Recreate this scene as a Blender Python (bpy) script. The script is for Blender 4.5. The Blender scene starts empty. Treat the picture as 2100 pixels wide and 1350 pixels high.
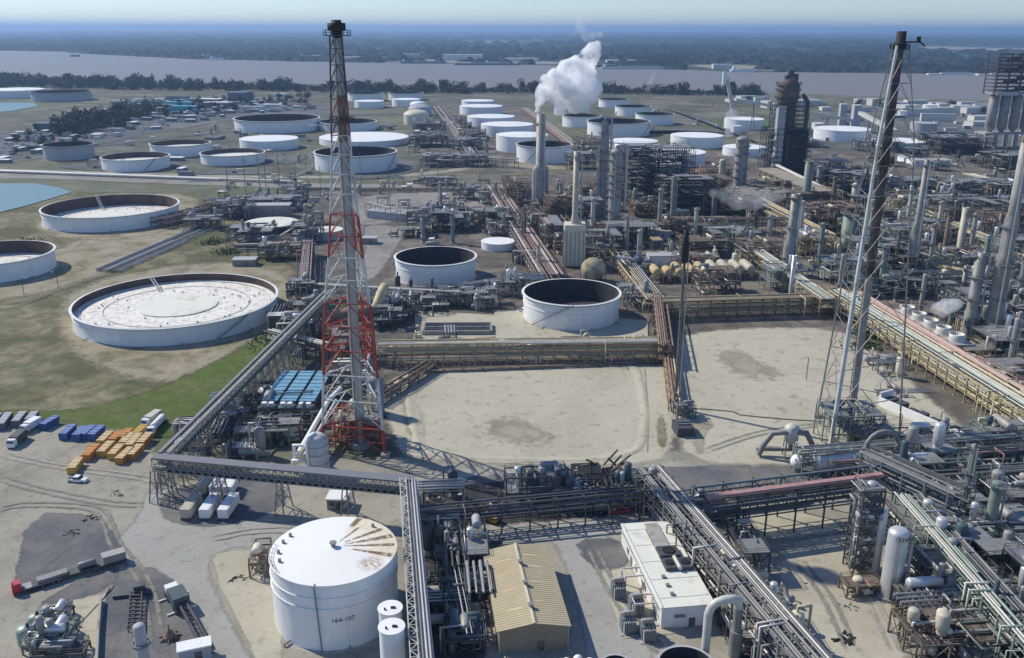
import bpy, math, random
from math import sin, cos, tan, atan, atan2, sqrt, pi, radians, hypot
from mathutils import Vector, Matrix
S = bpy.context.scene
# ---------------------------------------------------------------- camera
FOC = 1840.0; CAM_Z = 120.0; PITCH = atan(615/FOC)      # photo pixels (2100 wide)
cam = bpy.data.objects.new('camera', bpy.data.cameras.new('camera'))
S.collection.objects.link(cam); S.camera = cam
cam.location = (0, 0, CAM_Z); cam.rotation_euler = (pi/2 - PITCH, radians(-0.15), 0)
cam.data.sensor_width = 36; cam.data.lens = FOC/2100*36
cam.data.clip_start = 1; cam.data.clip_end = 150000
# ---------------------------------------------------------------- world, sun, exposure
SUN_EL = radians(41); SUN_AZ = radians(60)               # azimuth from +Y towards -X
w = bpy.data.worlds.new('World'); S.world = w; w.use_nodes = True
sky = w.node_tree.nodes.new('ShaderNodeTexSky'); sky.sky_type = 'NISHITA'
sky.sun_disc = False; sky.sun_elevation = SUN_EL; sky.sun_rotation = -SUN_AZ
sky.air_density = 1.0; sky.dust_density = 0.1; sky.ozone_density = 4
bg = w.node_tree.nodes['Background']; bg.inputs[1].default_value = 0.125
tn = w.node_tree.nodes.new('ShaderNodeMix'); tn.data_type = 'RGBA'; tn.blend_type = 'MULTIPLY'; tn.inputs[0].default_value = 1
tn.inputs[7].default_value = (.86, .96, 1.13, 1); w.node_tree.links.new(sky.outputs[0], tn.inputs[6]); w.node_tree.links.new(tn.outputs[2], bg.inputs[0])
sl = bpy.data.lights.new('sun', 'SUN'); sl.energy = 4.5; sl.angle = radians(0.5); sl.color = (1, 0.93, 0.80)
sun = bpy.data.objects.new('sun', sl); S.collection.objects.link(sun)
sd = Vector((-sin(SUN_AZ)*cos(SUN_EL), cos(SUN_AZ)*cos(SUN_EL), sin(SUN_EL)))
sun.rotation_euler = (-sd).to_track_quat('-Z', 'Y').to_euler(); sun.location = sd*400
S.view_settings.view_transform = 'Standard'; S.view_settings.look = 'None'
S.view_settings.exposure = 0.0; S.view_settings.gamma = 1; S.view_settings.use_curve_mapping = False
S.cycles.max_bounces = 18; S.cycles.volume_bounces = 18; S.cycles.diffuse_bounces = 3; S.cycles.glossy_bounces = 2
S.cycles.volume_step_rate = 4.0; S.cycles.use_denoising = True
HAZE_C=(.38,.57,.86,1); HAZE_D=8e-5
random.seed(7)
R = random.Random(11)
# ---------------------------------------------------------------- pixel -> ground
def G(u, v, z=0.0):
    dx = (u-1050)/FOC; dz = -(v-675)/FOC
    y = cos(PITCH)+dz*sin(PITCH); zz = -sin(PITCH)+dz*cos(PITCH)
    t = (z-CAM_Z)/zz
    return Vector((dx*t, y*t, z))
def PX(x, y, z):
    d = y*cos(PITCH)-(z-CAM_Z)*sin(PITCH); q = y*sin(PITCH)+(z-CAM_Z)*cos(PITCH)
    return 1050+FOC*x/d, 675-FOC*q/d
def depth(x, y, z): return y*cos(PITCH)-(z-CAM_Z)*sin(PITCH)
def ZV(y, v):                                              # height at distance y seen on row v
    a = PITCH+atan((v-675)/FOC)
    return CAM_Z - y*tan(a)
# ---------------------------------------------------------------- mesh builder
class MB:
    def __init__(s): s.v=[]; s.f=[]; s.sm=[]; s.mi=[]; s.m=0
    def add(s, vs, fs, smooth=False):
        o=len(s.v); s.v+=[tuple(p) for p in vs]
        for f in fs: s.f.append(tuple(i+o for i in f)); s.sm.append(smooth); s.mi.append(s.m)
    def box(s, cx, cy, z0, sx, sy, h, rot=0):
        c,q=cos(rot),sin(rot); P=[]
        for z in (z0, z0+h):
            for a,b in ((-1,-1),(1,-1),(1,1),(-1,1)):
                x=a*sx/2; y=b*sy/2; P.append((cx+x*c-y*q, cy+x*q+y*c, z))
        s.add(P,[(3,2,1,0),(4,5,6,7),(0,1,5,4),(1,2,6,5),(2,3,7,6),(3,0,4,7)])
        return s
    def beam(s, p, q, w, h=None):
        h=h or w; p=Vector(p); q=Vector(q); d=(q-p)
        if d.length<1e-6: return s
        d.normalize(); up=Vector((0,0,1)) if abs(d.z)<.95 else Vector((0,1,0))
        a=d.cross(up).normalized()*w/2; b=a.cross(d).normalized()*h/2
        s.add([p-a-b,p+a-b,p+a+b,p-a+b,q-a-b,q+a-b,q+a+b,q-a+b],[(0,1,2,3),(7,6,5,4),(1,0,4,5),(2,1,5,6),(3,2,6,7),(0,3,7,4)])
        return s
    def tube(s, pts, r, n=8, caps=True):
        pts=[Vector(p) for p in pts]; k=len(pts)
        rs=r if isinstance(r,(list,tuple)) else [r]*k
        T=[]
        for i in range(k):
            a=(pts[i]-pts[i-1]).normalized() if i>0 else None
            b=(pts[i+1]-pts[i]).normalized() if i<k-1 else None
            t=(a+b) if a and b else (a or b)
            T.append(t.normalized() if t.length>1e-6 else (a or b))
        up=Vector((0,0,1)) if abs(T[0].z)<.9 else Vector((1,0,0))
        N=T[0].cross(up).normalized(); V=[]
        for i in range(k):
            N=(N-T[i]*N.dot(T[i])); N=N.normalized() if N.length>1e-6 else T[i].orthogonal().normalized()
            B=T[i].cross(N); sc=1.0
            if 0<i<k-1:
                c=(pts[i]-pts[i-1]).normalized().dot((pts[i+1]-pts[i]).normalized()); sc=min(1.4,1/max(.5,sqrt(max(.01,(1+c)/2))))
            for j in range(n):
                a=2*pi*j/n; V.append(pts[i]+(N*cos(a)+B*sin(a))*rs[i]*(sc if j is not None else 1))
        F=[(i*n+j,(i+1)*n+j,(i+1)*n+(j+1)%n,i*n+(j+1)%n) for i in range(k-1) for j in range(n)]
        s.add(V,F,n>5)
        if caps:
            s.add(V[:n],[tuple(range(n))]); s.add(V[-n:],[tuple(range(n-1,-1,-1))])
        return s
    def cyl(s, x, y, z0, z1, r, n=12, r2=None): return s.lathe([(0,z0),(r,z0),(r if r2 is None else r2,z1),(0,z1)],x,y,n,sharp=True)
    def lathe(s, prof, x=0, y=0, n=24, sharp=False, a0=0, a1=2*pi):
        full=abs(a1-a0-2*pi)<1e-6; m=n if full else n+1
        if sharp:
            for a,b in zip(prof,prof[1:]): s.lathe([a,b],x,y,n,False,a0,a1)
            return s
        V=[];k=len(prof)
        for (r,z) in prof:
            for j in range(m):
                a=a0+(a1-a0)*j/n; V.append((x+r*cos(a),y+r*sin(a),z))
        F=[]
        for i in range(k-1):
            for j in range(n):
                j2=(j+1)%m if full else j+1
                p=(i*m+j,i*m+j2,(i+1)*m+j2,(i+1)*m+j)
                if prof[i][0]<1e-6: p=(p[0],p[2],p[3])
                elif prof[i+1][0]<1e-6: p=(p[0],p[1],p[2])
                F.append(p)
        s.add(V,F,True); return s
    def ball(s,x,y,z,r,n=12,k=7,sz=1): return s.lathe([(r*sin(pi*i/k),z-r*sz*cos(pi*i/k)) for i in range(k+1)],x,y,n)
    def prism(s, poly, z0, z1):
        n=len(poly); V=[(p[0],p[1],z0) for p in poly]+[(p[0],p[1],z1) for p in poly]
        s.add(V,[tuple(range(n-1,-1,-1)),tuple(range(n,2*n))]+[(i,(i+1)%n,n+(i+1)%n,n+i) for i in range(n)]); return s
    def drum(s, p, q, r, n=12):                            # horizontal or vertical vessel with domed ends
        p=Vector(p); q=Vector(q); d=(q-p).normalized(); e=r*.45
        return s.tube([p-d*e,p-d*e*.8,p-d*e*.35,p,q,q+d*e*.35,q+d*e*.8,q+d*e],[r*.05,r*.6,r*.9,r,r,r*.9,r*.6,r*.05],n)
    def rail(s, pts, h=1.1, t=.08, step=2.5, closed=False):
        pts=[Vector(p) for p in pts]; seq=list(zip(pts,pts[1:]))+([(pts[-1],pts[0])] if closed else [])
        for a,b in seq:
            s.beam(a+Vector((0,0,h)),b+Vector((0,0,h)),t); s.beam(a+Vector((0,0,h/2)),b+Vector((0,0,h/2)),t*.8)
            n=max(1,int((b-a).length/step))
            for i in range(n+1):
                c=a.lerp(b,i/n); s.beam(c,c+Vector((0,0,h)),t)
        return s
    def mesh(s, name):
        me=bpy.data.meshes.new(name); me.from_pydata(s.v,[],s.f)
        me.polygons.foreach_set('use_smooth',s.sm); me.polygons.foreach_set('material_index',s.mi); me.update(); return me
C = S.collection
def P(name, mb, mat, parent=None, loc=None, label=None):
    me=mb if isinstance(mb,bpy.types.Mesh) else mb.mesh(name)
    if not isinstance(mb,bpy.types.Mesh):
        for m in (mat if isinstance(mat,(list,tuple)) else [mat]): me.materials.append(m)
    o=bpy.data.objects.new(name,me); C.objects.link(o)
    if parent: o.parent=parent
    if loc: o.location=loc
    if label: o['label']=label
    return o
def tag(o,label,cat,group=None,kind=None):
    if label: o['label']=label
    if cat: o['category']=cat
    if group: o['group']=group
    if kind: o['kind']=kind
    return o
def T(name,label,cat,loc=(0,0,0),rot=0,group=None):
    o=bpy.data.objects.new(name,None); C.objects.link(o); o.location=loc; o.rotation_euler=(0,0,rot); o.empty_display_size=.5
    return tag(o,label,cat,group)
def struct(name,mb,mat): return tag(P(name,mb,mat),None,None,kind='structure')
KIDS={}
def dup(root,loc,rot=0,label=None,group=None,scale=None,kids=None):
    r=root.copy(); C.objects.link(r); r.location=loc; r.rotation_euler=(0,0,rot)
    if scale: r.scale=scale if isinstance(scale,(tuple,list)) else (scale,)*3
    if label: r['label']=label
    if group: r['group']=group
    if root not in KIDS: KIDS[root]=list(root.children_recursive) and [(c,list(c.children)) for c in root.children]
    for c,g in KIDS[root] or []:
        k=c.copy(); C.objects.link(k); k.parent=r
        for d in g: e=d.copy(); C.objects.link(e); e.parent=k
    return r
# ---------------------------------------------------------------- materials
def M(name, col, rough=.75, metal=0.0, var=.25, scale=.6, col2=None, amt=.35, scale2=.12, streak=0, bump=0, world=False, spec=.3):
    m=bpy.data.materials.new(name); m.use_nodes=True; nt=m.node_tree; N=nt.nodes; L=nt.links; b=N['Principled BSDF']
    b.inputs['Roughness'].default_value=rough; b.inputs['Metallic'].default_value=metal; b.inputs['Specular IOR Level'].default_value=spec
    if world: co=N.new('ShaderNodeNewGeometry').outputs['Position']
    else: co=N.new('ShaderNodeTexCoord').outputs['Object']
    def noise(sc,det=4,vec=None):
        n=N.new('ShaderNodeTexNoise'); n.inputs['Scale'].default_value=sc; n.inputs['Detail'].default_value=det; n.inputs['Roughness'].default_value=.6
        L.new(vec or co,n.inputs['Vector']); return n.outputs['Fac']
    def mix(f,a,bb,mode='MIX'):
        x=N.new('ShaderNodeMix'); x.data_type='RGBA'; x.blend_type=mode
        for i,s_ in ((0,f),(6,a),(7,bb)):
            if isinstance(s_,(int,float)): x.inputs[i].default_value=s_
            elif isinstance(s_,(tuple,list)): x.inputs[i].default_value=(*s_[:3],1)
            else: L.new(s_,x.inputs[i])
        return x.outputs[2]
    def rng(s_,a,bb,c=0,d=1):
        x=N.new('ShaderNodeMapRange'); x.inputs[1].default_value=a; x.inputs[2].default_value=bb; x.inputs[3].default_value=c; x.inputs[4].default_value=d; L.new(s_,x.inputs[0]); return x.outputs[0]
    c=mix(rng(noise(scale),.3,.7),tuple(q*(1-var) for q in col),tuple(min(1,q*(1+var)) for q in col))
    if col2: c=mix(rng(noise(scale2,5),.62-amt*.5,.72-amt*.5+.06),c,col2)
    if streak:
        mp=N.new('ShaderNodeMapping'); mp.inputs['Scale'].default_value=(1,1,.06); L.new(co,mp.inputs['Vector'])
        c=mix(rng(noise(1.1,5,mp.outputs[0]),.5,.85,0,streak),c,(.16,.11,.07))
    L.new(c,b.inputs['Base Color'])
    if bump:
        bp=N.new('ShaderNodeBump'); bp.inputs['Strength'].default_value=bump; bp.inputs['Distance'].default_value=.3
        L.new(noise(scale*3,6),bp.inputs['Height']); L.new(bp.outputs[0],b.inputs['Normal'])
    m['_']=1
    return m
MT=dict(
 white=M('white_paint',(.82,.82,.80),.5,var=.06,scale=.25,streak=.22),
 whiteroof=M('white_roof_paint',(.84,.84,.81),.55,var=.05,scale=.3,col2=(.62,.6,.54),amt=.12,scale2=.2),
 cream=M('cream_paint',(.66,.60,.46),.6,var=.1,scale=.3,streak=.2),
 greytank=M('grey_tank_paint',(.42,.42,.43),.6,var=.1,scale=.2,streak=.2),
 mottle=M('dirty_floating_roof',(.82,.79,.71),.7,var=.12,scale=.22,col2=(.50,.46,.38),amt=.27,scale2=.6),
 disc=M('clean_roof_disc',(.74,.73,.64),.7,var=.06,scale=.3,col2=(.5,.5,.33),amt=.1,scale2=.1),
 darkin=M('dark_tank_inside',(.045,.04,.045),.85,var=.3,scale=.2),
 rustin=M('rusty_tank_inside',(.085,.055,.05),.9,var=.3,scale=.15,col2=(.13,.08,.06),amt=.3),
 steel=M('galvanized_steel',(.27,.27,.26),.55,.3,var=.2,scale=.8),
 blacksteel=M('shade_black_steel',(.028,.032,.03),.7,.1,var=.3,scale=.5),  # near black colour carries the shade over the black green units
 barrel=M('yellow_tan_barrel',(.58,.44,.20),.65,var=.15,scale=.4,col2=(.45,.36,.26),amt=.3,scale2=.3),
 dsteel=M('dark_structural_steel',(.085,.088,.092),.6,.2,var=.25,scale=.8),
 bluesteel=M('blue_grey_steel',(.17,.21,.23),.6,.2,var=.2,scale=.5),
 tan=M('tan_steel',(.40,.33,.19),.7,var=.25,scale=.5,col2=(.16,.11,.06),amt=.25,scale2=.6),
 brown=M('rusty_brown_steel',(.19,.155,.12),.8,var=.3,scale=.5,col2=(.07,.05,.04),amt=.3,scale2=.5),
 green=M('green_grey_steel',(.20,.25,.21),.6,.1,var=.2,scale=.5),
 pipe=M('silver_pipe_cladding',(.42,.42,.41),.45,.5,var=.12,scale=.5),
 wpipe=M('pale_pipe_paint',(.56,.54,.48),.5,.1,var=.12,scale=.4),
 tanpipe=M('tan_pipe_paint',(.54,.45,.27),.6,var=.2,scale=.4),
 pinkpipe=M('pink_rust_pipe',(.42,.25,.23),.65,.1,var=.2,scale=.3),
 greypipe=M('grey_pipe_paint',(.24,.235,.225),.55,.2,var=.2,scale=.4),
 dpipe=M('dark_pipe',(.10,.10,.11),.6,.2,var=.25,scale=.5),
 rpipe=M('rust_pipe',(.26,.175,.13),.75,var=.3,scale=.5),
 greenpipe=M('green_grey_pipe',(.30,.36,.31),.5,.3,var=.15,scale=.4),
 concrete=M('concrete',(.40,.38,.34),.9,var=.15,scale=.3,col2=(.25,.24,.22),amt=.25,scale2=.3),
 colgrey=M('grey_vessel_insulation',(.34,.33,.31),.6,.25,var=.15,scale=.3,col2=(.2,.16,.13),amt=.2,scale2=.15,streak=.3),
 colcream=M('cream_vessel_insulation',(.50,.46,.36),.6,.1,var=.12,scale=.3,streak=.25),
 silver=M('silver_vessel',(.68,.68,.67),.38,.45,var=.1,scale=.25),
 mutedred=M('muted_rusty_red',(.26,.10,.075),.6,var=.25,scale=.4),
 red=M('red_tower_paint',(.38,.06,.04),.55,var=.2,scale=.4),
 sphere=M('weathered_sphere_paint',(.45,.40,.26),.7,var=.15,scale=.25,col2=(.22,.17,.10),amt=.3,scale2=.2),
 twhite=M('white_tower_paint',(.60,.60,.57),.55,var=.15,scale=.4,col2=(.30,.22,.17),amt=.14,scale2=.25,streak=.35),
 tgrey=M('grey_stack_steel',(.42,.42,.42),.5,.4,var=.15,scale=.2,streak=.4),
 black=M('burnt_black_steel',(.02,.02,.022),.7,var=.3,scale=.5),
 rust=M('rusted_tower_steel',(.12,.092,.080),.8,.1,var=.35,scale=.35,col2=(.07,.06,.06),amt=.4,scale2=.3),
 glass=M('dark_glass',(.03,.04,.05),.12,var=.1,spec=.6),
 yellow=M('yellow_container_paint',(.56,.36,.07),.55,var=.15,scale=.4,col2=(.3,.17,.05),amt=.15,scale2=.5),
 orange=M('orange_container_paint',(.55,.25,.06),.55,var=.15,scale=.4,col2=(.3,.12,.04),amt=.15,scale2=.5),
 ycover=M('pale_container_cover',(.62,.47,.26),.7,var=.15,scale=.5),
 bluep=M('blue_container_paint',(.06,.11,.30),.5,var=.2,scale=.4),
 bluecover=M('light_blue_cover',(.16,.24,.45),.6,var=.2,scale=.4),
 brightblue=M('bright_blue_machine_paint',(.05,.20,.52),.45,var=.2,scale=.6),
 cyanroof=M('blue_cyan_slats',(.20,.40,.52),.5,.2,var=.12,scale=.3),
 teal=M('turquoise_roofing',(.10,.42,.50),.5,var=.1,scale=.1),
 rubber=M('black_rubber',(.02,.02,.02),.85,var=.2),
 redtruck=M('red_truck_paint',(.45,.03,.04),.4,var=.1,spec=.5),
 whitecar=M('white_vehicle_paint',(.8,.8,.8),.3,var=.03,spec=.5),
 tealmach=M('teal_machine_paint',(.075,.11,.12),.5,var=.2,scale=.5),
 wall=M('pale_building_wall',(.62,.60,.54),.8,var=.08,scale=.3,streak=.15),
 tanflat=M('dusty_tan_flat_roof',(.34,.30,.235),.85,var=.12,scale=.1,col2=(.24,.2,.16),amt=.2,scale2=.08),
 wallbrown=M('brown_metal_siding',(.30,.235,.165),.7,var=.1,scale=.3,streak=.15),
 roofpale=M('pale_yellow_flat_roof',(.74,.74,.64),.8,var=.06,scale=.15,col2=(.55,.54,.46),amt=.1,scale2=.15),
 roofgrey=M('grey_roofing',(.33,.33,.34),.8,var=.15,scale=.1),
 roofdark=M('dark_roofing',(.12,.14,.18),.8,var=.15,scale=.1),
 bark=M('bark',(.10,.075,.05),.9,var=.3),
 leaf=M('tree_foliage',(.040,.058,.036),.9,var=.5,scale=.25),
 leaf2=M('bush_foliage',(.085,.11,.04),.9,var=.5,scale=.4),
 far=M('far_canopy',(.024,.040,.030),.95,var=.6,scale=.003,col2=(.055,.07,.05),amt=.2,scale2=.0012,world=True),
)
# corrugated tan roof: rib shading painted into the colour as light and dark bands
def ribbed(name,c1,c2,sc,axis='X',rough=.6,metal=0.0):
    m=bpy.data.materials.new(name); m.use_nodes=True; nt=m.node_tree; N=nt.nodes; L=nt.links; b=N['Principled BSDF']
    co=N.new('ShaderNodeTexCoord').outputs['Object']; wv=N.new('ShaderNodeTexWave'); wv.bands_direction=axis; wv.inputs['Scale'].default_value=sc; wv.inputs['Distortion'].default_value=.15
    L.new(co,wv.inputs['Vector']); nz=N.new('ShaderNodeTexNoise'); nz.inputs['Scale'].default_value=.35; nz.inputs['Detail'].default_value=5; L.new(co,nz.inputs['Vector'])
    x=N.new('ShaderNodeMix'); x.data_type='RGBA'; x.inputs[6].default_value=(*c1,1); x.inputs[7].default_value=(*c2,1); L.new(nz.outputs['Fac'],x.inputs[0])
    cr_=N.new('ShaderNodeMapRange'); L.new(wv.outputs['Fac'],cr_.inputs[0]); cr_.inputs[3].default_value=.68; cr_.inputs[4].default_value=1.1; vs=N.new('ShaderNodeVectorMath'); vs.operation='SCALE'; L.new(x.outputs[2],vs.inputs[0]); L.new(cr_.outputs[0],vs.inputs['Scale'])
    L.new(vs.outputs[0],b.inputs['Base Color']); b.inputs['Roughness'].default_value=rough; b.inputs['Metallic'].default_value=metal
    bp=N.new('ShaderNodeBump'); bp.inputs['Strength'].default_value=.9; bp.inputs['Distance'].default_value=.12; L.new(wv.outputs['Fac'],bp.inputs['Height']); L.new(bp.outputs[0],b.inputs['Normal'])
    return m
MT['tanroof']=ribbed('tan_corrugated_roof',(.58,.51,.34),(.43,.34,.19),.42,'Y')
MT['ribwhite']=ribbed('white_corrugated_sheet',(.7,.7,.68),(.55,.55,.52),1.2,'X')
MT['deckroof']=ribbed('grey_corrugated_cover',(.30,.30,.32),(.21,.21,.23),1.0,'X')
# ---------------------------------------------------------------- ground materials
def GM(name, cols, sc=(.02,.15,1.2), rough=.95, bump=.3):
    m=bpy.data.materials.new(name); m.use_nodes=True; nt=m.node_tree; N=nt.nodes; L=nt.links; b=N['Principled BSDF']
    b.inputs['Roughness'].default_value=rough; b.inputs['Specular IOR Level'].default_value=.15
    co=N.new('ShaderNodeNewGeometry').outputs['Position']
    def nz(s,d=5):
        n=N.new('ShaderNodeTexNoise'); n.inputs['Scale'].default_value=s; n.inputs['Detail'].default_value=d; n.inputs['Roughness'].default_value=.62; n.inputs['Distortion'].default_value=.6; L.new(co,n.inputs['Vector']); return n.outputs['Fac']
    cur=None
    for i,cc in enumerate(cols[1:]):
        r=N.new('ShaderNodeMapRange'); L.new(nz(sc[min(i,len(sc)-1)]),r.inputs[0]); r.inputs[1].default_value=.44; r.inputs[2].default_value=.60
        x=N.new('ShaderNodeMix'); x.data_type='RGBA'; L.new(r.outputs[0],x.inputs[0])
        if cur is None: x.inputs[6].default_value=(*cols[0],1)
        else: L.new(cur,x.inputs[6])
        x.inputs[7].default_value=(*cc,1); cur=x.outputs[2]
        if i>0: r.inputs[4].default_value=.6
    f=nz(sc[-1]*2,3); r=N.new('ShaderNodeMapRange'); L.new(f,r.inputs[0]); r.inputs[3].default_value=.78; r.inputs[4].default_value=1.2
    x=N.new('ShaderNodeVectorMath'); x.operation='SCALE'; L.new(cur,x.inputs[0]); L.new(r.outputs[0],x.inputs['Scale']); L.new(x.outputs[0],b.inputs['Base Color'])
    at=N.new('ShaderNodeAttribute'); at.attribute_name='edge'; e1=N.new('ShaderNodeMath'); e1.operation='MULTIPLY_ADD'; L.new(nz(sc[-1]*.5,5),e1.inputs[0]); e1.inputs[1].default_value=-1.9; L.new(at.outputs['Fac'],e1.inputs[2])
    e2=N.new('ShaderNodeMapRange'); L.new(e1.outputs[0],e2.inputs[0]); e2.inputs[1].default_value=-.85; e2.inputs[2].default_value=-.05; L.new(e2.outputs[0],b.inputs['Alpha'])
    if bump:
        bp=N.new('ShaderNodeBump'); bp.inputs['Strength'].default_value=bump; bp.inputs['Distance'].default_value=.4; L.new(f,bp.inputs['Height']); L.new(bp.outputs[0],b.inputs['Normal'])
    return m
GR=dict(
 base=GM('mixed_ground',[(.13,.14,.085),(.20,.19,.14),(.11,.13,.065)],(.012,.05,.4)),
 grass=GM('rough_grass',[(.125,.12,.06),(.27,.235,.15),(.085,.10,.042)],(.03,.13,.6)),
 green=GM('bright_grass',[(.10,.145,.035),(.14,.155,.055),(.075,.105,.03)],(.06,.2,1.0)),
 fargreen=GM('far_grass',[(.12,.123,.085),(.21,.195,.155),(.085,.092,.058)],(.009,.022,.1),bump=0),
 darkground=GM('shade_dark_ground',[(.055,.052,.055),(.09,.085,.08),(.035,.035,.038)],(.05,.12,.8)),  # dark ground tone with shade put into the colour
 track=GM('tyre_dirt',[(.27,.26,.225),(.31,.295,.25),(.24,.23,.20)],(.1,.2,.9),bump=0),
 crack=GM('pale_dusty_concrete',[(.40,.385,.34),(.37,.355,.31)],(.1,.2,.9),bump=0),
 farplant=GM('far_plant_ground',[(.13,.135,.13),(.19,.19,.18),(.08,.09,.085)],(.01,.03,.2),bump=0),
 yard=GM('pale_yard_concrete',[(.35,.325,.265),(.255,.235,.19),(.40,.37,.30)],(.022,.06,.6)),
 road=GM('light_road_concrete',[(.36,.355,.32),(.32,.31,.28),(.39,.38,.345)],(.05,.03,.8)),
 asphalt=GM('worn_asphalt',[(.12,.125,.14),(.17,.168,.165),(.23,.22,.19)],(.04,.07,.8)),
 sand=GM('basin_sand',[(.47,.435,.335),(.42,.385,.295),(.50,.465,.365)],(.018,.05,.5),bump=.1),
 sandwet=GM('damp_basin_silt',[(.35,.325,.235),(.39,.36,.27),(.29,.27,.19)],(.05,.12,.6),bump=.1),
 dirt=GM('tan_dirt',[(.33,.29,.205),(.19,.175,.10),(.38,.325,.235)],(.045,.11,.7)),
 plant=GM('oily_plant_ground',[(.14,.125,.105),(.23,.20,.165),(.07,.065,.06)],(.03,.1,.6)),
 plantlight=GM('plant_gravel',[(.28,.265,.24),(.22,.20,.18),(.34,.32,.29)],(.03,.1,.6)),
 brownp=GM('brown_process_ground',[(.19,.17,.145),(.26,.23,.19),(.10,.09,.08)],(.03,.1,.6)),
 red=GM('reddish_dirt',[(.24,.14,.11),(.28,.18,.14),(.2,.12,.1)],(.03,.1,.6)),
)
def water(name,col,rough,bsc,bst):
    m=bpy.data.materials.new(name); m.use_nodes=True; nt=m.node_tree; N=nt.nodes; L=nt.links; b=N['Principled BSDF']
    b.inputs['Base Color'].default_value=(*col,1); b.inputs['Roughness'].default_value=rough; b.inputs['Specular IOR Level'].default_value=.3
    co=N.new('ShaderNodeNewGeometry').outputs['Position']; n=N.new('ShaderNodeTexNoise'); n.inputs['Scale'].default_value=bsc; n.inputs['Detail'].default_value=4; L.new(co,n.inputs['Vector'])
    bp=N.new('ShaderNodeBump'); bp.inputs['Strength'].default_value=bst; bp.inputs['Distance'].default_value=.3; L.new(n.outputs['Fac'],bp.inputs['Height']); L.new(bp.outputs[0],b.inputs['Normal']); return m
WR=water('muddy_river',(.20,.178,.150),.5,.05,.6); WP=water('blue_pond',(.15,.26,.30),.5,.2,.5)
# ================================================================ SETTING
ZN=[0]
SOFT=dict(grass_field=6,bare_dirt=7,grass_verge=3,sand_basin=3,basin_floor=3,plant_ground=5,brown_process_ground=8,reddish_ground=8,gravel_area=6,asphalt_pad=1.2,road=1.4,concrete_apron=.8,sandy_yard=2.5,dirt_road=2.5,tyre_track=.35,yard=3,industrial_yard=14,far_field=25,dark_ground=3)
BLOB=dict(damp_silt=.75,rusty_patch=.6)
from mathutils import noise as MN
def poly(name,pts,mat,z,px=True):
    ZN[0]+=1; z=0.0 if ZN[0]==1 else .06+.006*ZN[0]
    V=[G(*p) if px else Vector((p[0],p[1],0)) for p in pts]; V=[Vector((p.x,p.y)) for p in V]
    ar=sum(V[i-1].x*V[i].y-V[i].x*V[i-1].y for i in range(len(V)))/2
    if ar<0: V.reverse(); ar=-ar
    mb=MB(); sf=SOFT.get(name); k=BLOB.get(name); E=[]
    if sf or k:
        if V[0].y>900 and sf: sf=sf*2.5
        for _ in range(2 if (sf or 9)>1.5 and name!='sand_basin' else 1):
            W=[]
            for i in range(len(V)): a,b=V[i],V[(i+1)%len(V)]; t_=.25; W+=[a.lerp(b,t_),a.lerp(b,1-t_)]
            V=W
        W=[]; st=max(2.5,sqrt(ar)/30)
        for i in range(len(V)):
            a,b=V[i],V[(i+1)%len(V)]; n=max(1,min(60,int((b-a).length/st)))
            W+=[a.lerp(b,j/n) for j in range(n)]
        V=W; n=len(V); c=sum(V,Vector((0,0)))/n; O=[];I=[]
        am=(sf or sqrt(ar)*.12)*.5
        for i in range(n):
            d=(V[(i+1)%n]-V[i-1]); nn=Vector((d.y,-d.x)); nn=nn.normalized() if nn.length>0 else nn
            o=V[i]+nn*am*(MN.noise(Vector((V[i].x*.09,V[i].y*.09,ZN[0])))+.5*MN.noise(Vector((V[i].x*.3,V[i].y*.3,ZN[0])))); O.append(o+nn*(sf*.5 if sf else 0)); I.append(c+(V[i]-c)*(1-k) if k else V[i]-nn*sf*.6)
        mb.add([(q.x,q.y,z) for q in O+I],[(i,(i+1)%n,n+(i+1)%n,n+i) for i in range(n)]+[tuple(range(n,2*n))]); E=[0.0]*n+[1.0]*n
    else: mb.add([(q.x,q.y,z) for q in V],[tuple(range(len(V)))]); E=[1.0]*len(V)
    o=struct(name,mb,mat); at=o.data.attributes.new('edge','FLOAT','POINT'); at.data.foreach_set('value',E)
    return o
poly('ground',[(-70000,-300),(70000,-300),(70000,70000),(-70000,70000)],GR['base'],0,False)
poly('river',[(-900,118),(-300,104),(0,107),(60,107.3),(130,108.5),(165,112),(190,114),(260,115.5),(300,119),(400,123),(520,124.5),(600,128.5),(700,129),(900,131.5),(1050,133),(1250,138),(1400,142),(1500,147),(1750,148.5),(2100,151),(2900,156),(2900,250),(2300,215),(2000,203),(1500,186),(1000,181),(600,176),(300,172),(0,165),(-600,160)],WR,.30)
far=poly('far_bank_land',[(-900,117),(-300,103),(0,106),(60,106.5),(130,107.6),(165,111),(190,113.2),(260,114.5),(300,118),(400,122.2),(520,123.5),(600,127.6),(700,128.2),(900,130.5),(1050,132),(1250,137),(1400,141),(1500,146),(1750,147.5),(2100,150),(2900,155),(6000,61.2),(-4000,61.2)],MT['far'],.6)
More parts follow.
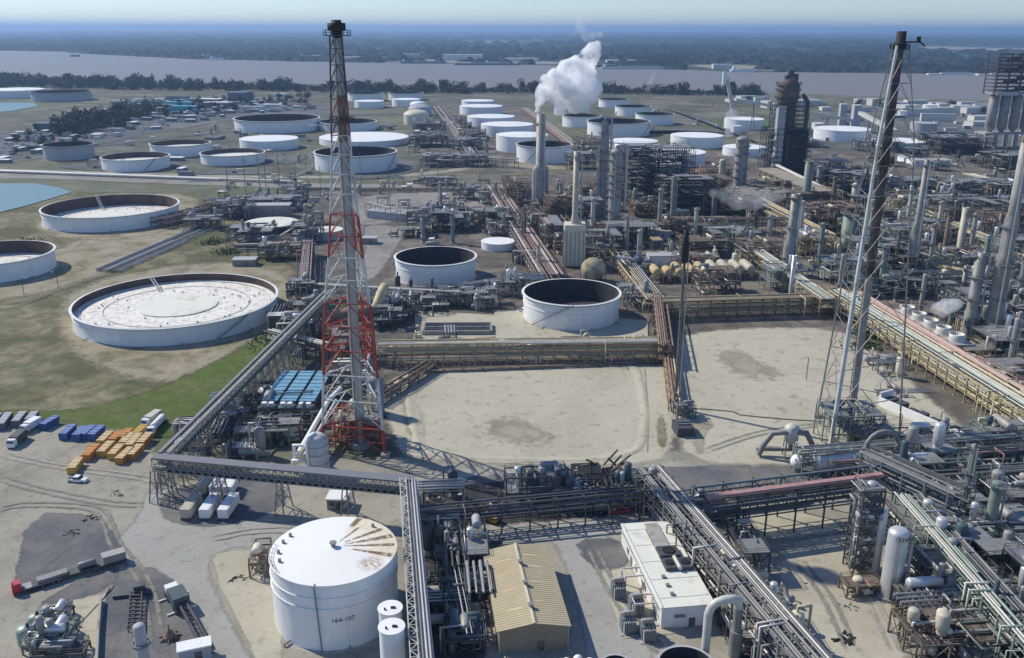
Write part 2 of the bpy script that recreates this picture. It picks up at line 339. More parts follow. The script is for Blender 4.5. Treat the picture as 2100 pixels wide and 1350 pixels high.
# pale clearings and roads on the far bank
for n,(pp) in enumerate([[(660,97),(980,84),(1160,86),(1160,89),(980,88),(660,101)],[(1230,93),(1430,91),(1430,95),(1230,97)],[(1880,92),(2100,97),(2300,100),(2300,106),(2100,104),(1880,97)],
    [(600,121),(1100,124),(1270,133),(900,129),(600,127)],[(1400,133),(1430,128),(1560,134),(1700,143),(1500,144)],[(1380,112),(1420,110),(1430,118),(1390,120)]]):
    poly('far_field',pp,GR['plantlight'] if n!=4 else GR['dirt'],1.0+n*.05)
poly('grass_field',[(-400,163),(0,166),(650,178),(1000,184),(1500,190),(2000,208),(2500,225),(2500,245),(1500,215),(700,225),(400,225),(200,215),(-400,200)],GR['fargreen'],.10)
poly('grass_field',[(-200,262),(90,228),(330,206),(400,215),(150,262),(-200,300)],GR['fargreen'],.12)
poly('grass_field',[(150,300),(230,292),(500,243),(660,262),(700,300),(900,240),(1000,300),(960,345),(700,362),(300,345),(100,345)],GR['fargreen'],.08)
poly('grass_field',[(1130,205),(1600,225),(1560,300),(1250,250),(1200,235)],GR['fargreen'],.08)
poly('grass_field',[(-500,400),(160,395),(380,400),(430,395),(400,430),(560,470),(640,600),(330,900),(-500,870)],GR['grass'],.02)
poly('industrial_yard',[(-200,300),(150,262),(420,215),(700,215),(700,240),(500,243),(230,292),(80,335),(-200,350)],GR['farplant'],.10)
poly('plant_ground',[(470,420),(600,388),(1100,360),(1300,330),(1900,250),(2700,280),(4000,700),(3400,1700),(700,1700),(800,700),(660,590),(560,520)],GR['plant'],.03)
poly('plant_ground',[(900,215),(1060,205),(1200,330),(1060,360),(850,350)],GR['plant'],.09)
poly('plant_ground',[(1540,262),(1900,200),(2400,225),(2500,300),(1700,320)],GR['farplant'],.07)
poly('brown_process_ground',[(1290,380),(1480,370),(1700,330),(2000,400),(2300,520),(2300,640),(1700,590),(1340,600),(1290,560)],GR['brownp'],.05)
poly('reddish_ground',[(1340,335),(1480,330),(1500,365),(1380,370)],GR['red'],.08)
poly('gravel_area',[(700,410),(830,395),(1050,395),(1040,425),(850,450),(720,470)],GR['plantlight'],.05)
poly('dirt_road',[(-500,382),(0,366),(300,378),(700,392),(1060,388),(1060,378),(700,380),(300,366),(0,354),(-500,362)],GR['plantlight'],.12)
poly('dirt_road',[(-500,352),(0,349),(240,355),(600,365),(900,356),(1000,330),(1010,334),(905,362),(600,370),(240,361),(0,356),(-500,358)],GR['yard'],.14)
poly('dirt_road',[(740,465),(800,462),(832,476),(815,510),(790,545),(770,575),(700,590),(740,540),(755,500)],GR['plantlight'],.09)
poly('bare_dirt',[(120,625),(150,600),(260,560),(470,535),(600,560),(620,640),(560,680),(470,730),(480,790),(300,790),(170,745),(110,690)],GR['dirt'],.04)
poly('bare_dirt',[(-300,560),(100,530),(180,480),(330,485),(420,440),(440,470),(230,560),(60,615),(-200,640)],GR['dirt'],.05)
poly('bare_dirt',[(60,490),(90,440),(250,400),(400,400),(420,430),(300,500)],GR['dirt'],.045)
poly('bare_dirt',[(1040,345),(1200,350),(1180,330),(1040,330)],GR['dirt'],.10)
poly('grass_verge',[(-500,842),(0,848),(180,845),(330,800),(440,745),(560,685),(640,625),(668,600),(655,640),(500,770),(380,890),(330,905),(120,870),(-500,868)],GR['green'],.06)
poly('grass_verge',[(1680,262),(1700,255),(1500,240),(1430,250),(1440,262)],GR['green'],.10)
poly('yard',[(-900,866),(120,868),(300,895),(322,925),(330,1010),(600,950),(830,935),(2400,905),(3400,1300),(3400,1800),(-1500,1800)],GR['yard'],.07)
poly('road',[(300,1010),(340,1000),(420,1060),(560,1075),(850,1082),(1280,1062),(1340,1060),(1345,1085),(1290,1090),(1240,1095),(1255,1180),(1350,1350),(1370,1500),(1230,1500),(1190,1250),(1150,1130),(1125,1108),(860,1110),(600,1120),(440,1130),(430,1180),(480,1290),(560,1420),(430,1450),(330,1230),(225,1130),(290,1060)],GR['road'],.09)
poly('asphalt_pad',[(62,1055),(200,1058),(262,1125),(240,1142),(225,1150),(60,1225),(25,1232)],GR['asphalt'],.10)
poly('asphalt_pad',[(245,1168),(340,1170),(400,1260),(460,1370),(180,1420),(215,1250)],GR['asphalt'],.11)
poly('asphalt_pad',[(80,1240),(250,1150),(240,1210),(120,1245)],GR['asphalt'],.115)
poly('concrete_apron',[(455,1132),(560,1130),(590,1350),(560,1420),(520,1340),(432,1160)],GR['sand'],.11)
poly('concrete_apron',[(50,1340),(85,1290),(120,1245),(170,1230),(225,1222),(238,1200),(215,1240),(203,1350),(190,1500),(0,1500)],GR['sand'],.12)
poly('asphalt_pad',[(385,1000),(330,1020),(335,1060),(370,1080),(450,1085),(560,1060),(600,1010),(500,970)],GR['asphalt'],.10)
poly('asphalt_pad',[(840,1080),(1000,1080),(1010,1400),(850,1500)],GR['asphalt'],.125)
poly('asphalt_pad',[(1180,1108),(1285,1105),(1300,1160),(1230,1170),(1205,1150)],GR['asphalt'],.105)
poly('asphalt_pad',[(850,985),(1340,960),(2100,935),(2200,960),(1340,1052),(1000,1078),(850,1080)],GR['asphalt'],.085)
poly('dark_ground',[(840,1000),(1345,975),(1345,1050),(1000,1078),(850,1080)],GR['darkground'],.1)
poly('dark_ground',[(845,1085),(990,1085),(1005,1400),(850,1500)],GR['darkground'],.1)  # ground painted darker where the numbered tank's shadow falls
poly('dark_ground',[(1870,950),(2500,920),(2700,1600),(1930,1450),(1870,1270),(1835,1190),(1870,1060)],GR['darkground'],.1)
poly('dark_ground',[(1395,1060),(1440,1060),(1700,1360),(1520,1400)],GR['darkground'],.1)
poly('dark_ground',[(560,760),(680,745),(700,830),(640,900),(540,930),(360,935),(450,850)],GR['plant'],.1)
poly('equipment_pad',[(1232,1180),(1290,1165),(1400,1300),(1285,1312)],GR['sand'],.12)
poly('sandy_yard',[(1560,1130),(1750,1080),(1790,1180),(1870,1290),(1850,1420),(1700,1420)],GR['sand'],.12)
poly('sandy_yard',[(1500,1060),(1560,1040),(1720,1060),(1740,1090),(1560,1120)],GR['sand'],.125)
poly('sand_basin',[(775,800),(845,762),(1290,744),(1390,752),(1395,940),(1260,962),(900,950),(815,935),(800,870)],GR['sand'],.13)
poly('basin_floor',[(862,770),(900,764),(1285,750),(1312,760),(1324,850),(1325,915),(1270,942),(1100,948),(890,936),(862,915),(872,870),(838,800)],GR['sand'],.16)
poly('damp_silt',[(838,800),(872,870),(864,912),(892,936),(885,938),(845,915),(826,880),(818,830)],GR['sandwet'],.15)
poly('damp_silt',[(975,862),(1050,850),(1125,880),(1160,910),(1090,925),(990,905)],GR['sandwet'],.18)
poly('sand_basin',[(1390,705),(1410,686),(1520,674),(1705,672),(1800,715),(1960,870),(2050,905),(1760,945),(1600,958),(1410,952),(1380,870)],GR['sand'],.135)
poly('damp_silt',[(1460,715),(1530,712),(1560,740),(1640,770),(1570,790),(1500,770),(1465,745)],GR['sandwet'],.165)
poly('damp_silt',[(1410,850),(1440,860),(1485,868),(1450,890),(1445,945),(1425,948),(1420,900)],GR['sandwet'],.17)
poly('rusty_patch',[(1345,850),(1368,850),(1372,930),(1350,932)],GR['dirt'],.17)
for k_,tr_ in enumerate([[(0,935),(120,960),(300,985),(330,1000)],[(0,985),(90,1010),(220,1035),(300,1040)],[(330,1330),(300,1200),(240,1120),(200,1050),(60,1040),(0,1050)],[(430,1110),(560,1090),(800,1100)],[(1210,1110),(1270,1230),(1370,1350)],[(1440,930),(1560,890),(1700,870)],[(1760,1180),(1800,1250),(1840,1340)],[(1640,1150),(1700,1230),(1750,1340)],[(20,640),(120,600),(240,560)]]):
    for off in (-1,1):
        P_=[G(*p) for p in tr_]; Q_=[]
        for i in range(len(P_)):
            d_=(P_[min(i+1,len(P_)-1)]-P_[max(0,i-1)]).normalized(); Q_.append(P_[i]+Vector((-d_.y,d_.x,0))*off*1.1)
        ZN[0]+=1; z_=.06+.006*ZN[0]; mb=MB(); n=len(Q_)*8; C_=[]
        for k in range(n+1):
            f=k/n*(len(Q_)-1); a_=min(len(Q_)-2,int(f)); f-=a_; p0,p1,p2,p3=Q_[max(0,a_-1)],Q_[a_],Q_[a_+1],Q_[min(len(Q_)-1,a_+2)]
            C_.append(.5*((2*p1)+(p2-p0)*f+(2*p0-5*p1+4*p2-p3)*f*f+(3*p1-p0-3*p2+p3)*f**3))
        V_=[]; E_=[]
        for k,c_ in enumerate(C_):
            d_=(C_[min(k+1,n)]-C_[max(0,k-1)]).normalized(); nn=Vector((-d_.y,d_.x,0)); q_=min(k,n-k)/4.0
            for o_,e_ in ((-.75,0),(-.25,1),(.25,1),(.75,0)): v_=c_+nn*o_; V_.append((v_.x,v_.y,z_)); E_.append(e_*min(1,q_)*.75)
        mb.add(V_,[(k*4+j,k*4+j+1,k*4+j+5,k*4+j+4) for k in range(n) for j in range(3)])
        o=struct('tyre_track',mb,GR['track' if k_%3 else 'crack']); at=o.data.attributes.new('edge','FLOAT','POINT'); at.data.foreach_set('value',E_)
for pts_ in ([(190,302),(330,283),(540,262),(560,264),(330,288),(200,306)],[(560,380),(640,343),(650,346),(580,381)],[(400,292),(640,283),(900,286),(900,289),(640,287),(400,296)],[(850,355),(905,325),(960,312),(965,316),(915,329),(866,356)],[(650,240),(800,232),(900,233),(900,236),(800,236),(650,244)],[(1190,270),(1400,262),(1540,275),(1540,278),(1400,266),(1190,274)],[(1370,222),(1440,240),(1560,292),(1545,294),(1425,243),(1360,225)],[(560,330),(620,318),(640,322),(590,345)],[(380,360),(440,350),(560,352),(560,360),(440,362)],[(100,345),(200,338),(260,352),(200,356)],[(700,222),(900,212),(1100,214),(1100,217),(900,216),(700,226)]):
    poly('dirt_road',pts_,GR['farplant'],0)
for pts_ in ([(640,330),(700,370),(800,368),(880,345),(820,320),(700,322)],[(380,345),(560,345),(600,325),(540,300),(440,300)],[(170,352),(370,352),(380,330),(200,322)]):
    poly('bare_dirt',pts_,GR['farplant'],0)
poly('pond',[(-400,382),(70,380),(120,388),(150,398),(60,425),(-20,445),(-400,480)],WP,.2)
poly('pond',[(-300,216),(70,214),(80,221),(20,232),(-300,255)],WP,.35)
poly('concrete_pad',[(850,640),(1040,650),(1035,700),(860,712)],GR['sand'],.10)
poly('concrete_pad',[(1015,640),(1080,640),(1330,660),(1330,700),(1020,705)],GR['sand'],.09)

def berm(pts,h=1.1,w=5):
    V=[G(*p) for p in pts]; V=[Vector((p.x,p.y)) for p in V]
    if sum(V[i-1].x*V[i].y-V[i].x*V[i-1].y for i in range(len(V)))<0: V.reverse()
    for _ in range(3):
        W=[]
        for i in range(len(V)): a,b=V[i],V[(i+1)%len(V)]; W+=[a.lerp(b,.25),a.lerp(b,.75)]
        V=W
    n=len(V); mb=MB(); rings=[]
    for o_,z_ in ((0,.05),(w*.3,h*.8),(w*.45,h),(w*.6,h*.8),(w,.3)):
        r_=[]
        for i in range(n):
            d=V[(i+1)%n]-V[i-1]; nn=Vector((d.y,-d.x)).normalized(); q=V[i]-nn*(o_-w*.5); r_.append((q.x,q.y,max(.02,z_+.25*MN.noise(Vector((q.x*.2,q.y*.2,o_))))))
        rings+=r_
    mb.add(rings,[(k*n+i,k*n+(i+1)%n,(k+1)*n+(i+1)%n,(k+1)*n+i) for k in range(4) for i in range(n)],True)
    o=struct('earth_berm',mb,GR['sand']); at=o.data.attributes.new('edge','FLOAT','POINT'); at.data.foreach_set('value',[1.0]*len(mb.v))
berm([(838,800),(862,770),(900,764),(1285,750),(1312,760),(1324,850),(1325,915),(1270,942),(1100,948),(890,936),(862,915),(850,870)],.75,5)
0 and berm([(1405,715),(1425,696),(1520,684),(1690,684),(1780,735),(1905,880),(1760,920),(1600,935),(1440,935),(1400,870)],.8,4)
# ================================================================ GENERIC BUILDERS
def spiral_stair(r,h,a0,sweep,w=.9):
    mb=MB(); n=max(6,int(r*abs(sweep)/1.2)); pr=None
    for i in range(n+1):
        a=a0+sweep*i/n; z=h*i/n; c=Vector((r*cos(a),r*sin(a),z)); d=Vector((cos(a),sin(a),0))
        if pr: mb.beam(pr+Vector((0,0,1.1)),c+d*w+Vector((0,0,1.1)),.1); mb.beam(pr+Vector((0,0,.1)),c+d*w+Vector((0,0,.1)),.16,.3)
        mb.beam(c+d*.05,c+d*w,.12,.35); pr=c+d*w
    return mb
def tank(label,uL,uR,vrim,vbase,kind='open',shell='white',depth_in=.6,group=None,detail=1,stairs=None,stains=0,roofmat=None):
    uc=(uL+uR)/2; f=G(uc,vbase); u_=Vector((f.x,f.y,0)).normalized(); h=max(3.,ZV(f.y,vrim)); r=(uR-uL)/2*depth(f.x,f.y,h)/FOC; c=f+u_*r
    for _ in range(40):
        rim=[PX(c.x+r*cos(k*pi/24),c.y+r*sin(k*pi/24),h) for k in range(48)]; bs=[PX(c.x+r*cos(k*pi/24),c.y+r*sin(k*pi/24),0)[1] for k in range(48)]
        a=min(p[0] for p in rim); b=max(p[0] for p in rim); vr=max(p[1] for p in rim); vb_=max(bs); d_=depth(c.x,c.y,h)
        r*=1+.6*((uR-uL)/(b-a)-1); c.x+=.7*(uc-(a+b)/2)*d_/FOC
        y_=c.y-r; c.y+=.6*(G(uc,vbase).y-G(uc,vb_).y); h=max(2.,h+.6*(vr-vrim)*d_/FOC)
    n=64 if detail>1 else 40
    t=T('storage_tank',label,'storage tank',(c.x,c.y,0),0,group)
    mb=MB(); mb.lathe([(r,0),(r,h)],n=n)
    if kind=='open': mb.lathe([(r,h),(r-.25,h)],n=n); mb.lathe([(r,h*.9),(r,h)],n=n)
    P('shell',mb,MT[shell],t)
    g=MB(); rw=r+(.9 if detail>1 else r*.02+.3)
    if kind=='open':
        zt=h-.35
        g.lathe([(r+.003,zt),(rw,zt),(rw,zt+.25),(r+.003,zt+.25)],n=n,sharp=True)
        P('wind_girder',g,MT['white' if shell=='white' else shell],t)
        i=MB(); ri=r-.25; zi=h*(1-depth_in); i.lathe([(ri,h),(ri,zi-.5)],n=n)
        P('inner_wall',i,MT['rustin' if roofmat else 'darkin'],t)
        fl=MB()
        if roofmat:
            fl.lathe([(ri,zi),(ri*.96,zi),(ri*.93,zi-.3),(0,zi-.15)],n=n,sharp=True)
            P('floating_roof',fl,MT[roofmat],t)
            if detail>1:
                d=MB(); d.lathe([(r*.40,zi-.2),(r*.40,zi+.25),(0,zi+.35)],n=n,sharp=True); P('centre_deck',d,MT['disc'],t)
                l=MB(); a=2.2; p=Vector((cos(a)*(r-.6),sin(a)*(r-.6),h+1)); q=Vector((cos(a)*r*.62,sin(a)*r*.62,zi+.3)); s=Vector((-sin(a),cos(a),0))*.7
                l.beam(p-s,q-s,.3); l.beam(p+s,q+s,.3)
                for k in range(9): l.beam(p.lerp(q,k/8)-s,p.lerp(q,k/8)+s,.2)
                P('rolling_ladder',l,MT['wpipe'],t)
                sm=MB()
                for f_ in (.72,.93): sm.lathe([(r*f_,zi-.1),(r*f_+.18,zi-.1),(r*f_+.18,zi+.06),(r*f_,zi+.06)],n=n,sharp=True)
                P('seam_ring',sm,MT['greytank'],t)
                rr=MB()
                rr.cyl(0,0,-.3,.35,.35,6); me=None
                for k in range(34):
                    aa=R.uniform(0,2*pi); qq=r*sqrt(R.uniform(.2,.86))
                    if me is None: o=P('roof_support',rr,MT['greytank'],t); me=o.data
                    else: o=P('roof_support',me,None,t)
                    o.location=(qq*cos(aa),qq*sin(aa),zi)
        else:
            fl.lathe([(ri,zi),(0,zi+.1)],n=n); P('floating_roof',fl,MT['darkin'],t)
    else:
        ap=h+(r*.06 if kind=='cone' else r*.02 if kind=='flat' else r*.35)
        if kind=='dome': prof=[(r+.15,h)]+[(r*cos(k*pi/12),h+r*.38*sin(k*pi/12)) for k in range(1,6)]+[(0,h+r*.38)]
        else: prof=[(r+.2,h-.05),(r+.2,h+.08),(r*.5,(h+ap)/2+.04),(0,ap)]
        g.lathe(prof,n=n,sharp=kind!='dome'); P('roof',g,MT[roofmat or 'whiteroof'],t)
        if detail>1:
            v=MB(); v.cyl(0,0,ap-.1,ap+.8,.5,10); v.cyl(0,0,ap+.8,ap+1,.8,10); P('roof_vent',v,MT['steel'],t)
            rl=MB(); rl.rail([(r*cos(k*.12+3.0),r*sin(k*.12+3.0),h+.1) for k in range(8)],1.1,.07); P('handrail',rl,MT['steel'],t)
            mh=MB()
            for a in (2.7,2.95,3.3,3.6,.9): mh.cyl(r*.86*cos(a),r*.86*sin(a),h+.1,h+.9,.35,8)
            P('roof_hatch',mh,MT['greypipe'],t)
    if detail>1 or kind=='open':
        s=MB()
        for z in ((.80,.64) if detail>1 else (.78,)): s.lathe([(r+.003,h*z),(r+.22,h*z),(r+.22,h*z+.18),(r+.003,h*z+.18)],n=n,sharp=True)
        P('stiffening_ring',s,MT[shell],t)
    if stairs is not None: P('stairway',spiral_stair(r+.05,h,stairs[0],stairs[1]),MT['steel'],t)
    if detail>1:
        b=MB(); b.lathe([(r+.01,0),(r+.9,0),(r+.9,.25),(r+.01,.25)],n=n,sharp=True); P('foundation_ring',b,MT['concrete'],t)
        nz=MB()
        for a in (-2.2,-1.2,-.5): nz.tube([(r*cos(a),r*sin(a),.8),((r+1.6)*cos(a),(r+1.6)*sin(a),.8),((r+1.6)*cos(a),(r+1.6)*sin(a),.2)],.18,8)
        P('nozzle',nz,MT['greypipe'],t)
    return t,c,r,h
def pipe_along(x0,x1,y,z,r,loop=None,n=8):
    pts=[(x0,y,z)]
    if loop:
        a,wd,hh=loop; pts+=[(a,y,z),(a,y,z+hh),(a+wd,y,z+hh),(a+wd,y,z)]
    return MB().tube(pts+[(x1,y,z)],r,n)
def rack(label,p0,p1,width,levels,pipes,steel='dsteel',pmats=('pipe','greypipe','wpipe'),spacing=6,seed=1,rr=(.12,.38),truss=False,loops=0,drops=0,top=None,group=None,name='pipe_rack',cat='pipe rack',full=.85,post=.35):
    q=random.Random(seed); p0=Vector(p0); p1=Vector(p1); p0.z=p1.z=0; L=(p1-p0).length; a=atan2((p1-p0).y,(p1-p0).x)
    t=T(name,label,cat,p0,a,group); nb=max(2,round(L/spacing)+1); ht=max(levels)
    b=MB()
    for sy in (-1,1):
        b.beam((0,sy*width/2,0),(0,sy*width/2,ht+.6),post); b.box(0,sy*width/2,0,post*2.2,post*2.2,.3)
    for z in levels: b.beam((0,-width/2,z),(0,width/2,z),post*.8,post)
    if len(levels)>1 and q.random()<.7: b.beam((0,-width/2,levels[0]),(0,width/2,levels[1]),.15)
    me=None
    for i in range(nb):
        if me is None: o=P('bent',b,MT[steel],t); me=o.data
        else: o=P('bent',me,None,t)
        o.location=(L*i/(nb-1),0,0)
    s=MB()
    for z in levels:
        for sy in (-1,1): s.beam((0,sy*width/2,z-.1),(L,sy*width/2,z-.1),.2,.3)
    if truss:
        zt,zb=levels[-1],levels[-1]-truss
        for sy in (-1,1):
            s.beam((0,sy*width/2,zb),(L,sy*width/2,zb),.2,.25); k=int(L/2.5)
            for i in range(k):
                x=L*i/k; x2=L*(i+1)/k; s.beam((x,sy*width/2,zb if i%2 else zt),(x2,sy*width/2,zt if i%2 else zb),.14); s.beam((x,sy*width/2,zb),(x,sy*width/2,zt),.12)
    P('stringer',s,MT[steel],t)
    np_=pipes if isinstance(pipes,(list,tuple)) else [pipes]*len(levels)
    for z,n_ in zip(levels,np_):
        y=-width/2+.5
        st=(width-1)/max(1,n_-1)
        for i in range(n_):
            if q.random()>full: continue
            r=q.uniform(*rr); r=min(r,st*.45) if n_>1 else r
            x0=-q.uniform(0,2); x1=L+q.uniform(0,2)
            if q.random()<.2: x1=L*q.uniform(.4,.9)
            elif q.random()<.12: x0=L*q.uniform(.1,.5)
            lp=None
            if loops and q.random()<loops: lp=(q.uniform(.1,.7)*L,q.uniform(3,5),q.uniform(1.5,2.5))
            P('pipe',pipe_along(x0,x1,y+st*i,z+.18+r,r,lp),MT[q.choice(pmats)],t)
    for _ in range(drops):
        x=q.uniform(0,L); sy=q.choice((-1,1)); z=q.choice(levels); e=q.uniform(.8,2)
        P('branch_pipe',MB().tube([(x,0,z+.7),(x,sy*(width/2+e),z+.7),(x,sy*(width/2+e),.3)],q.uniform(.1,.28),7),MT[q.choice(pmats)],t)
    if top:
        m=MB(); m.box(L/2,0,ht+1.0,L,width,.15); P('walkway_deck',m,MT[top],t)
    return t
def gallery(label,p0,p1,h0,h1,width=3.6,dep=3.0,spacing=9,roof='deckroof',steel='bluesteel',lean=1.6,cov=1.0,lattice=0):
    p0=Vector((p0[0],p0[1],0)); p1=Vector((p1[0],p1[1],0)); L=(p1-p0).length; a=atan2((p1-p0).y,(p1-p0).x)
    t=T('elevated_gallery',label,'pipe gallery',p0,a)
    Z=lambda x:h0+(h1-h0)*x/L
    d=MB(); yc=(width*(1-cov))/2; d.beam((0,yc,Z(0)),(L,yc,Z(L)),width*cov,.12); P('cover',d,MT[roof],t)
    if lattice:
        s=MB(); y0=-width/2-.1; y1=y0-lattice; k=int(L/1.8)
        for y in (y0,y1):
            s.beam((0,y,Z(0)+.6),(L,y,Z(L)+.6),.2); s.beam((0,y,Z(0)-1.2),(L,y,Z(L)-1.2),.2)
        for i in range(k):
            x=L*i/k; x2=L*(i+1)/k; a_,b_=(y0,y1) if i%2 else (y1,y0)
            s.beam((x,a_,Z(x)+.6),(x2,b_,Z(x2)+.6),.14); s.beam((x,y0,Z(x)+.6),(x,y1,Z(x)+.6),.12)
            for y in (y0,y1): s.beam((x,y,Z(x)+(.6 if i%2 else -1.2)),(x2,y,Z(x2)+(-1.2 if i%2 else .6)),.12)
        P('lattice_box',s,MT['wpipe'],t)
        for i in range(3): P('pipe',MB().tube([(0,yc-width*cov*.3+i*width*cov*.3,Z(0)+.3),(L,yc-width*cov*.3+i*width*cov*.3,Z(L)+.3)],.17,8),MT[('greypipe','wpipe','pipe')[i]],t)
    for sy in (-1,1):
        s=MB(); y=sy*(width/2-.1); k=max(4,int(L/2.0))
        s.beam((0,y,Z(0)-.3),(L,y,Z(L)-.3),.22); s.beam((0,y,Z(0)-dep),(L,y,Z(L)-dep),.25); s.beam((0,y,Z(0)-dep/2),(L,y,Z(L)-dep/2),.14)
        for i in range(k):
            x=L*i/k; x2=L*(i+1)/k
            s.beam((x,y,Z(x)-.3),(x,y,Z(x)-dep),.13); s.beam((x,y,Z(x)-.3),(x2,y,Z(x2)-dep),.13); s.beam((x,y,Z(x)-dep),(x2,y,Z(x2)-.3),.13)
        P('side_truss',s,MT[steel],t)
    f=MB(); f.beam((0,0,Z(0)-dep+.1),(L,0,Z(L)-dep+.1),width-.6,.1); P('walkway',f,MT['dsteel'],t)
    for i in range(3):
        y=(-1+i)*width*.25; P('pipe',MB().tube([(0,y,Z(0)-dep+.7),(L,y,Z(L)-dep+.7)],.28,8),MT[('greypipe','pipe','dpipe')[i]],t)
    n=max(2,round(L/spacing)+1)
    for i in range(n):
        x=L*i/(n-1); b=MB(); z=Z(x)-dep; w_=width/2
        for sx in (-.9,.9):
            for sy in (-1,1): b.beam((sx*1.4,sy*(w_+lean*.5),0),(sx*.6,sy*w_,z),.28)
            b.beam((sx*1.2,-w_-lean*.38,z*.33),(sx*.9,w_+lean*.2,z*.66),.14); b.beam((sx*1.2,w_+lean*.38,z*.33),(sx*.9,-w_-lean*.2,z*.66),.14)
            for k in (.33,.66): b.beam((sx*(1.4-.8*k),-w_-lean*.5*(1-k),z*k),(sx*(1.4-.8*k),w_+lean*.5*(1-k),z*k),.15)
        for sy in (-1,1):
            for k in (.33,.66): b.beam((-1.2,sy*(w_+lean*.4*(1-k)),z*k),(1.2,sy*(w_+lean*.4*(1-k)),z*k),.14)
            b.beam((-1.26,sy*(w_+.5),.2),(1.0,sy*w_,z*.33),.12); b.beam((1.0,sy*(w_+.3),z*.33),(-.8,sy*w_,z*.66),.12)
        P('trestle',b,MT[steel],t,(x,0,0))
    return t
def column(label,ub,vb,vt,wpx,mat='colgrey',name='process_column',cat='column',plats=4,top='dome',prof=None,ladder=True,over=False,skirt='concrete',pw=1.3,z0=0,seed=0):
    g=G(ub,vb); h=ZV(g.y,vt); r=wpx/2*depth(g.x,g.y,h*.6)/FOC
    t=T(name,label,cat,(g.x,g.y,0)); q=random.Random(seed+int(ub*3+vb)); n=20
    s=MB(); pf=[(r*(p[0]),h*p[1]) for p in prof] if prof else [(r,0),(r,h-r*.5)]
    rt=pf[-1][0]; zt=pf[-1][1]
    if top=='dome': pf+=[(rt*.93,zt+rt*.22),(rt*.7,zt+rt*.42),(rt*.3,zt+rt*.52),(0,zt+rt*.54)]
    elif top=='open': pf+=[(rt*.85,zt),(rt*.8,zt-3)]
    elif top=='cone': pf+=[(0,zt+rt*.7)]
    s.lathe(pf,n=n); P('shell',s,MT[mat],t)
    R_=lambda z: next((pf[i][0]+(pf[i+1][0]-pf[i][0])*(z-pf[i][1])/max(.01,pf[i+1][1]-pf[i][1]) for i in range(len(pf)-1) if pf[i][1]<=z<=pf[i+1][1]),r)
    for k in range(plats):
        z=h*(.22+.74*k/max(1,plats-1)) if plats>1 else h*.9; z=min(z,h*.955); a0=q.uniform(0,6); sw=q.uniform(2.2,5.5); rr=R_(z); m=MB(); mm=12
        m.lathe([(rr+.02,z),(rr+pw,z),(rr+pw,z+.14),(rr+.02,z+.14)],n=mm,sharp=True,a0=a0,a1=a0+sw)
        m.rail([((rr+pw)*cos(a0+sw*i/mm),(rr+pw)*sin(a0+sw*i/mm),z+.1) for i in range(mm+1)],1.1,.09)
        P('platform',m,MT['steel' if mat!='brown' else 'brown'],t)
    if ladder:
        a=q.uniform(2.5,5); m=MB(); c=Vector((cos(a),sin(a),0)); sd_=Vector((-sin(a),cos(a),0))*.3
        rr=max(x[0] for x in pf)+.2
        m.beam(c*rr+sd_,c*rr+sd_+Vector((0,0,h*.95)),.08); m.beam(c*rr-sd_,c*rr-sd_+Vector((0,0,h*.95)),.08)
        for i in range(int(h)): m.beam(c*rr+sd_+Vector((0,0,i)),c*rr-sd_+Vector((0,0,i)),.06)
        P('ladder',m,MT['steel'],t)
        a+=1.4; P('side_pipe',MB().tube([((rr+.4)*cos(a),(rr+.4)*sin(a),.4),((rr+.4)*cos(a),(rr+.4)*sin(a),h*.97)],.25 if r<2 else .4,8),MT['pipe'],t)
    if over:
        z=h; P('overhead_pipe',MB().tube([(0,0,z-.5),(0,0,z+1.6),(r+1,0,z+1.9),(r+2.2,0,z+.4),(r+2.2,0,h*.3)],r*.28,10),MT['pipe'],t)
    b=MB(); b.cyl(0,0,0,1.0,max(p[0] for p in pf)*1.18+.2,16); P('footing',b,MT[skirt],t)
    return t
def orth(q,p,steps,ext,zr):
    pts=[Vector(p)]; last=-1
    for _ in range(steps):
        ax=q.choice([i for i in (0,1,2) if i!=last]); last=ax; n=pts[-1].copy()
        lo,hi=((-ext[0],ext[0]),(-ext[1],ext[1]),zr)[ax]; v=q.uniform(lo,hi)
        if abs(v-n[ax])<1.2: v=n[ax]+(1.5 if n[ax]<(lo+hi)/2 else -1.5)
        n[ax]=v; pts.append(n)
    return pts
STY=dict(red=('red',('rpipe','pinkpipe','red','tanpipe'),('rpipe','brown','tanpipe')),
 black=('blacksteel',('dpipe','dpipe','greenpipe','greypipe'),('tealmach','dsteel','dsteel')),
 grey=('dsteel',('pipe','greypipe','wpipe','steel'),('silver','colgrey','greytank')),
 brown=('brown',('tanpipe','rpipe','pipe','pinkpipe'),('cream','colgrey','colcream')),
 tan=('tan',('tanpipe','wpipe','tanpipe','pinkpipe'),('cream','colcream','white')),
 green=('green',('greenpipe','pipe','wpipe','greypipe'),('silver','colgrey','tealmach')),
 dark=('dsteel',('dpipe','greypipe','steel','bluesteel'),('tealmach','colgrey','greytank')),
 pink=('brown',('pinkpipe','pinkpipe','wpipe','pipe'),('colgrey','colcream','silver')))
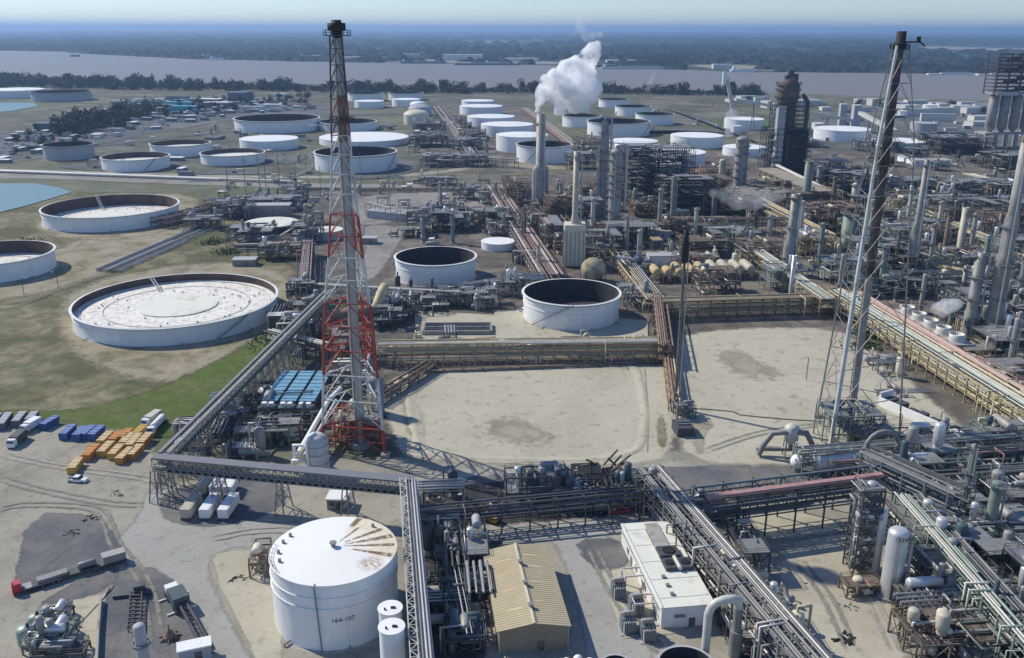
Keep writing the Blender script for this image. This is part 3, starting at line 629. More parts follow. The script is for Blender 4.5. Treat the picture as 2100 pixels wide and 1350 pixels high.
def module(label,u,v,w,d,h,style='grey',seed=None,rot=.1,levels=None,npipe=14,nves=4,walls=False,name='process_unit',cat='process unit',roof=None,xy=None,group=None):
    g=Vector((xy[0],xy[1],0)) if xy else G(u,v); q=random.Random(seed if seed is not None else int(u*7+v)); st,pm,vm=STY[style]
    t=T(name,label,cat,g,rot,group); nl=levels or max(1,round(h/5)); zs=[h*(i+1)/nl for i in range(nl)]
    nx=max(2,round(w/6)+1); ny=max(2,round(d/6)+1); f=MB()
    X=[-w/2+w*i/(nx-1) for i in range(nx)]; Y=[-d/2+d*i/(ny-1) for i in range(ny)]
    for x in X:
        for y in Y: f.beam((x,y,0),(x,y,h),.32)
    for z in zs:
        for x in X: f.beam((x,-d/2,z),(x,d/2,z),.25,.35)
        for y in Y: f.beam((-w/2,y,z),(w/2,y,z),.25,.35)
    zp=0
    for z in zs:
        for y in (-d/2,d/2):
            i=q.randrange(nx-1); f.beam((X[i],y,zp),(X[i+1],y,z),.16); f.beam((X[i+1],y,zp),(X[i],y,z),.16)
        i=q.randrange(ny-1); f.beam((w/2,Y[i],zp),(w/2,Y[i+1],z),.16); f.beam((-w/2,Y[i],zp),(-w/2,Y[i+1],z),.16); zp=z
    P('steel_frame',f,MT[st],t)
    for z in zs:
        m=MB()
        for i in range(nx-1):
            for j in range(ny-1):
                if q.random()<.55: m.box((X[i]+X[i+1])/2,(Y[j]+Y[j+1])/2,z+.18,X[i+1]-X[i]-.05,Y[j+1]-Y[j]-.05,.07)
        if m.v: P('deck',m,MT['steel' if style!='brown' else 'brown'],t)
        m=MB(); m.rail([(-w/2,-d/2,z+.2),(w/2,-d/2,z+.2),(w/2,d/2,z+.2),(-w/2,d/2,z+.2)],1.1,.08,3,True); P('handrail',m,MT[st],t)
    for k in range(nves):
        z=q.choice([0]+zs)+.25; r=q.uniform(.5,1.3); x=q.uniform(-w/2+1.5,w/2-1.5); y=q.uniform(-d/2+1.5,d/2-1.5); m=MB()
        if q.random()<.55:
            l=q.uniform(2.5,min(8,w*.6)); 
            if q.random()<.5: m.drum((x-l/2,y,z+r+.4),(x+l/2,y,z+r+.4),r)
            else: m.drum((x,y-l/2,z+r+.4),(x,y+l/2,z+r+.4),r)
            m.box(x-.0,y,z,1.4,1.4,.8)
        else:
            l=q.uniform(2.5,6); m.drum((x,y,z+r*.5+.5),(x,y,z+l),r); m.cyl(x,y,z,z+.6,r*.8,10)
        P('vessel',m,MT[q.choice(vm)],t)
    for k in range(npipe):
        r=q.choice((.1,.14,.18,.25,.35)); p=(q.uniform(-w/2,w/2),q.uniform(-d/2,d/2),q.uniform(.4,h+1))
        P('pipe',MB().tube(orth(q,p,q.randint(2,5),(w/2+.8,d/2+.8),(.3,h+1.5)),r,7),MT[q.choice(pm)],t)
    if walls:
        m=MB(); m.box(0,0,h*.35,w*.9,d*.9,h*.62); P('enclosure',m,MT[walls],t)
    if roof: m=MB(); m.box(0,0,h+.4,w+1,d+1,.2); P('roof',m,MT[roof],t)
    return t
def building(label,u,v,w,d,h,rot=.1,roof='roofgrey',wall='wall',gable=0,door=True,wins=0,name='building',cat='building',group=None,xy=None,eq=0):
    g=Vector((xy[0],xy[1],0)) if xy else G(u,v); t=T(name,label,cat,g,rot,group)
    m=MB(); m.box(0,0,0,w,d,h)
    if gable:
        for sy in (-1,1):
            vs=[(-w/2,sy*d/2,h),(w/2,sy*d/2,h),(0,sy*d/2,h+gable)]; m.add(vs,[(0,1,2) if sy<0 else (2,1,0)])
    P('wall',m,MT[wall],t); m=MB()
    if gable:
        for sx in (-1,1):
            a=Vector((0,0,h+gable)); b=Vector((sx*(w/2+.5),0,h-.5*gable/(w/2))); n_=Vector((sx*gable,0,w/2)).normalized()*.12; e=d/2+.4
            V=[]
            for p in (a,b): V+=[p+Vector((0,-e,.02)),p+Vector((0,e,.02)),p+n_+Vector((0,e,.02)),p+n_+Vector((0,-e,.02))]
            fs=[(0,1,2,3),(7,6,5,4),(3,2,6,7),(1,0,4,5),(0,3,7,4),(2,1,5,6)]
            m.add(V,fs if sx>0 else [tuple(reversed(f)) for f in fs])
    else:
        m.box(0,0,h+.003,w+.6,d+.6,.35)
    P('roof',m,MT[roof],t)
    if door:
        m=MB(); m.box(w*.1,-d/2-.04,0,1.4,.1,2.4); P('door',m,MT['brown'],t)
    for i in range(wins):
        m=MB(); m.box(-w/2+w*(i+.5)/wins,-d/2-.03,h*.45,1.2,.1,1.1); P('window',m,MT['glass'],t)
    for i in range(eq):
        m=MB(); x=R.uniform(-w*.35,w*.35); y=R.uniform(-d*.35,d*.35); m.box(x,y,h+.36,R.uniform(1,2.2),R.uniform(1,2.4),R.uniform(.6,1.4)); P('roof_unit',m,MT['greypipe'],t)
    return t
# ================================================================ TANKS
Tk=tank
Tk('wide low white tank with mottled floating roof and centre disc on bare dirt',147,568,676,714,shell='white',depth_in=.42,detail=2,roofmat='mottle',stairs=(-.9,.4))
Tk('white tank with rusty inner wall above the mottled roof, beside the blue pond',84,366,449,480,depth_in=.78,detail=2,roofmat='mottle')
Tk('white tank cut off by the frame edge, dirty roof under a rusty inner wall',-140,112,548,588,depth_in=.7,detail=2,roofmat='mottle')
Tk('deep open white tank with diagonal stairs and brown streaks behind the tan rack',1075,1272,626,681,depth_in=.8,detail=2,stairs=(-2.55,.95))
Tk('deep open white tank wrapped by a pipe bridge, nearest neighbour of the gravel road',812,976,545,590,depth_in=.8,detail=2,stairs=None)
CT,cc,cr,ch=Tk('big white cone roof tank with rust streaks fanning over the roof, numbered 164-107',555,815,1203,1338,kind='cone',detail=2)
Tk('open white tank seen through the red and white tower',645,813,322,358,depth_in=.75,stairs=(-.6,.5))
Tk('very wide tank with greenish white flat roof behind the tower',655,838,292,305,kind='flat')
Tk('open dark tank half hidden behind the wide flat roofed tank',655,772,255,272,depth_in=.7)
Tk('largest open tank of the field, dark inside, behind the bright white flat tank',480,655,251,276,depth_in=.7)
Tk('bright white flat roofed tank in front of the largest open tank',491,612,292,312,kind='flat')
Tk('white tank with pale sunken roof beside the grassy dike, third of the small three',411,543,322,344,depth_in=.4,roofmat='mottle')
Tk('white tank with pale sunken roof standing behind the other two of its trio',307,432,302,326,depth_in=.4,roofmat='mottle')
Tk('white tank with patchy white roof by the long pipeline',207,348,331,356,depth_in=.45,roofmat='mottle',stairs=(-1,.4))
Tk('dull grey open tank nearest the crowded industrial yard',86,193,304,333,shell='greytank',depth_in=.7)
Tk('grey blue open tank beside the far pond',62,188,194,212,shell='greytank',depth_in=.6)
Tk('white topped tank at the frame edge above the far pond',-40,92,190,206,kind='flat')
Tk('open white tank in the far pair behind the tower, nearer the tower',713,786,194,210,depth_in=.7)
Tk('small white flat tank just in front of the far open tank',727,788,210,224,kind='flat')
Tk('open white tank by the far pipe corridor',797,868,193,208,depth_in=.7)
Tk('small white tank before the open tank by the far pipe corridor',804,862,206,221,kind='flat')
Tk('small cream tank with domed roof in front of the grey domed ones',828,880,238,258,kind='dome',shell='cream',roofmat='cream')
Tk('grey white domed tank behind the cream domed one',838,886,226,240,kind='dome',shell='greytank',roofmat='greytank')
Tk('smallest domed tank, farthest of the domed three',841,875,216,226,kind='dome',shell='white')
for i,(a,b,c_,d_,o_) in enumerate([(947,1014,209,222,'farthest'),(943,1031,221,238,'second farthest'),(959,1056,243,262,'middle'),(987,1094,260,283,'second nearest'),(1018,1124,282,314,'nearest')]):
    Tk('white cone roof tank, %s of the row of five along the corridor'%o_,a,b,c_,d_,kind='cone',group='row of white cone roof tanks')
Tk('open white tank with slanting stairs right behind the steam stack',1060,1173,302,337,depth_in=.75,stairs=(-2.3,.6))
Tk('open white tank under the steam plume',1154,1232,240,262,depth_in=.7)
Tk('open white tank at the far end beside the steam plume',1228,1291,205,221,depth_in=.7)
Tk('open white tank with clear rim on the grass behind the large open one',1262,1335,220,239,depth_in=.7)
Tk('open white tank beside the grassy diagonal dike, casting a round shadow',1304,1383,236,257,depth_in=.7)
Tk('large open white tank just behind the slim platform column',1205,1333,254,281,depth_in=.7,stairs=(-.8,.5))
Tk('white flat roofed tank in front of the large open one',1248,1350,294,313,kind='flat')
Tk('cream white flat roofed tank alone on the dirt near the grass dike',1376,1484,282,305,kind='flat')
Tk('widest white flat roofed tank behind the dark leafy unit',1320,1448,318,343,kind='flat')
Tk('white flat roofed tank partly hidden by the dark unit',1284,1398,341,357,kind='flat')
Tk('white flat roofed tank beside the dome topped column',1483,1572,305,322,kind='flat')
Tk('white tank behind light steam next to the big dark reactor',1486,1568,246,266,kind='flat')
Tk('small white tank touching the reactor tower base shadow',1500,1522,258,272,kind='flat')
Tk('wide white tank with bright roof below the sloping conveyor',1670,1790,268,290,kind='flat')
Tk('small white tank at the edge of the wide bright roofed one',1666,1690,252,266,kind='flat')
Tk('long low white tank behind the rusty flare tower',1788,1900,292,301,kind='flat')
Tk('dull grey tank behind the rusty flare tower',1868,1925,252,272,kind='flat',shell='greytank',roofmat='greytank')
Tk('white small tank on the river side behind the rusty flare tower',1893,1925,214,229,kind='flat')
Tk('white drum tank near the far riverside roofs',1842,1862,226,240,kind='flat')
Tk('small white tank with a flat top at the end of the pink pipe corridor',988,1056,502,517,kind='flat')
for a,b,c_,d_,l in [(503,612,468,476,'grey white clarifier basin with pale flat cover'),(641,704,478,496,'pale clarifier with white rim behind the tower lattice')]:
    Tk(l,a,b,c_,d_,kind='flat',shell='greytank',roofmat='disc')
t_,c_,r_,h_=Tk('dark open clarifier with a footbridge across it',533,641,489,506,depth_in=.7,shell='concrete')
m=MB(); m.beam((-r_*.1,-r_,h_+.2),(r_*.15,r_,h_+.2),1.6,.4); P('footbridge',m,MT['concrete'],t_)
Tk('small pale open tank beneath the blue slatted cooler',577,622,876,908,depth_in=.8,shell='cream')
Tk('open grey basin rim at the bottom edge beside the goose neck pipe',1352,1470,1402,1430,depth_in=.8,shell='greytank')
Tk('dark basin beside the warehouse shadow at the bottom edge',1235,1300,1385,1408,depth_in=.8,shell='greytank')
# two silos beside the numbered tank
for vt,vb,l in ((1262,1375,'farther'),(1302,1440,'nearer')):
    t,c,r,h=Tk('slim white silo with domed top beside the numbered tank, the %s one of two'%l,779 if l=='farther' else 780,827 if l=='farther' else 832,vt,vb,kind='cone',group='silos beside the tank')
    m=MB(); m.box(.6,-.2,h+.12,.9,.5,.25); m.cyl(-.9,-.8,h+.1,h+.5,.2,8); P('hatch',m,MT['black'],t)
# round sphere
g=G(1217,576); t=T('spherical_tank','weathered yellowish sphere tank behind the deep open tank','sphere tank',g); rs=6.2
m=MB(); m.ball(0,0,rs*.95,rs,28,16); P('shell',m,MT['sphere'],t)
m=MB()
for k in range(8): a=k*pi/4; m.beam((rs*cos(a),rs*sin(a),0),(rs*cos(a),rs*sin(a),rs),.5)
P('support_leg',m,MT['concrete'],t)
# tank number and rust on the roof
def radial_rust():
    m=bpy.data.materials.new('roof_paint_with_rust_rays'); m.use_nodes=True; nt=m.node_tree; N=nt.nodes; L=nt.links; b=N['Principled BSDF']; b.inputs['Roughness'].default_value=.6
    co=N.new('ShaderNodeTexCoord').outputs['Object']; sp=N.new('ShaderNodeSeparateXYZ'); L.new(co,sp.inputs[0])
    def ma(op,a,bb=None):
        x=N.new('ShaderNodeMath'); x.operation=op
        for i,s_ in enumerate((a,bb)):
            if s_ is None: continue
            if isinstance(s_,(int,float)): x.inputs[i].default_value=s_
            else: L.new(s_,x.inputs[i])
        return x.outputs[0]
    def rg(s_,a,bb):
        x=N.new('ShaderNodeMapRange'); x.inputs[1].default_value=a; x.inputs[2].default_value=bb; L.new(s_,x.inputs[0]); return x.outputs[0]
    an=ma('ARCTAN2',sp.outputs[1],sp.outputs[0]); rad=ma('SQRT',ma('ADD',ma('MULTIPLY',sp.outputs[0],sp.outputs[0]),ma('MULTIPLY',sp.outputs[1],sp.outputs[1])))
    rays=None
    for a_,w_,r0,r1 in ((-.18,.055,.3,.97),(.14,.05,.14,.96),(.42,.07,.16,.97),(.72,.055,.18,.92),(1.12,.04,.12,.7),(1.3,.06,.65,.98)):
        d=ma('ABSOLUTE',ma('SUBTRACT',an,a_)); one=ma('SUBTRACT',1,rg(d,w_*.75,w_*1.2)); k=ma('MULTIPLY',one,ma('MULTIPLY',rg(rad,cr*r0,cr*(r0+.06)),ma('SUBTRACT',1,rg(rad,cr*r1,cr*(r1+.02)))))
        rays=k if rays is None else ma('MAXIMUM',rays,k)
    nz=N.new('ShaderNodeTexNoise'); nz.inputs['Scale'].default_value=1.1; nz.inputs['Detail'].default_value=6; nz.inputs['Roughness'].default_value=.7; L.new(co,nz.inputs['Vector'])
    rays=ma('MULTIPLY',rays,rg(nz.outputs['Fac'],.30,.5))
    # corroded patch
    vd=N.new('ShaderNodeVectorMath'); vd.operation='DISTANCE'; L.new(co,vd.inputs[0]); vd.inputs[1].default_value=(cr*.66,-cr*.42,ch+.2)
    pt=ma('MULTIPLY',ma('SUBTRACT',1,rg(vd.outputs['Value'],.8,3.4)),rg(nz.outputs['Fac'],.40,.6))
    wd=ma('MULTIPLY',ma('MULTIPLY',rg(an,-.34,-.2),ma('SUBTRACT',1,rg(an,1.25,1.45))),rg(rad,cr*.2,cr*.8)); wd=ma('MULTIPLY',wd,rg(nz.outputs['Fac'],.2,.75))
    c0=N.new('ShaderNodeMix'); c0.data_type='RGBA'; c0.inputs[6].default_value=(.85,.84,.79,1); c0.inputs[7].default_value=(.66,.52,.24,1); L.new(wd,c0.inputs[0])
    c1=N.new('ShaderNodeMix'); c1.data_type='RGBA'; L.new(c0.outputs[2],c1.inputs[6]); c1.inputs[7].default_value=(.20,.12,.05,1); L.new(rays,c1.inputs[0])
    c2=N.new('ShaderNodeMix'); c2.data_type='RGBA'; L.new(c1.outputs[2],c2.inputs[6]); c2.inputs[7].default_value=(.34,.13,.03,1); L.new(pt,c2.inputs[0])
    L.new(c2.outputs[2],b.inputs['Base Color']); return m
for o in CT.children:
    if o.name.startswith('roof') and 'vent' not in o.name and 'hatch' not in o.name: o.data.materials[0]=radial_rust()
fc=bpy.data.curves.new('tank_number','FONT'); fc.body='164-107'; fc.size=1.45; fc.extrude=.01; fc.align_x='CENTER'; fo=bpy.data.objects.new('tank_number',fc); C.objects.link(fo)
dg=bpy.context.evaluated_depsgraph_get(); me=bpy.data.meshes.new_from_object(fo.evaluated_get(dg)); bpy.data.objects.remove(fo)
a0=-pi/2+atan2(-cc.x,cc.y)*-1+.52
for v in me.vertices:
    a=a0+v.co.x/cr; rr=cr+.04+v.co.z; z=v.co.y+ch*.44; v.co=(rr*cos(a),rr*sin(a),z)
me.materials.clear(); me.materials.append(MT['black']); P('tank_number',me,None,CT)
m=MB(); a=-pi/2-.1; m.tube([(cr*.98*cos(a),cr*.98*sin(a),ch+.3),((cr+.35)*cos(a),(cr+.35)*sin(a),ch-.2),((cr+.35)*cos(a+.05),(cr+.35)*sin(a+.05),.2)],.13,7); P('foam_pipe',m,MT['greypipe'],CT)

# ================================================================ FLARE TOWERS
def tri_tower(name,label,base,topc,H,tw,bands,panels,legw=.5,bw=.2,mats=('red','twhite','black'),prof=((0,1),(1,0))):
    c=sum((Vector((b[0],b[1],0)) for b in base),Vector())/3; t=T(name,label,'flare tower',(c.x,c.y,0))
    B=[Vector((b[0]-c.x,b[1]-c.y,0)) for b in base]; Tp=[Vector((b.x,b.y,0)).normalized()*tw for b in B]
    def L_(i,z): 
        k=min(1,z/H); f_=next((y0+(y1-y0)*(k-x0)/(x1-x0) for (x0,y0),(x1,y1) in zip(prof,prof[1:]) if k<=x1),prof[-1][1]); p=Tp[i].lerp(B[i],f_); return Vector((p.x,p.y,z))
    def band(z):
        for z0,k in bands:
            if z<z0: return k
        return bands[-1][1]
    MM=[MT[k] for k in mats]
    zs=[0]; z=0
    while z<H-1: z=min(H,z+max(3.5,panels*(1-.55*z/H))); zs.append(z)
    for i in range(3):
        m=MB()
        for a,b in zip(zs,zs[1:]): m.m=band((a+b)/2); m.tube([L_(i,a),L_(i,b)],(legw*(2.6 if (legw<.35 and i==0) else 1))*(1-.5*a/H),8,False)
        P('leg',m,MM,t)
    for i in range(3):
        j=(i+1)%3; m=MB()
        for a,b in zip(zs,zs[1:]):
            m.m=band((a+b)/2); w_=bw*(1-.4*a/H)
            m.beam(L_(i,b),L_(j,b),w_*1.2)
            mid=(L_(i,b)+L_(j,b))/2
            m.beam(L_(i,a),mid,w_); m.beam(L_(j,a),mid,w_)
            if a<H*.55:
                q1=(L_(i,a)+mid)/2; m.beam(q1,(L_(i,a)+L_(i,b))/2,w_*.6); q2=(L_(j,a)+mid)/2; m.beam(q2,(L_(j,a)+L_(j,b))/2,w_*.6)
                m.beam(q1,(L_(i,a)*.65+L_(j,a)*.35),w_*.6)
        P('bracing',m,MM,t)
    return t,L_,zs
# red and white tower
b0=G(664,928); b1=G(793,938); mid=(b0+b1)/2; per=Vector((-(b1-b0).y,(b1-b0).x,0)).normalized(); b2=mid+per*(b1-b0).length*.866
tc=(b0+b1+b2)/3; H1=ZV(tc.y,75)
zb=[ZV(tc.y,v) for v in (872,752,640,528,430,292,196)]
t,L_,zs=tri_tower('flare_tower','tall flare tower painted in red and white bands over the blue cooler',[b0,b1,b2],None,H1,1.9,[(zb[0],0),(zb[1],1),(zb[2],0),(zb[3],1),(zb[4],0),(zb[5],1),(zb[6],3),(999,2)],8.5,.42,.27,('red','twhite','dsteel','mutedred'),prof=((0,1),(.37,.66),(.5,.42),(.61,.28),(.74,.14),(1,0)))
ZT=ZV(tc.y,42)
m=MB(); m.lathe([(1.3,1.5),(1.3,zb[0]),(1.22,zb[3]),(1.15,zb[5])],n=20); m.m=1; m.lathe([(1.15,zb[5]),(1.1,zb[6])],n=20); m.m=0; m.lathe([(1.1,zb[6]),(1.05,H1)],n=20); P('flare_stack',m,[MT['tgrey'],MT['rpipe']],t)
m=MB(); m.lathe([(1.2,H1-.5),(1.35,H1+.5),(1.35,H1+1.2),(2.4,H1+1.3),(2.4,H1+3.2),(1.3,H1+3.3),(1.3,ZT),(1.1,ZT),(1.0,ZT-2)],n=16); P('flare_tip',m,MT['black'],t)
for z,rr in ((H1,3.6),(H1-22,3.2)):
    m=MB(); m.lathe([(1.3,z),(rr,z),(rr,z+.25),(1.3,z+.25)],n=14,sharp=True); m.rail([(rr*cos(k*pi/7),rr*sin(k*pi/7),z+.2) for k in range(14)],1.3,.12,3,True); P('platform',m,MT['dsteel'],t)
for k,(a,r_) in enumerate(((.6,.2),(1.5,.16),(2.6,.24),(4.3,.14))):
    p=[(1.6*cos(a),1.6*sin(a),1)]+[((1.6-.2*z/H1)*cos(a),(1.6-.2*z/H1)*sin(a),z) for z in (H1*.5,H1)]; P('riser_pipe',MB().tube(p,r_,8),MT['greypipe' if k%2 else 'pipe'],t)
m=MB(); m.beam((-9,-1,ZV(tc.y,258)),(0,0,ZV(tc.y,258)),.5,.3); P('service_arm',m,MT['twhite'],t)
m=MB()
for b in (b0,b1,b2): m.box(b.x-tc.x,b.y-tc.y,0,2.6,2.6,1.2)
m.cyl(0,0,0,1.6,3,12); P('footing',m,MT['concrete'],t)
# rusty tower
b0=G(1700,925); b1=G(1850,893); mid=(b0+b1)/2; b1=mid+(b1-mid)*.95; b0=mid-(b1-mid); per=Vector((-(b1-b0).y,(b1-b0).x,0)).normalized(); b2=mid+per*(b1-b0).length*.8
tc2=(b0+b1+b2)/3; H2=ZV(tc2.y,92); zz=[ZV(tc2.y,v) for v in (560,330,120)]
t,L_,zs=tri_tower('flare_tower','rust brown flare tower with one long pale leg beside the sand basin',[b0,b1,b2],None,H2,2.4,[(zz[0],0),(zz[1],1),(999,2)],13,.3,.17,('steel','steel','steel'),prof=((0,1),(.78,.38),(1,0)))
for o in t.children:
    if o.name.startswith('leg'): o.data.materials.clear(); [o.data.materials.append(MT['twhite' if o.name=='leg.003' else 'steel']) for _ in range(3)]
m=MB(); m.lathe([(1.05,1),(1.05,H2*.3),(1.05,H2*.45)],n=18); m.m=1; m.lathe([(1.05,H2*.45),(1.2,H2*.5),(1.1,H2)],n=18); P('flare_stack',m,[MT['colgrey'],MT['rust']],t)
ZT=ZV(tc2.y,62); m=MB(); m.lathe([(1.6,H2-1),(1.8,H2),(1.6,H2+1),(1.25,H2+1.1),(1.25,ZT),(1.1,ZT),(1.0,ZT-2)],n=16); P('flare_tip',m,MT['black'],t)
for z,rr in ((H2-1,3.3),(zz[1],3.2),(zz[0],3.4),(H2*.72,3.2)):
    rr-=.8; m=MB(); m.lathe([(1.4,z),(rr,z),(rr,z+.25),(1.4,z+.25)],n=12,sharp=True); m.rail([(rr*cos(k*pi/6),rr*sin(k*pi/6),z+.2) for k in range(12)],1.3,.12,3,True); P('platform',m,MT['rust'],t)
m=MB(); m.beam((0,0,H2+1),(5,-1,H2+1),.4); m.cyl(4.4,-1,H2+1,H2+2.4,.6,8); m.beam((5,-1,H2+1),(6.4,-1,H2-.2),.3); P('davit_arm',m,MT['black'],t)
for a,r_,hh in ((.4,.35,.98),(3.4,.25,.97)):
    P('riser_pipe',MB().tube([(1.45*cos(a),1.45*sin(a),1),(1.4*cos(a),1.4*sin(a),H2*hh)],r_*.45,8),MT['steel' if a<3 else 'rust'],t)
m=MB()
for b in (b0,b1,b2): m.box(b.x-tc2.x,b.y-tc2.y,0,2.8,2.8,1.2)
P('footing',m,MT['concrete'],t)
# ================================================================ COLUMNS AND STACKS
st=column('grey steam stack, slim above and wide below, with the white plume',1108,436,232,34,mat='colgrey',name='steam_stack',cat='stack',plats=1,top='open',prof=[(1,0),(1,.43),(.92,.465),(.56,.49),(.52,1)],seed=3)
hs=column('cream furnace stack rising from a square heater box',1178,545,310,30,mat='colcream',name='furnace_stack',cat='stack',plats=2,top='open',prof=[(.62,0),(.62,.40),(.42,.46),(.38,1)],seed=1)
m=MB(); m.box(0,0,1,11,10,ZV(G(1178,545).y,462)); P('heater_box',m,MT['cream'],hs)
m=MB()
for k in range(5): m.box(-5.7,-4+k*2,0,.35,.35,ZV(G(1178,545).y,470)); m.box(-4.4+k*2.2,-5.2,0,.35,.35,ZV(G(1178,545).y,470))
P('buckstay',m,MT['steel'],hs)
column('slim grey green column lined with small platforms behind the heater',1235,447,247,14,mat='colgrey',plats=9,over=True)
column('second slim column hugging the tall slim one',1226,447,300,8,mat='colcream',plats=4)
column('thick brownish column with platforms beside the dark unit',1259,482,305,26,mat='colgrey',plats=10,over=True)
column('round headed column beside white flat tanks',1515,402,279,27,mat='colgrey',plats=7)
column('green grey stack just left of the twin slim stacks',1650,432,325,15,mat='green',name='vent_stack',cat='stack',plats=2,top='open')
column('short pale column behind the green grey stack',1678,395,338,12,mat='colgrey',plats=3)
column('light cone topped stack near the shadowed yard',1750,432,372,14,mat='colcream',name='vent_stack',cat='stack',plats=1,top='cone')
column('thick grey brown stack above the green steel cage',1617,562,396,24,mat='colgrey',name='furnace_stack',cat='stack',plats=3,top='open',prof=[(1.2,0),(1.2,.35),(.8,.5),(.75,1)])
column('bright slim stack in front of the green steel cage',1622,612,520,9,mat='silver',name='vent_stack',cat='stack',plats=0,top='open')
column('ribbed olive furnace column under the pale leg of the rusty tower',1736,528,432,30,mat='green',plats=3,top='open')
column('tall tapering grey stack behind the rusty tower',1868,562,325,22,mat='colgrey',name='furnace_stack',cat='stack',plats=3,top='open',prof=[(1.1,0),(1.1,.34),(.55,.5),(.42,1)])
column('slim pale stack over the rusty exchanger rows',1962,552,420,13,mat='colcream',name='vent_stack',cat='stack',plats=1,top='open')
column('thin dark stack beside the slim pale one',1932,545,440,8,mat='brown',name='vent_stack',cat='stack',plats=1,top='open')
column('thin post like stack above the gray fans',1970,625,540,8,mat='steel',name='vent_stack',cat='stack',plats=1,top='open')
column('tallest grey stack at the frame edge with a platform collar',2033,695,290,38,mat='colgrey',name='furnace_stack',cat='stack',plats=5,top='open',prof=[(.85,0),(.85,.38),(1.15,.40),(.75,.45),(.75,.62),(.55,.66),(.5,1)],seed=5)
column('shorter grey stack beside the tallest one, collars midway',1986,690,515,28,mat='colgrey',name='furnace_stack',cat='stack',plats=4,top='open',prof=[(1,0),(1,.3),(.82,.34),(.8,.88),(.5,.9),(.5,1)],seed=6)
column('pale column at the far edge behind the tallest stack',2096,420,280,14,mat='colcream',plats=4)
fp=column('thin brown flare pole with a thick black head between the two basins',1386,838,490,7,mat='brown',name='flare_pole',cat='flare pole',plats=0,top='open',ladder=True,prof=[(1,0),(1,.82),(.9,1)])
g=G(1386,838); zt=ZV(g.y,490); m=MB(); m.lathe([(.5,zt-8),(1.2,zt-7),(1.3,zt-2),(.9,zt),(.8,zt+3),(.6,zt+3)],n=12); P('flare_tip',m,MT['black'],fp)
# ------------------------------------------------ reactor tower, far coker derrick
def framed(label,ub,vb,vt,w,d,name,cat,style,levels,extra=None,npipe=20,nves=6):
    g=G(ub,vb); h=ZV(g.y,vt); return module(label,ub,vb,w,d,h,style,levels=levels,npipe=npipe,nves=nves,name=name,cat=cat),g,h
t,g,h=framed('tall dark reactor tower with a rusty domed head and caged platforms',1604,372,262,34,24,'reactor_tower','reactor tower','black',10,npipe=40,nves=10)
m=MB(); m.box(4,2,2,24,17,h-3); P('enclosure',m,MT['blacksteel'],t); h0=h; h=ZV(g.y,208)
m=MB()
for k in range(7):
    z=h0+(h-h0)*k/6; m.rail([(-12,-10,z),(9,-10,z),(9,9,z),(-12,9,z)],1.3,.25,4,True); m.box(-1.5,-.5,z-.2,21,19,.3)
    if k<6:
        for x in (-12,-1.5,9):
            for y in (-10,9): m.beam((x,y,z),(x,y,h0+(h-h0)*(k+1)/6),.6)
        m.beam((-12,-10,z),(-1.5,-10,h0+(h-h0)*(k+1)/6),.35)
P('upper_frame',m,MT['dsteel'],t); m=MB(); m.cyl(-1.5,0,h0,h,7,18); P('reactor_shell',m,MT['brown'],t)
m=MB(); r=9.0; m.lathe([(r*.8,h-5),(r*.8,h),(r,h+3),(r,h+9),(r*.95,h+13),(r*.75,h+17),(r*.4,h+19.5),(0,h+20)],-2,0,24); P('reactor_head',m,MT['brown'],t)
m=MB(); m.cyl(-1,0,h+19,h+25,2.6,10); m.box(2,0,h+17,5,5,5); m.box(-5,-2,h+18,3,3,3)
for z_ in (3,9,14): m.rail([(-2+(r+1)*cos(k*pi/8),(r+1)*sin(k*pi/8),h+z_) for k in range(16)],1.4,.3,3,True)
m.box(0,0,0,.1,.1,.1); m.rail([(-2+r*1.02*cos(k*pi/8),r*1.02*sin(k*pi/8),h+12) for k in range(16)],1.4,.3,3,True); P('top_nozzle',m,MT['dsteel'],t)
m=MB(); m.box(-10,-9,2,6,5,h-6)
for k in range(16): m.box(-10,-11.8,4+k*(h/17),6.6,.6,1.6)
P('lift_shaft',m,MT['greytank'],t)
P('downcomer',MB().tube([(9,-4,h+6),(14,-4,h),(14,-4,12),(9,-4,8)],1.6,10),MT['dpipe'],t)
g=G(2070,300); hd=ZV(g.y,190); ht=ZV(g.y,108)
t=T('coker_structure','dark coker drum structure with a lattice derrick on top near the frame edge','coker structure',g,.1)
for k in range(5):
    m=MB(); x=-26+k*13; m.lathe([(1.5,hd*.28),(5.2,hd*.38),(5.2,hd*.96),(2,hd)],x,0,16); P('coke_drum',m,MT['colgrey'],t)
m=MB(); m.box(0,0,hd*.26,72,20,2.2)
for k in range(7): m.box(-34+k*11.3,-9,0,3,3,hd*.26); m.box(-34+k*11.3,9,0,3,3,hd*.26)
P('concrete_table',m,MT['concrete'],t)
m=MB(); m.box(0,0,hd,66,22,1.5); m.box(-20,-11.5,hd-1,24,1,4); P('drill_deck',m,MT['greytank'],t)
m=MB(); W=68; n=11
for k in range(n+1):
    z=hd+(ht-hd)*k/n; s_=1
    for y in (-9,9): m.beam((-W/2*s_,y,z),(W/2*s_,y,z),.7)
    for i in range(6):
        x=(-W/2+W*i/5); 
        m.beam((x*s_,-9,z),(x*s_,9,z),.5)
        if k<n:
            z2=hd+(ht-hd)*(k+1)/n; s2=1
            for y in (-9,9): m.beam((x*s_,y,z),(x*s2,y,z2),.9); 
            if i<5: m.beam((x*s_,-9,z),((x+W/5)*s2,-9,z2),.4)
    m.box(0,2,z,W*s_*.96,9,.5); m.box((k%3-1)*14,-4,z,12,6,4)
P('derrick',m,MT['rust'],t)
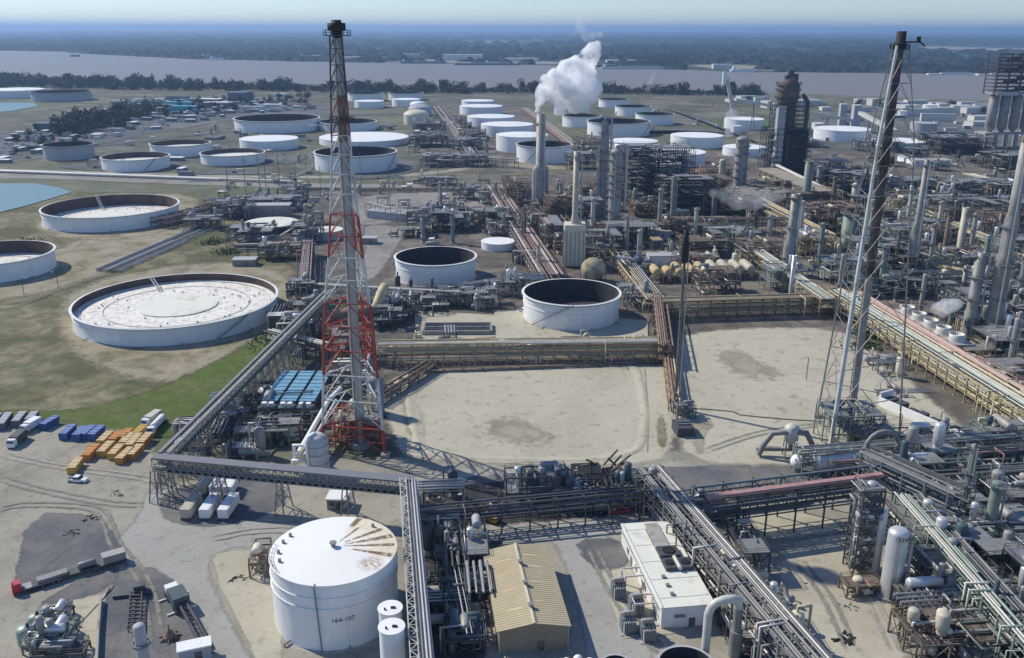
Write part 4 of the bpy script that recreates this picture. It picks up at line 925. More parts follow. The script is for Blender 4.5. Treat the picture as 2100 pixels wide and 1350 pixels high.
# ================================================================ GALLERIES AND RACKS
gallery('long stilted grey gallery running from the corner tower back along the grass verge',G(335,932,13),G(672,598,13),13,13,2.6,3.6,6.4,lean=2.2,steel='steel',cov=.5,lattice=.7)
gallery('stilted grey gallery crossing over the white box trailers',G(318,936,13),G(850,984,13),13,13,3.2,3.8,16,lean=2.6,steel='steel')
gallery('lattice gallery coming toward the numbered tank past the silos',G(846,984,13),G(886,1440,13),13,13,2.6,2.6,14,steel='steel',roof='greytank',cov=.9,lattice=1.5)
rack('long tan pipe rack bordering the far side of the larger sand basin',G(782,748),G(1360,738),6.5,[2.6,5.2,8],[5,7,8],'tan',('tanpipe','tanpipe','wpipe','rpipe'),6,3,loops=.12,drops=10)
rack('low brown sleeper rack right at the far lip of the larger sand basin',G(870,766),G(1340,748),2.6,[1.2],[5],'brown',('rpipe','tanpipe','brown'),7,4)
rack('short brown rack turning the corner of the basin beside the tower',G(775,835),G(885,764),4,[2.2,3.8],[4,4],'brown',('rpipe','tanpipe','greypipe'),6,5)
rack('wide shaded brown rack behind the smaller sand basin',G(1345,652),G(1712,640),9,[3,5.5,8],[9,10,12],'brown',('tanpipe','rpipe','brown','tanpipe'),6,6,drops=8)
d=Vector((cos(radians(-84)),sin(radians(-84)),0)); o=G(1712,632); pr=Vector((-d.y,d.x,0))
rack('broad yellowish diagonal rack right beside the smaller basin',o,o+d*150,8,[3.5,6,8.5],[8,9,10],'tan',('tanpipe','wpipe','greenpipe','tanpipe'),6,7,loops=.1,drops=14)
rack('pinkish diagonal rack running parallel behind the yellowish one',o+pr*10.5,o+pr*10.5+d*150,7,[4,7],[9,11],'brown',('pinkpipe','tanpipe','pinkpipe','wpipe'),6,8,drops=6)
rack('low rusty diagonal rack nearest the white fans',o+pr*19+d*18,o+pr*19+d*150,5,[2.2,4],[6,7],'brown',('rpipe','greypipe','pinkpipe'),6,9)
a_=G(1335,962,10); b_=G(1672,1352,10); e_=(b_-a_).normalized()
rack('foreground silver pipe rack descending past the pale roofed substation',a_,b_+e_*18,7.5,[4,7,10],[7,8,11],'steel',('pipe','greypipe','dpipe','greypipe','wpipe','greypipe'),6,10,rr=(.12,.36),drops=34,loops=.08,post=.4,full=.74)
rack('dark low rack crossing the shaded road between the lattice gallery and the silver rack',G(850,1045,8),G(1365,996,8),5,[4.5,7.5],[5,6],'dsteel',('dpipe','greypipe','dpipe'),7,11,drops=4)
t=rack('deep dark truss rack topped by a faded red duct',G(1440,1014,12),G(1795,968,12),8,[6.5,9,12],[9,9,10],'dsteel',('dpipe','greypipe','dpipe','bluesteel'),8,12,truss=3.4)
L=(G(1795,968,12)-G(1440,1014,12)).length; m=MB(); m.box(L/2,-3.2,12.6,L,1.5,.9); P('red_duct',m,MT['pinkpipe'],t)
a_=G(1786,925,14.5); b_=G(1965,1005,14.5)
rack('tall rack with rows of parallel grey pipes bending down beside the vessels',a_,b_,7,[8,11,14.5],[5,6,8],'bluesteel',('greypipe','dpipe','greypipe'),6,13,rr=(.16,.28),full=1)
rack('green grey lattice topped rack running to the lower frame corner',G(1868,1018,11),G(2160,1345,11),7,[5,8,11],[6,8,9],'green',('greenpipe','dpipe','greypipe','wpipe'),6,14,drops=22,post=.35,full=.65)
rack('pink and tan pipe rack reaching the frame edge behind the green rack',G(1700,968),G(2260,930),9,[2.5,5],[8,9],'brown',('pinkpipe','wpipe','tanpipe','pinkpipe'),6,15,drops=10)
rack('dark green rack under the pink and tan one at the frame edge',G(1880,1020),G(2260,995),6,[4,7],[7,8],'green',('dpipe','greenpipe','greypipe'),7,16,drops=8)
rack('grey rack over dark equipment just below the smaller basin',G(1640,925,7),G(2200,880,7),6,[4,7],[5,7],'green',('greypipe','greenpipe','pipe'),7,17,drops=12)
rack('grey pipe bridge in front of the tank by the gravel road',G(592,582,7),G(945,600,7),4.5,[4,7],[5,6],'steel',('wpipe','pipe','greypipe'),8,18,drops=4)
rack('pale pipe bridge linking the two deep open tanks',G(945,585,7),G(1110,560,7),4,[4,7],[4,5],'steel',('wpipe','pipe','greypipe'),8,19,drops=2)
rack('purple grey pipe deck leading away behind the mottled roof tank',G(624,592,8),G(632,495,8),6.5,[5,8],[7,9],'dsteel',('pinkpipe','greypipe','wpipe'),6,20,drops=4)
rack('purple grey rack along the clarifiers',G(640,502,7),G(486,505,7),5,[4,7],[5,6],'dsteel',('greypipe','pinkpipe','wpipe'),6,21,drops=5)
rack('slim elevated grey rack spanning left of the pink corridor',G(835,438,8),G(1060,436,8),4,[8],[4],'dsteel',('greypipe','dpipe'),12,22)
rack('sloping grey rack by the gravel road bend',G(755,418,8),G(840,440,8),4,[8],[4],'steel',('greypipe','wpipe'),12,23)
rack('main pink pipe corridor running up to the sphere tank',G(1130,590),G(1015,400),14,[3,6.5],[14,16],'brown',('pinkpipe','pinkpipe','wpipe','greypipe'),8,24,drops=14)
rack('continuing grey pipe corridor toward the river',G(985,345),G(895,222),16,[3],[12],'dsteel',('greypipe','wpipe','pinkpipe'),16,25)
rack('pink brown pipe lines running past the tank row toward the river',G(1200,320),G(1075,225),14,[2.5],[9],'brown',('pinkpipe','wpipe','tanpipe'),16,26)
rack('white pipeline along the dike road at the upper edge of the pond',G(-200,350),G(620,379),5,[1.2],[4],'concrete',('wpipe','white'),14,27,rr=(.4,.7),full=1)
rack('grey pipes lying on sleepers beside the mottled roof tank',G(225,560),G(430,470),14,[.8],[9],'concrete',('greypipe','wpipe','pipe'),10,28,rr=(.2,.5))
rack('brown rack at mid height leading across the process area',G(1400,478),G(1610,476),10,[5,9],[9,10],'brown',('rpipe','tanpipe','greypipe'),8,29,drops=8)
rack('pale tan pipe run slanting behind the exchanger rows',G(1535,500,9),G(1700,612,9),7,[5,9],[7,9],'tan',('tanpipe','wpipe','greenpipe'),7,30,drops=9)
rack('tan rack slanting down past the brown grey stack',G(1510,385,10),G(1700,480,10),8,[6,10],[7,8],'tan',('tanpipe','wpipe','rpipe'),9,31,drops=8)
rack('long pale rack crossing the right hand process area toward the frame edge',G(1880,425,8),G(2200,560,8),9,[4,8],[9,10],'tan',('wpipe','tanpipe','greenpipe','pinkpipe'),9,32,drops=12)
rack('pink brown rack behind the tapering stack',G(1800,418,8),G(1990,480,8),8,[4,8],[7,9],'brown',('pinkpipe','rpipe','wpipe'),9,33,drops=10)
rack('grey rack lying flat before the steaming fans',G(1750,590),G(2200,585),10,[4,7],[9,10],'green',('greypipe','greenpipe','dpipe'),8,34,drops=8)
rack('yellow green rack below the pale slim stack',G(1860,552),G(1975,582),9,[4,7],[8,8],'tan',('greenpipe','tanpipe','wpipe'),8,35,drops=5)
rack('far white rack behind the rusty tower',G(1985,372),G(2140,415),10,[7],[7],'concrete',('wpipe','tanpipe'),12,36)
rack('dark rack leading from the deep open tank to the rusty exchangers',G(1345,640),G(1268,540),9,[3.5,6],[7,8],'tan',('wpipe','pipe','tanpipe'),7,37,drops=6)
rack('vertical looking tan rack dividing the two sand basins',G(1365,752),G(1352,640),6,[3,6,8.5],[6,6,7],'brown',('rpipe','tanpipe','rpipe'),7,38,drops=6)
rack('brown rack strip between the basins next to the flare pole',G(1385,845),G(1372,745),4,[1.5,4],[4,4],'tan',('rpipe','tanpipe'),8,39)
rack('grey rack behind the blue cooler',G(560,715),G(668,742),5,[4,7],[5,6],'dsteel',('greypipe','wpipe'),7,40,drops=4)
rack('dark pipe rack beside the lattice gallery and the small warehouse yard',G(905,1095),G(950,1340),5,[3,5.5],[5,5],'dsteel',('dpipe','greypipe','pipe'),6,41,drops=8)
rack('pale short rack joining the warehouse wall',G(925,1215),G(1005,1208),5,[3],[7],'steel',('pipe','wpipe'),5,42)
rack('dense grey rack over the dike left of the clarifiers',G(330,470),G(500,425),14,[3,6],[9,10],'dsteel',('greypipe','pinkpipe','dpipe'),8,43,drops=10)
rack('long far pipe rack in front of the open tank behind the stack',G(880,332),G(1060,345),8,[5,8],[6,7],'dsteel',('greypipe','wpipe'),12,44)
rack('dark ground pipes crossing beside the long road',G(600,392),G(1040,392),8,[1.2],[8],'brown',('dpipe','greypipe','rpipe'),14,45)
# ================================================================ BUILDINGS
A=G(998,1128,6); B=G(1025,1293,6); D=G(1170,1277,6); E_=G(1120,1122,6); w_=((D-B).length+(E_-A).length)/2; d_=((A-B).length+(E_-D).length)/2; cc_=(A+B+D+E_)/4
yx=((A-B).normalized()+(E_-D).normalized()); rot=atan2(yx.y,yx.x)-pi/2
t=building('tan corrugated gable roof warehouse at the bottom of the frame',0,0,w_,d_,5.6,rot,'tanroof','wallbrown',1.3,xy=(cc_.x,cc_.y),name='warehouse',cat='warehouse')
m=MB(); m.box(.0,0,5.6+1.3+.12,.5,d_+.8,.18); P('ridge_cap',m,MT['cream'],t); m=MB(); m.box(.55,0,5.6+1.18,.45,d_+.2,.16); P('ridge_vent',m,MT['brown'],t)
m=MB(); m.box(-w_/2-.35,0,5.35,.22,d_,.2); P('gutter',m,MT['cream'],t); m=MB(); m.box(w_/2-3,-d_/2-.05,0,3.4,.1,3.8); P('roller_door',m,MT['wallbrown'],t)
m=MB(); m.box(w_*-.05,d_/2+2.3,0,5.5,1.8,2.2); tag(P('skip_bin',m,MT['black'],None,(cc_.x,cc_.y,0)),'open black skip behind the tan warehouse','skip bin')
bpy.data.objects['skip_bin'].rotation_euler=(0,0,rot)
A=G(1281,1079,5.5); B=G(1364,1251,5.5); D=G(1463,1231,5.5); E_=G(1367,1065,5.5); w_=((D-B).length+(E_-A).length)/2; d_=((A-B).length+(E_-D).length)/2; cc_=(A+B+D+E_)/4
yx=((A-B).normalized()+(E_-D).normalized()); rot=atan2(yx.y,yx.x)-pi/2
t=building('pale flat roofed substation building beside the grey transformers',0,0,w_,d_,5.2,rot,'roofpale','white',0,xy=(cc_.x,cc_.y),name='substation',cat='building')
m=MB(); m.box(1.2,9,5.56,3.2,13,.5); P('roof_duct',m,MT['concrete'],t)
for x,y,a,b,z in ((1.6,2.5,4.8,4,1.0),(.4,-2.2,2.6,4,.9),(4.0,-2.4,2.8,4,.9)):
    m=MB(); m.box(x,y,5.56,a,b,z); P('rooftop_unit',m,MT['dsteel'],t)
    m=MB(); m.cyl(x,y,5.56+z,5.56+z+.25,min(a,b)*.36,14); P('fan_cowl',m,MT['black'],t)
m=MB(); m.tube([(2.2,0,6.4),(2.2,-4.6,6.4)],.5,8); m.tube([(-1,1,6.0),(-1,14,6.0)],.12,6); P('roof_pipe',m,MT['wpipe'],t)
m=MB(); m.rail([(-w_/2,-d_/2,5.6),(-w_/2,d_/2,5.6)],.25,.06,4); P('parapet',m,MT['white'],t)
m=MB(); m.box(-1.8,-d_/2-.42,3.2,2.4,.8,.15); P('door_canopy',m,MT['steel'],t)
for i in range(4): m=MB(); m.box(-w_/2-.06,-d_*.35+i*d_*.22,1.4,.12,1.6,1.4); P('wall_louvre',m,MT['greypipe'],t)
# transformers
tr=None
for i,(u,v,l) in enumerate([(1270,1222,'farthest from the camera'),(1307,1256,'second in line'),(1290,1292,'third, set out nearest the road'),(1330,1308,'nearest the camera')]):
    g=G(u,v); lab='grey blue transformer on the pad by the pale substation, '+l
    if tr is None:
        tr=T('transformer',lab,'transformer',g,rot,'transformers beside the substation'); tr.scale=(1.35,)*3
        m=MB(); m.box(0,0,.3,2.2,1.6,2.3); P('tank_body',m,MT['bluesteel'],tr)
        for s_ in (-1,1):
            m=MB()
            for k in range(7): m.box(-.9+k*.3,s_*1.15,.5,.1,.6,1.9)
            P('radiator',m,MT['greytank'],tr)
        m=MB(); m.drum((-.9,.2,3.1),(.9,.2,3.1),.32,10); P('conservator',m,MT['greytank'],tr)
        for k in (-.6,0,.6): m=MB(); m.lathe([(.12,2.6),(.16,2.9),(.08,3.1),(.14,3.3),(.05,3.6),(0,3.6)],k,-.4,8); P('bushing',m,MT['rpipe'],tr)
        m=MB(); m.box(0,0,0,3,3.2,.3); P('plinth',m,MT['concrete'],tr)
    else: dup(tr,g,rot,lab)
bf=None
for i,(u,v,l) in enumerate([(1302,1205,'far one'),(1322,1262,'near one')]):
    g=G(u,v); lab='white pipe busbar frame over the transformers, '+l
    if bf is None:
        bf=T('busbar_frame',lab,'busbar frame',g,rot,'busbar frames')
        for s_ in (-1,1):
            m=MB(); m.beam((-2.4,s_*1.6,0),(-2.4,s_*1.6,4.2),.28); m.beam((2.4,s_*1.6,0),(2.4,s_*1.6,4.2),.28); m.beam((-2.5,s_*1.6,4.2),(2.5,s_*1.6,4.2),.3); P('portal',m,MT['wpipe'],bf)
        m=MB(); m.beam((-2.4,-1.7,4.2),(-2.4,1.7,4.2),.25); m.beam((2.4,-1.7,4.2),(2.4,1.7,4.2),.25); m.beam((0,-1.7,4.1),(0,1.7,4.1),.15); P('crossbeam',m,MT['wpipe'],bf)
    else: dup(bf,g,rot,lab)
building('small white roofed shelter on the dock by the corner gallery',512,934,5.5,3,3,-.1,'white','dsteel',door=False)
building('white roofed shed under the stilted gallery beside the numbered tank',697,1040,5,4.5,3.2,-.05,'white','greypipe',wins=2)
building('long grey shed with a bright ridge near the lattice posts',555,445,28,10,8,.05,'ribwhite','greypipe',0,wins=4)
building('low white shed left of the red tower section',505,545,12,7,3.4,.05,'ribwhite','greypipe')
building('white roofed hut right of the red tower section',760,500,8,6,3.5,0,'ribwhite','steel')
building('low grey building with white roof over yellow barrels',1378,540,26,8,5,.05,'greytank','white')
building('grey low shed behind the shaded racks',1325,487,28,12,5,.03,'concrete','greytank',wins=3,eq=3)
building('dark flat shed with blue shaded face near the frame corner',2010,1175,16,7,5,.05,'concrete','bluesteel')
building('small white roof hut in the middle of pipework',1028,470,7,5,3,.1,'white','steel')
building('pale low canopy beside the gravel road',800,450,30,9,5,-.45,'greytank','greytank',door=False)
building('white corrugated warehouse far behind the tapering stack',1905,336,36,16,5,.05,'ribwhite','white',wins=5)
building('white gabled shed behind the thin lattice leg',1868,330,20,14,5,.05,'ribwhite','white',2)
building('white roof corner poking in at the bottom edge by the asphalt',405,1352,6,2.6,3.2,.35,'white','greytank')
# ================================================================ BLUE COOLER
A=G(588,761,7); B=G(528,823,7); D=G(649,823,7); E_=G(686,763,7); cx_=(A+B+D+E_)/4; u1=((D-B)+(E_-A)).normalized(); wd=((D-B).length+(E_-A).length)/2; ln=((A-B).length+(E_-D).length)/2; rot=atan2(u1.y,u1.x)-.0
t=T('air_cooler','blue slatted air cooler in three bays between the gallery and the red tower','air cooler',(cx_.x,cx_.y,0),rot)
for k in range(3):
    x=-wd/2+wd*(k+.5)/3; m=MB(); bw_=wd/3-1.0
    for i in range(16):
        y=-ln/2+ln*(i+.5)/16; m.box(x,y,6.7+(.12 if i%2 else 0),bw_,ln/16*.82,.3)
    P('slatted_bay',m,MT['cyanroof'],t)
    m=MB(); m.box(x,0,5.2,bw_+.5,ln,1.3); P('plenum',m,MT['dsteel'],t)
    m=MB(); m.box(x,-ln/2-2,5.6,bw_,3,.5); P('header_platform',m,MT['bluesteel'],t)
    for q_ in (-1,1):
        m=MB(); m.cyl(x+q_*bw_*.22,-ln/2-2,6.1,7.2,.9,14); P('motor_cowl',m,MT['white'],t)
m=MB()
for x in (-wd/2,-wd/6,wd/6,wd/2):
    for i in range(4): m.beam((x,-ln/2+ln*i/3,0),(x,-ln/2+ln*i/3,5.4),.35)
    m.beam((x,-ln/2,3),(x,ln/2,3),.25)
    m.beam((x,-ln/2,0),(x,-ln/6,5),.18); m.beam((x,ln/2,0),(x,ln/6,5),.18)
P('steel_frame',m,MT['dsteel'],t)
m=MB(); m.rail([(-wd/2-.6,-ln/2-3.6,6.1),(wd/2+.6,-ln/2-3.6,6.1)],1.1,.1); m.rail([(-wd/2-.6,-ln/2,6.1),(-wd/2-.6,ln/2,6.1)],1.1,.1); P('handrail',m,MT['bluesteel'],t)
# white scrubber and pipes beside the tower
g=G(655,966); h=ZV(g.y,890); t=T('scrubber_vessel','white vertical vessel with looping white pipes at the foot of the red tower','vessel',g)
m=MB(); m.lathe([(3.3,0),(3.3,h-2.4),(3.0,h-1.2),(2.0,h-.4),(0,h)],n=24); P('shell',m,MT['twhite'],t)
for z in (h*.25,h*.5,h*.72): m=MB(); m.lathe([(3.32,z),(3.5,z),(3.5,z+.25),(3.32,z+.25)],n=24,sharp=True); P('hoop',m,MT['greytank'],t)
P('loop_pipe',MB().tube([(-3,-1,h*.3),(-6.2,-1,h*.3),(-6.2,-1,h*.72),(-3,-1,h*.72)],.42,10),MT['white'],t)
P('loop_pipe',MB().tube([(-3,-1,h*.36),(-3.6,-2.2,h*.36),(-6.4,-2.2,h*.36),(-6.4,-2.2,.4)],.45,10),MT['white'],t)
P('riser_pipe',MB().tube([(-2,-3,.6),(-2,-3,h-1.5),(-1.6,-2.4,h-.2),(0,0,h+.2)],.4,10),MT['white'],t)
a=G(612,935,6); b=G(676,822,8); P('inclined_duct',MB().tube([a-g,b-g,b-g+Vector((2,10,0))],.75,12),MT['white'],t)
P('inclined_duct',MB().tube([a-g+Vector((1.8,.5,-.4)),b-g+Vector((2.4,0,0))],.5,12),MT['wpipe'],t)
t=T('knockout_drum','rust brown horizontal drum with elbow ducts behind the red tower legs','drum',G(722,672),.25); t.scale=(1.25,)*3
m=MB(); m.drum((-7,0,4),(7,2,4),2.6,16); P('shell',m,MT['rpipe'],t); P('elbow_duct',MB().tube([(5,2,4),(9,4,5),(11,6,9),(13,12,10)],1.6,12),MT['tanpipe'],t); P('elbow_duct',MB().tube([(-6,0,4),(-9,-3,4),(-10,-9,3)],1.3,12),MT['pinkpipe'],t)
m=MB(); m.box(-4,0,0,1,4,2); m.box(4,1,0,1,4,2); P('saddle',m,MT['concrete'],t)
module('rust red skid of pumps and pipes under the red tower',738,905,13,11,9,'red',npipe=44,nves=7)
module('rust red pipework cluster between the tower and the tan rack',728,735,15,12,11,'red',npipe=34,nves=8)
module('white pipe manifold caught inside the white band of the tower',725,800,15,12,9,'grey',npipe=24,nves=5)
t=T('blue_grey_tank_body','blue grey upright drum inside the tower legs beside the basin','drum',G(775,850)); m=MB(); h=12; m.lathe([(2.6,0),(2.6,h),(1.6,h+1.2),(0,h+1.5)],n=20); P('shell',m,MT['bluesteel'],t); m=MB(); m.rail([(2.6*cos(k*pi/6),2.6*sin(k*pi/6),h) for k in range(12)],1.1,.08,3,True); P('handrail',m,MT['steel'],t)
# goose neck
g=G(1448,1352); t=T('gooseneck_duct','large pale gooseneck duct rising beside the substation wall','duct',g); hh=ZV(g.y,1232)
P('duct',MB().tube([(0,0,0),(0,0,hh-3),(.5,.1,hh-1.4),(1.6,.3,hh-.5),(3.2,.5,hh),(5,.7,hh),(6,1,hh-.8),(6.2,1.1,hh-2.4)],.85,14),MT['wpipe'],t)
m=MB(); m.cyl(6.2,1.1,0,hh-2.3,.9,14); m.cyl(6.2,1.1,0,hh*.45,1.3,14); P('receiver',m,MT['greypipe'],t)
# drum & ducts by lower edge of small basin
g=G(1722,968); t=T('insulated_drum','long horizontal insulated drum behind the red topped truss rack','drum',g,.08); m=MB(); m.drum((-7,0,4.3),(7.5,0,4.3),3.1,20); P('shell',m,MT['silver'],t)
for x in (-5,-1,3,6.5): m=MB(); V=[(x,3.2*cos(k*pi/10),4.3+3.2*sin(k*pi/10)) for k in range(21)]; m.tube(V,.12,6); P('band',m,MT['greytank'],t)
m=MB(); m.box(-4,0,0,1,5,2.4); m.box(5,0,0,1,5,2.4); P('saddle',m,MT['concrete'],t); m=MB(); m.rail([(-7,-2.6,7.2),(7,-2.6,7.2)],1.2,.12); P('handrail',m,MT['steel'],t)
P('arch_pipe',MB().tube([(7,0,6)]+[(12-5*cos(k*pi/8),0,7+5.5*sin(k*pi/8)) for k in range(1,8)]+[(17,0,6)],.7,12),MT['greypipe'],t)
t=T('ball_vessel','bright white round vessel left of the insulated drum','vessel',G(1636,967)); m=MB(); m.ball(0,0,3.4,2.1,18,12); P('shell',m,MT['white'],t); m=MB(); m.cyl(0,0,0,2.2,1.2,10); P('skirt',m,MT['steel'],t)
t=T('cream_vessel','upright cream vessel on stilts over the edge of the smaller basin','vessel',G(1620,938)); h=ZV(G(1620,938).y,868); m=MB(); m.lathe([(.6,h-6.5),(2.1,h-5),(2.1,h-1),(1.3,h-.3),(0,h)],n=18); P('shell',m,MT['wpipe'],t)
m=MB()
for k in range(4): a=k*pi/2+.7; m.beam((2.4*cos(a),2.4*sin(a),0),(2*cos(a),2*sin(a),h-4),.3)
P('support_leg',m,MT['steel'],t)
P('ring_duct',MB().tube([(0,0,h-6),(0,0,h-8),(-6,1,h-8.5),(-9,1,h-8.5),(-9,1,2)],.75,12),MT['greypipe'],t)
P('ring_duct',MB().tube([(-9,0,1),(-8,0,4),(-5.5,0,8),(0,-1,9),(4,-1,8.6),(6,-1,5),(6,-1,1)],.8,12),MT['greypipe'],t)
module('green grey steel structure at the foot of the rusty tower',1738,905,16,12,11,'green',npipe=30,nves=6)
module('second green grey skid beside the rusty tower foot',1790,918,12,8,6,'green',npipe=20,nves=4)
# white and dark long box at far edge of small basin
t=T('white_trough','long white wall edged trough full of dark machinery along the basin','trough',G(1912,868),radians(-62)); m=MB(); m.box(0,-3.4,0,36,.6,3.4); m.box(-18,0,0,.6,6.5,5); P('side_wall',m,MT['white'],t); m=MB()
for k in range(9): m.box(-16+k*4,0,0,2.8,4.5,R.uniform(1,3.2))
P('machinery',m,MT['dsteel'],t)
# fans
fan=None
rf=radians(-84)
t=T('cooling_tower','grey box cooling tower with a row of white fan stacks by the diagonal racks','cooling tower',G(1905,700),rf)
m=MB(); m.box(0,0,0,46,9,7); P('cell_box',m,MT['concrete'],t)
for k in range(5):
    m=MB(); m.lathe([(3.2,7),(2.7,8.2),(2.9,9.8),(2.6,9.8),(2.4,8)],-18+k*9,0,20); P('fan_stack',m,MT['wpipe'],t); m=MB(); m.cyl(-18+k*9,0,8,8.3,.6,8)
    for j in range(4): a=j*pi/2+k; m.beam((-18+k*9,0,8.2),(-18+k*9+2.3*cos(a),2.3*sin(a),8.2),.5,.1)
    P('fan',m,MT['dsteel'],t)
for k in range(12): m=MB(); m.box(-21+k*3.8,-4.6,1,2.6,.2,4); P('louvre',m,MT['greypipe'],t)
t=T('cooling_tower','tan cooling tower line with fans nearer the frame edge','cooling tower',G(2040,800),rf)
m=MB(); m.box(0,0,0,44,8,5); P('cell_box',m,MT['cream'],t)
for k in range(5): m=MB(); m.lathe([(3,5),(2.5,6.2),(2.8,7.4),(2.4,7.4),(2.3,6)],-17+k*8.6,0,18); P('fan_stack',m,MT['concrete'],t)
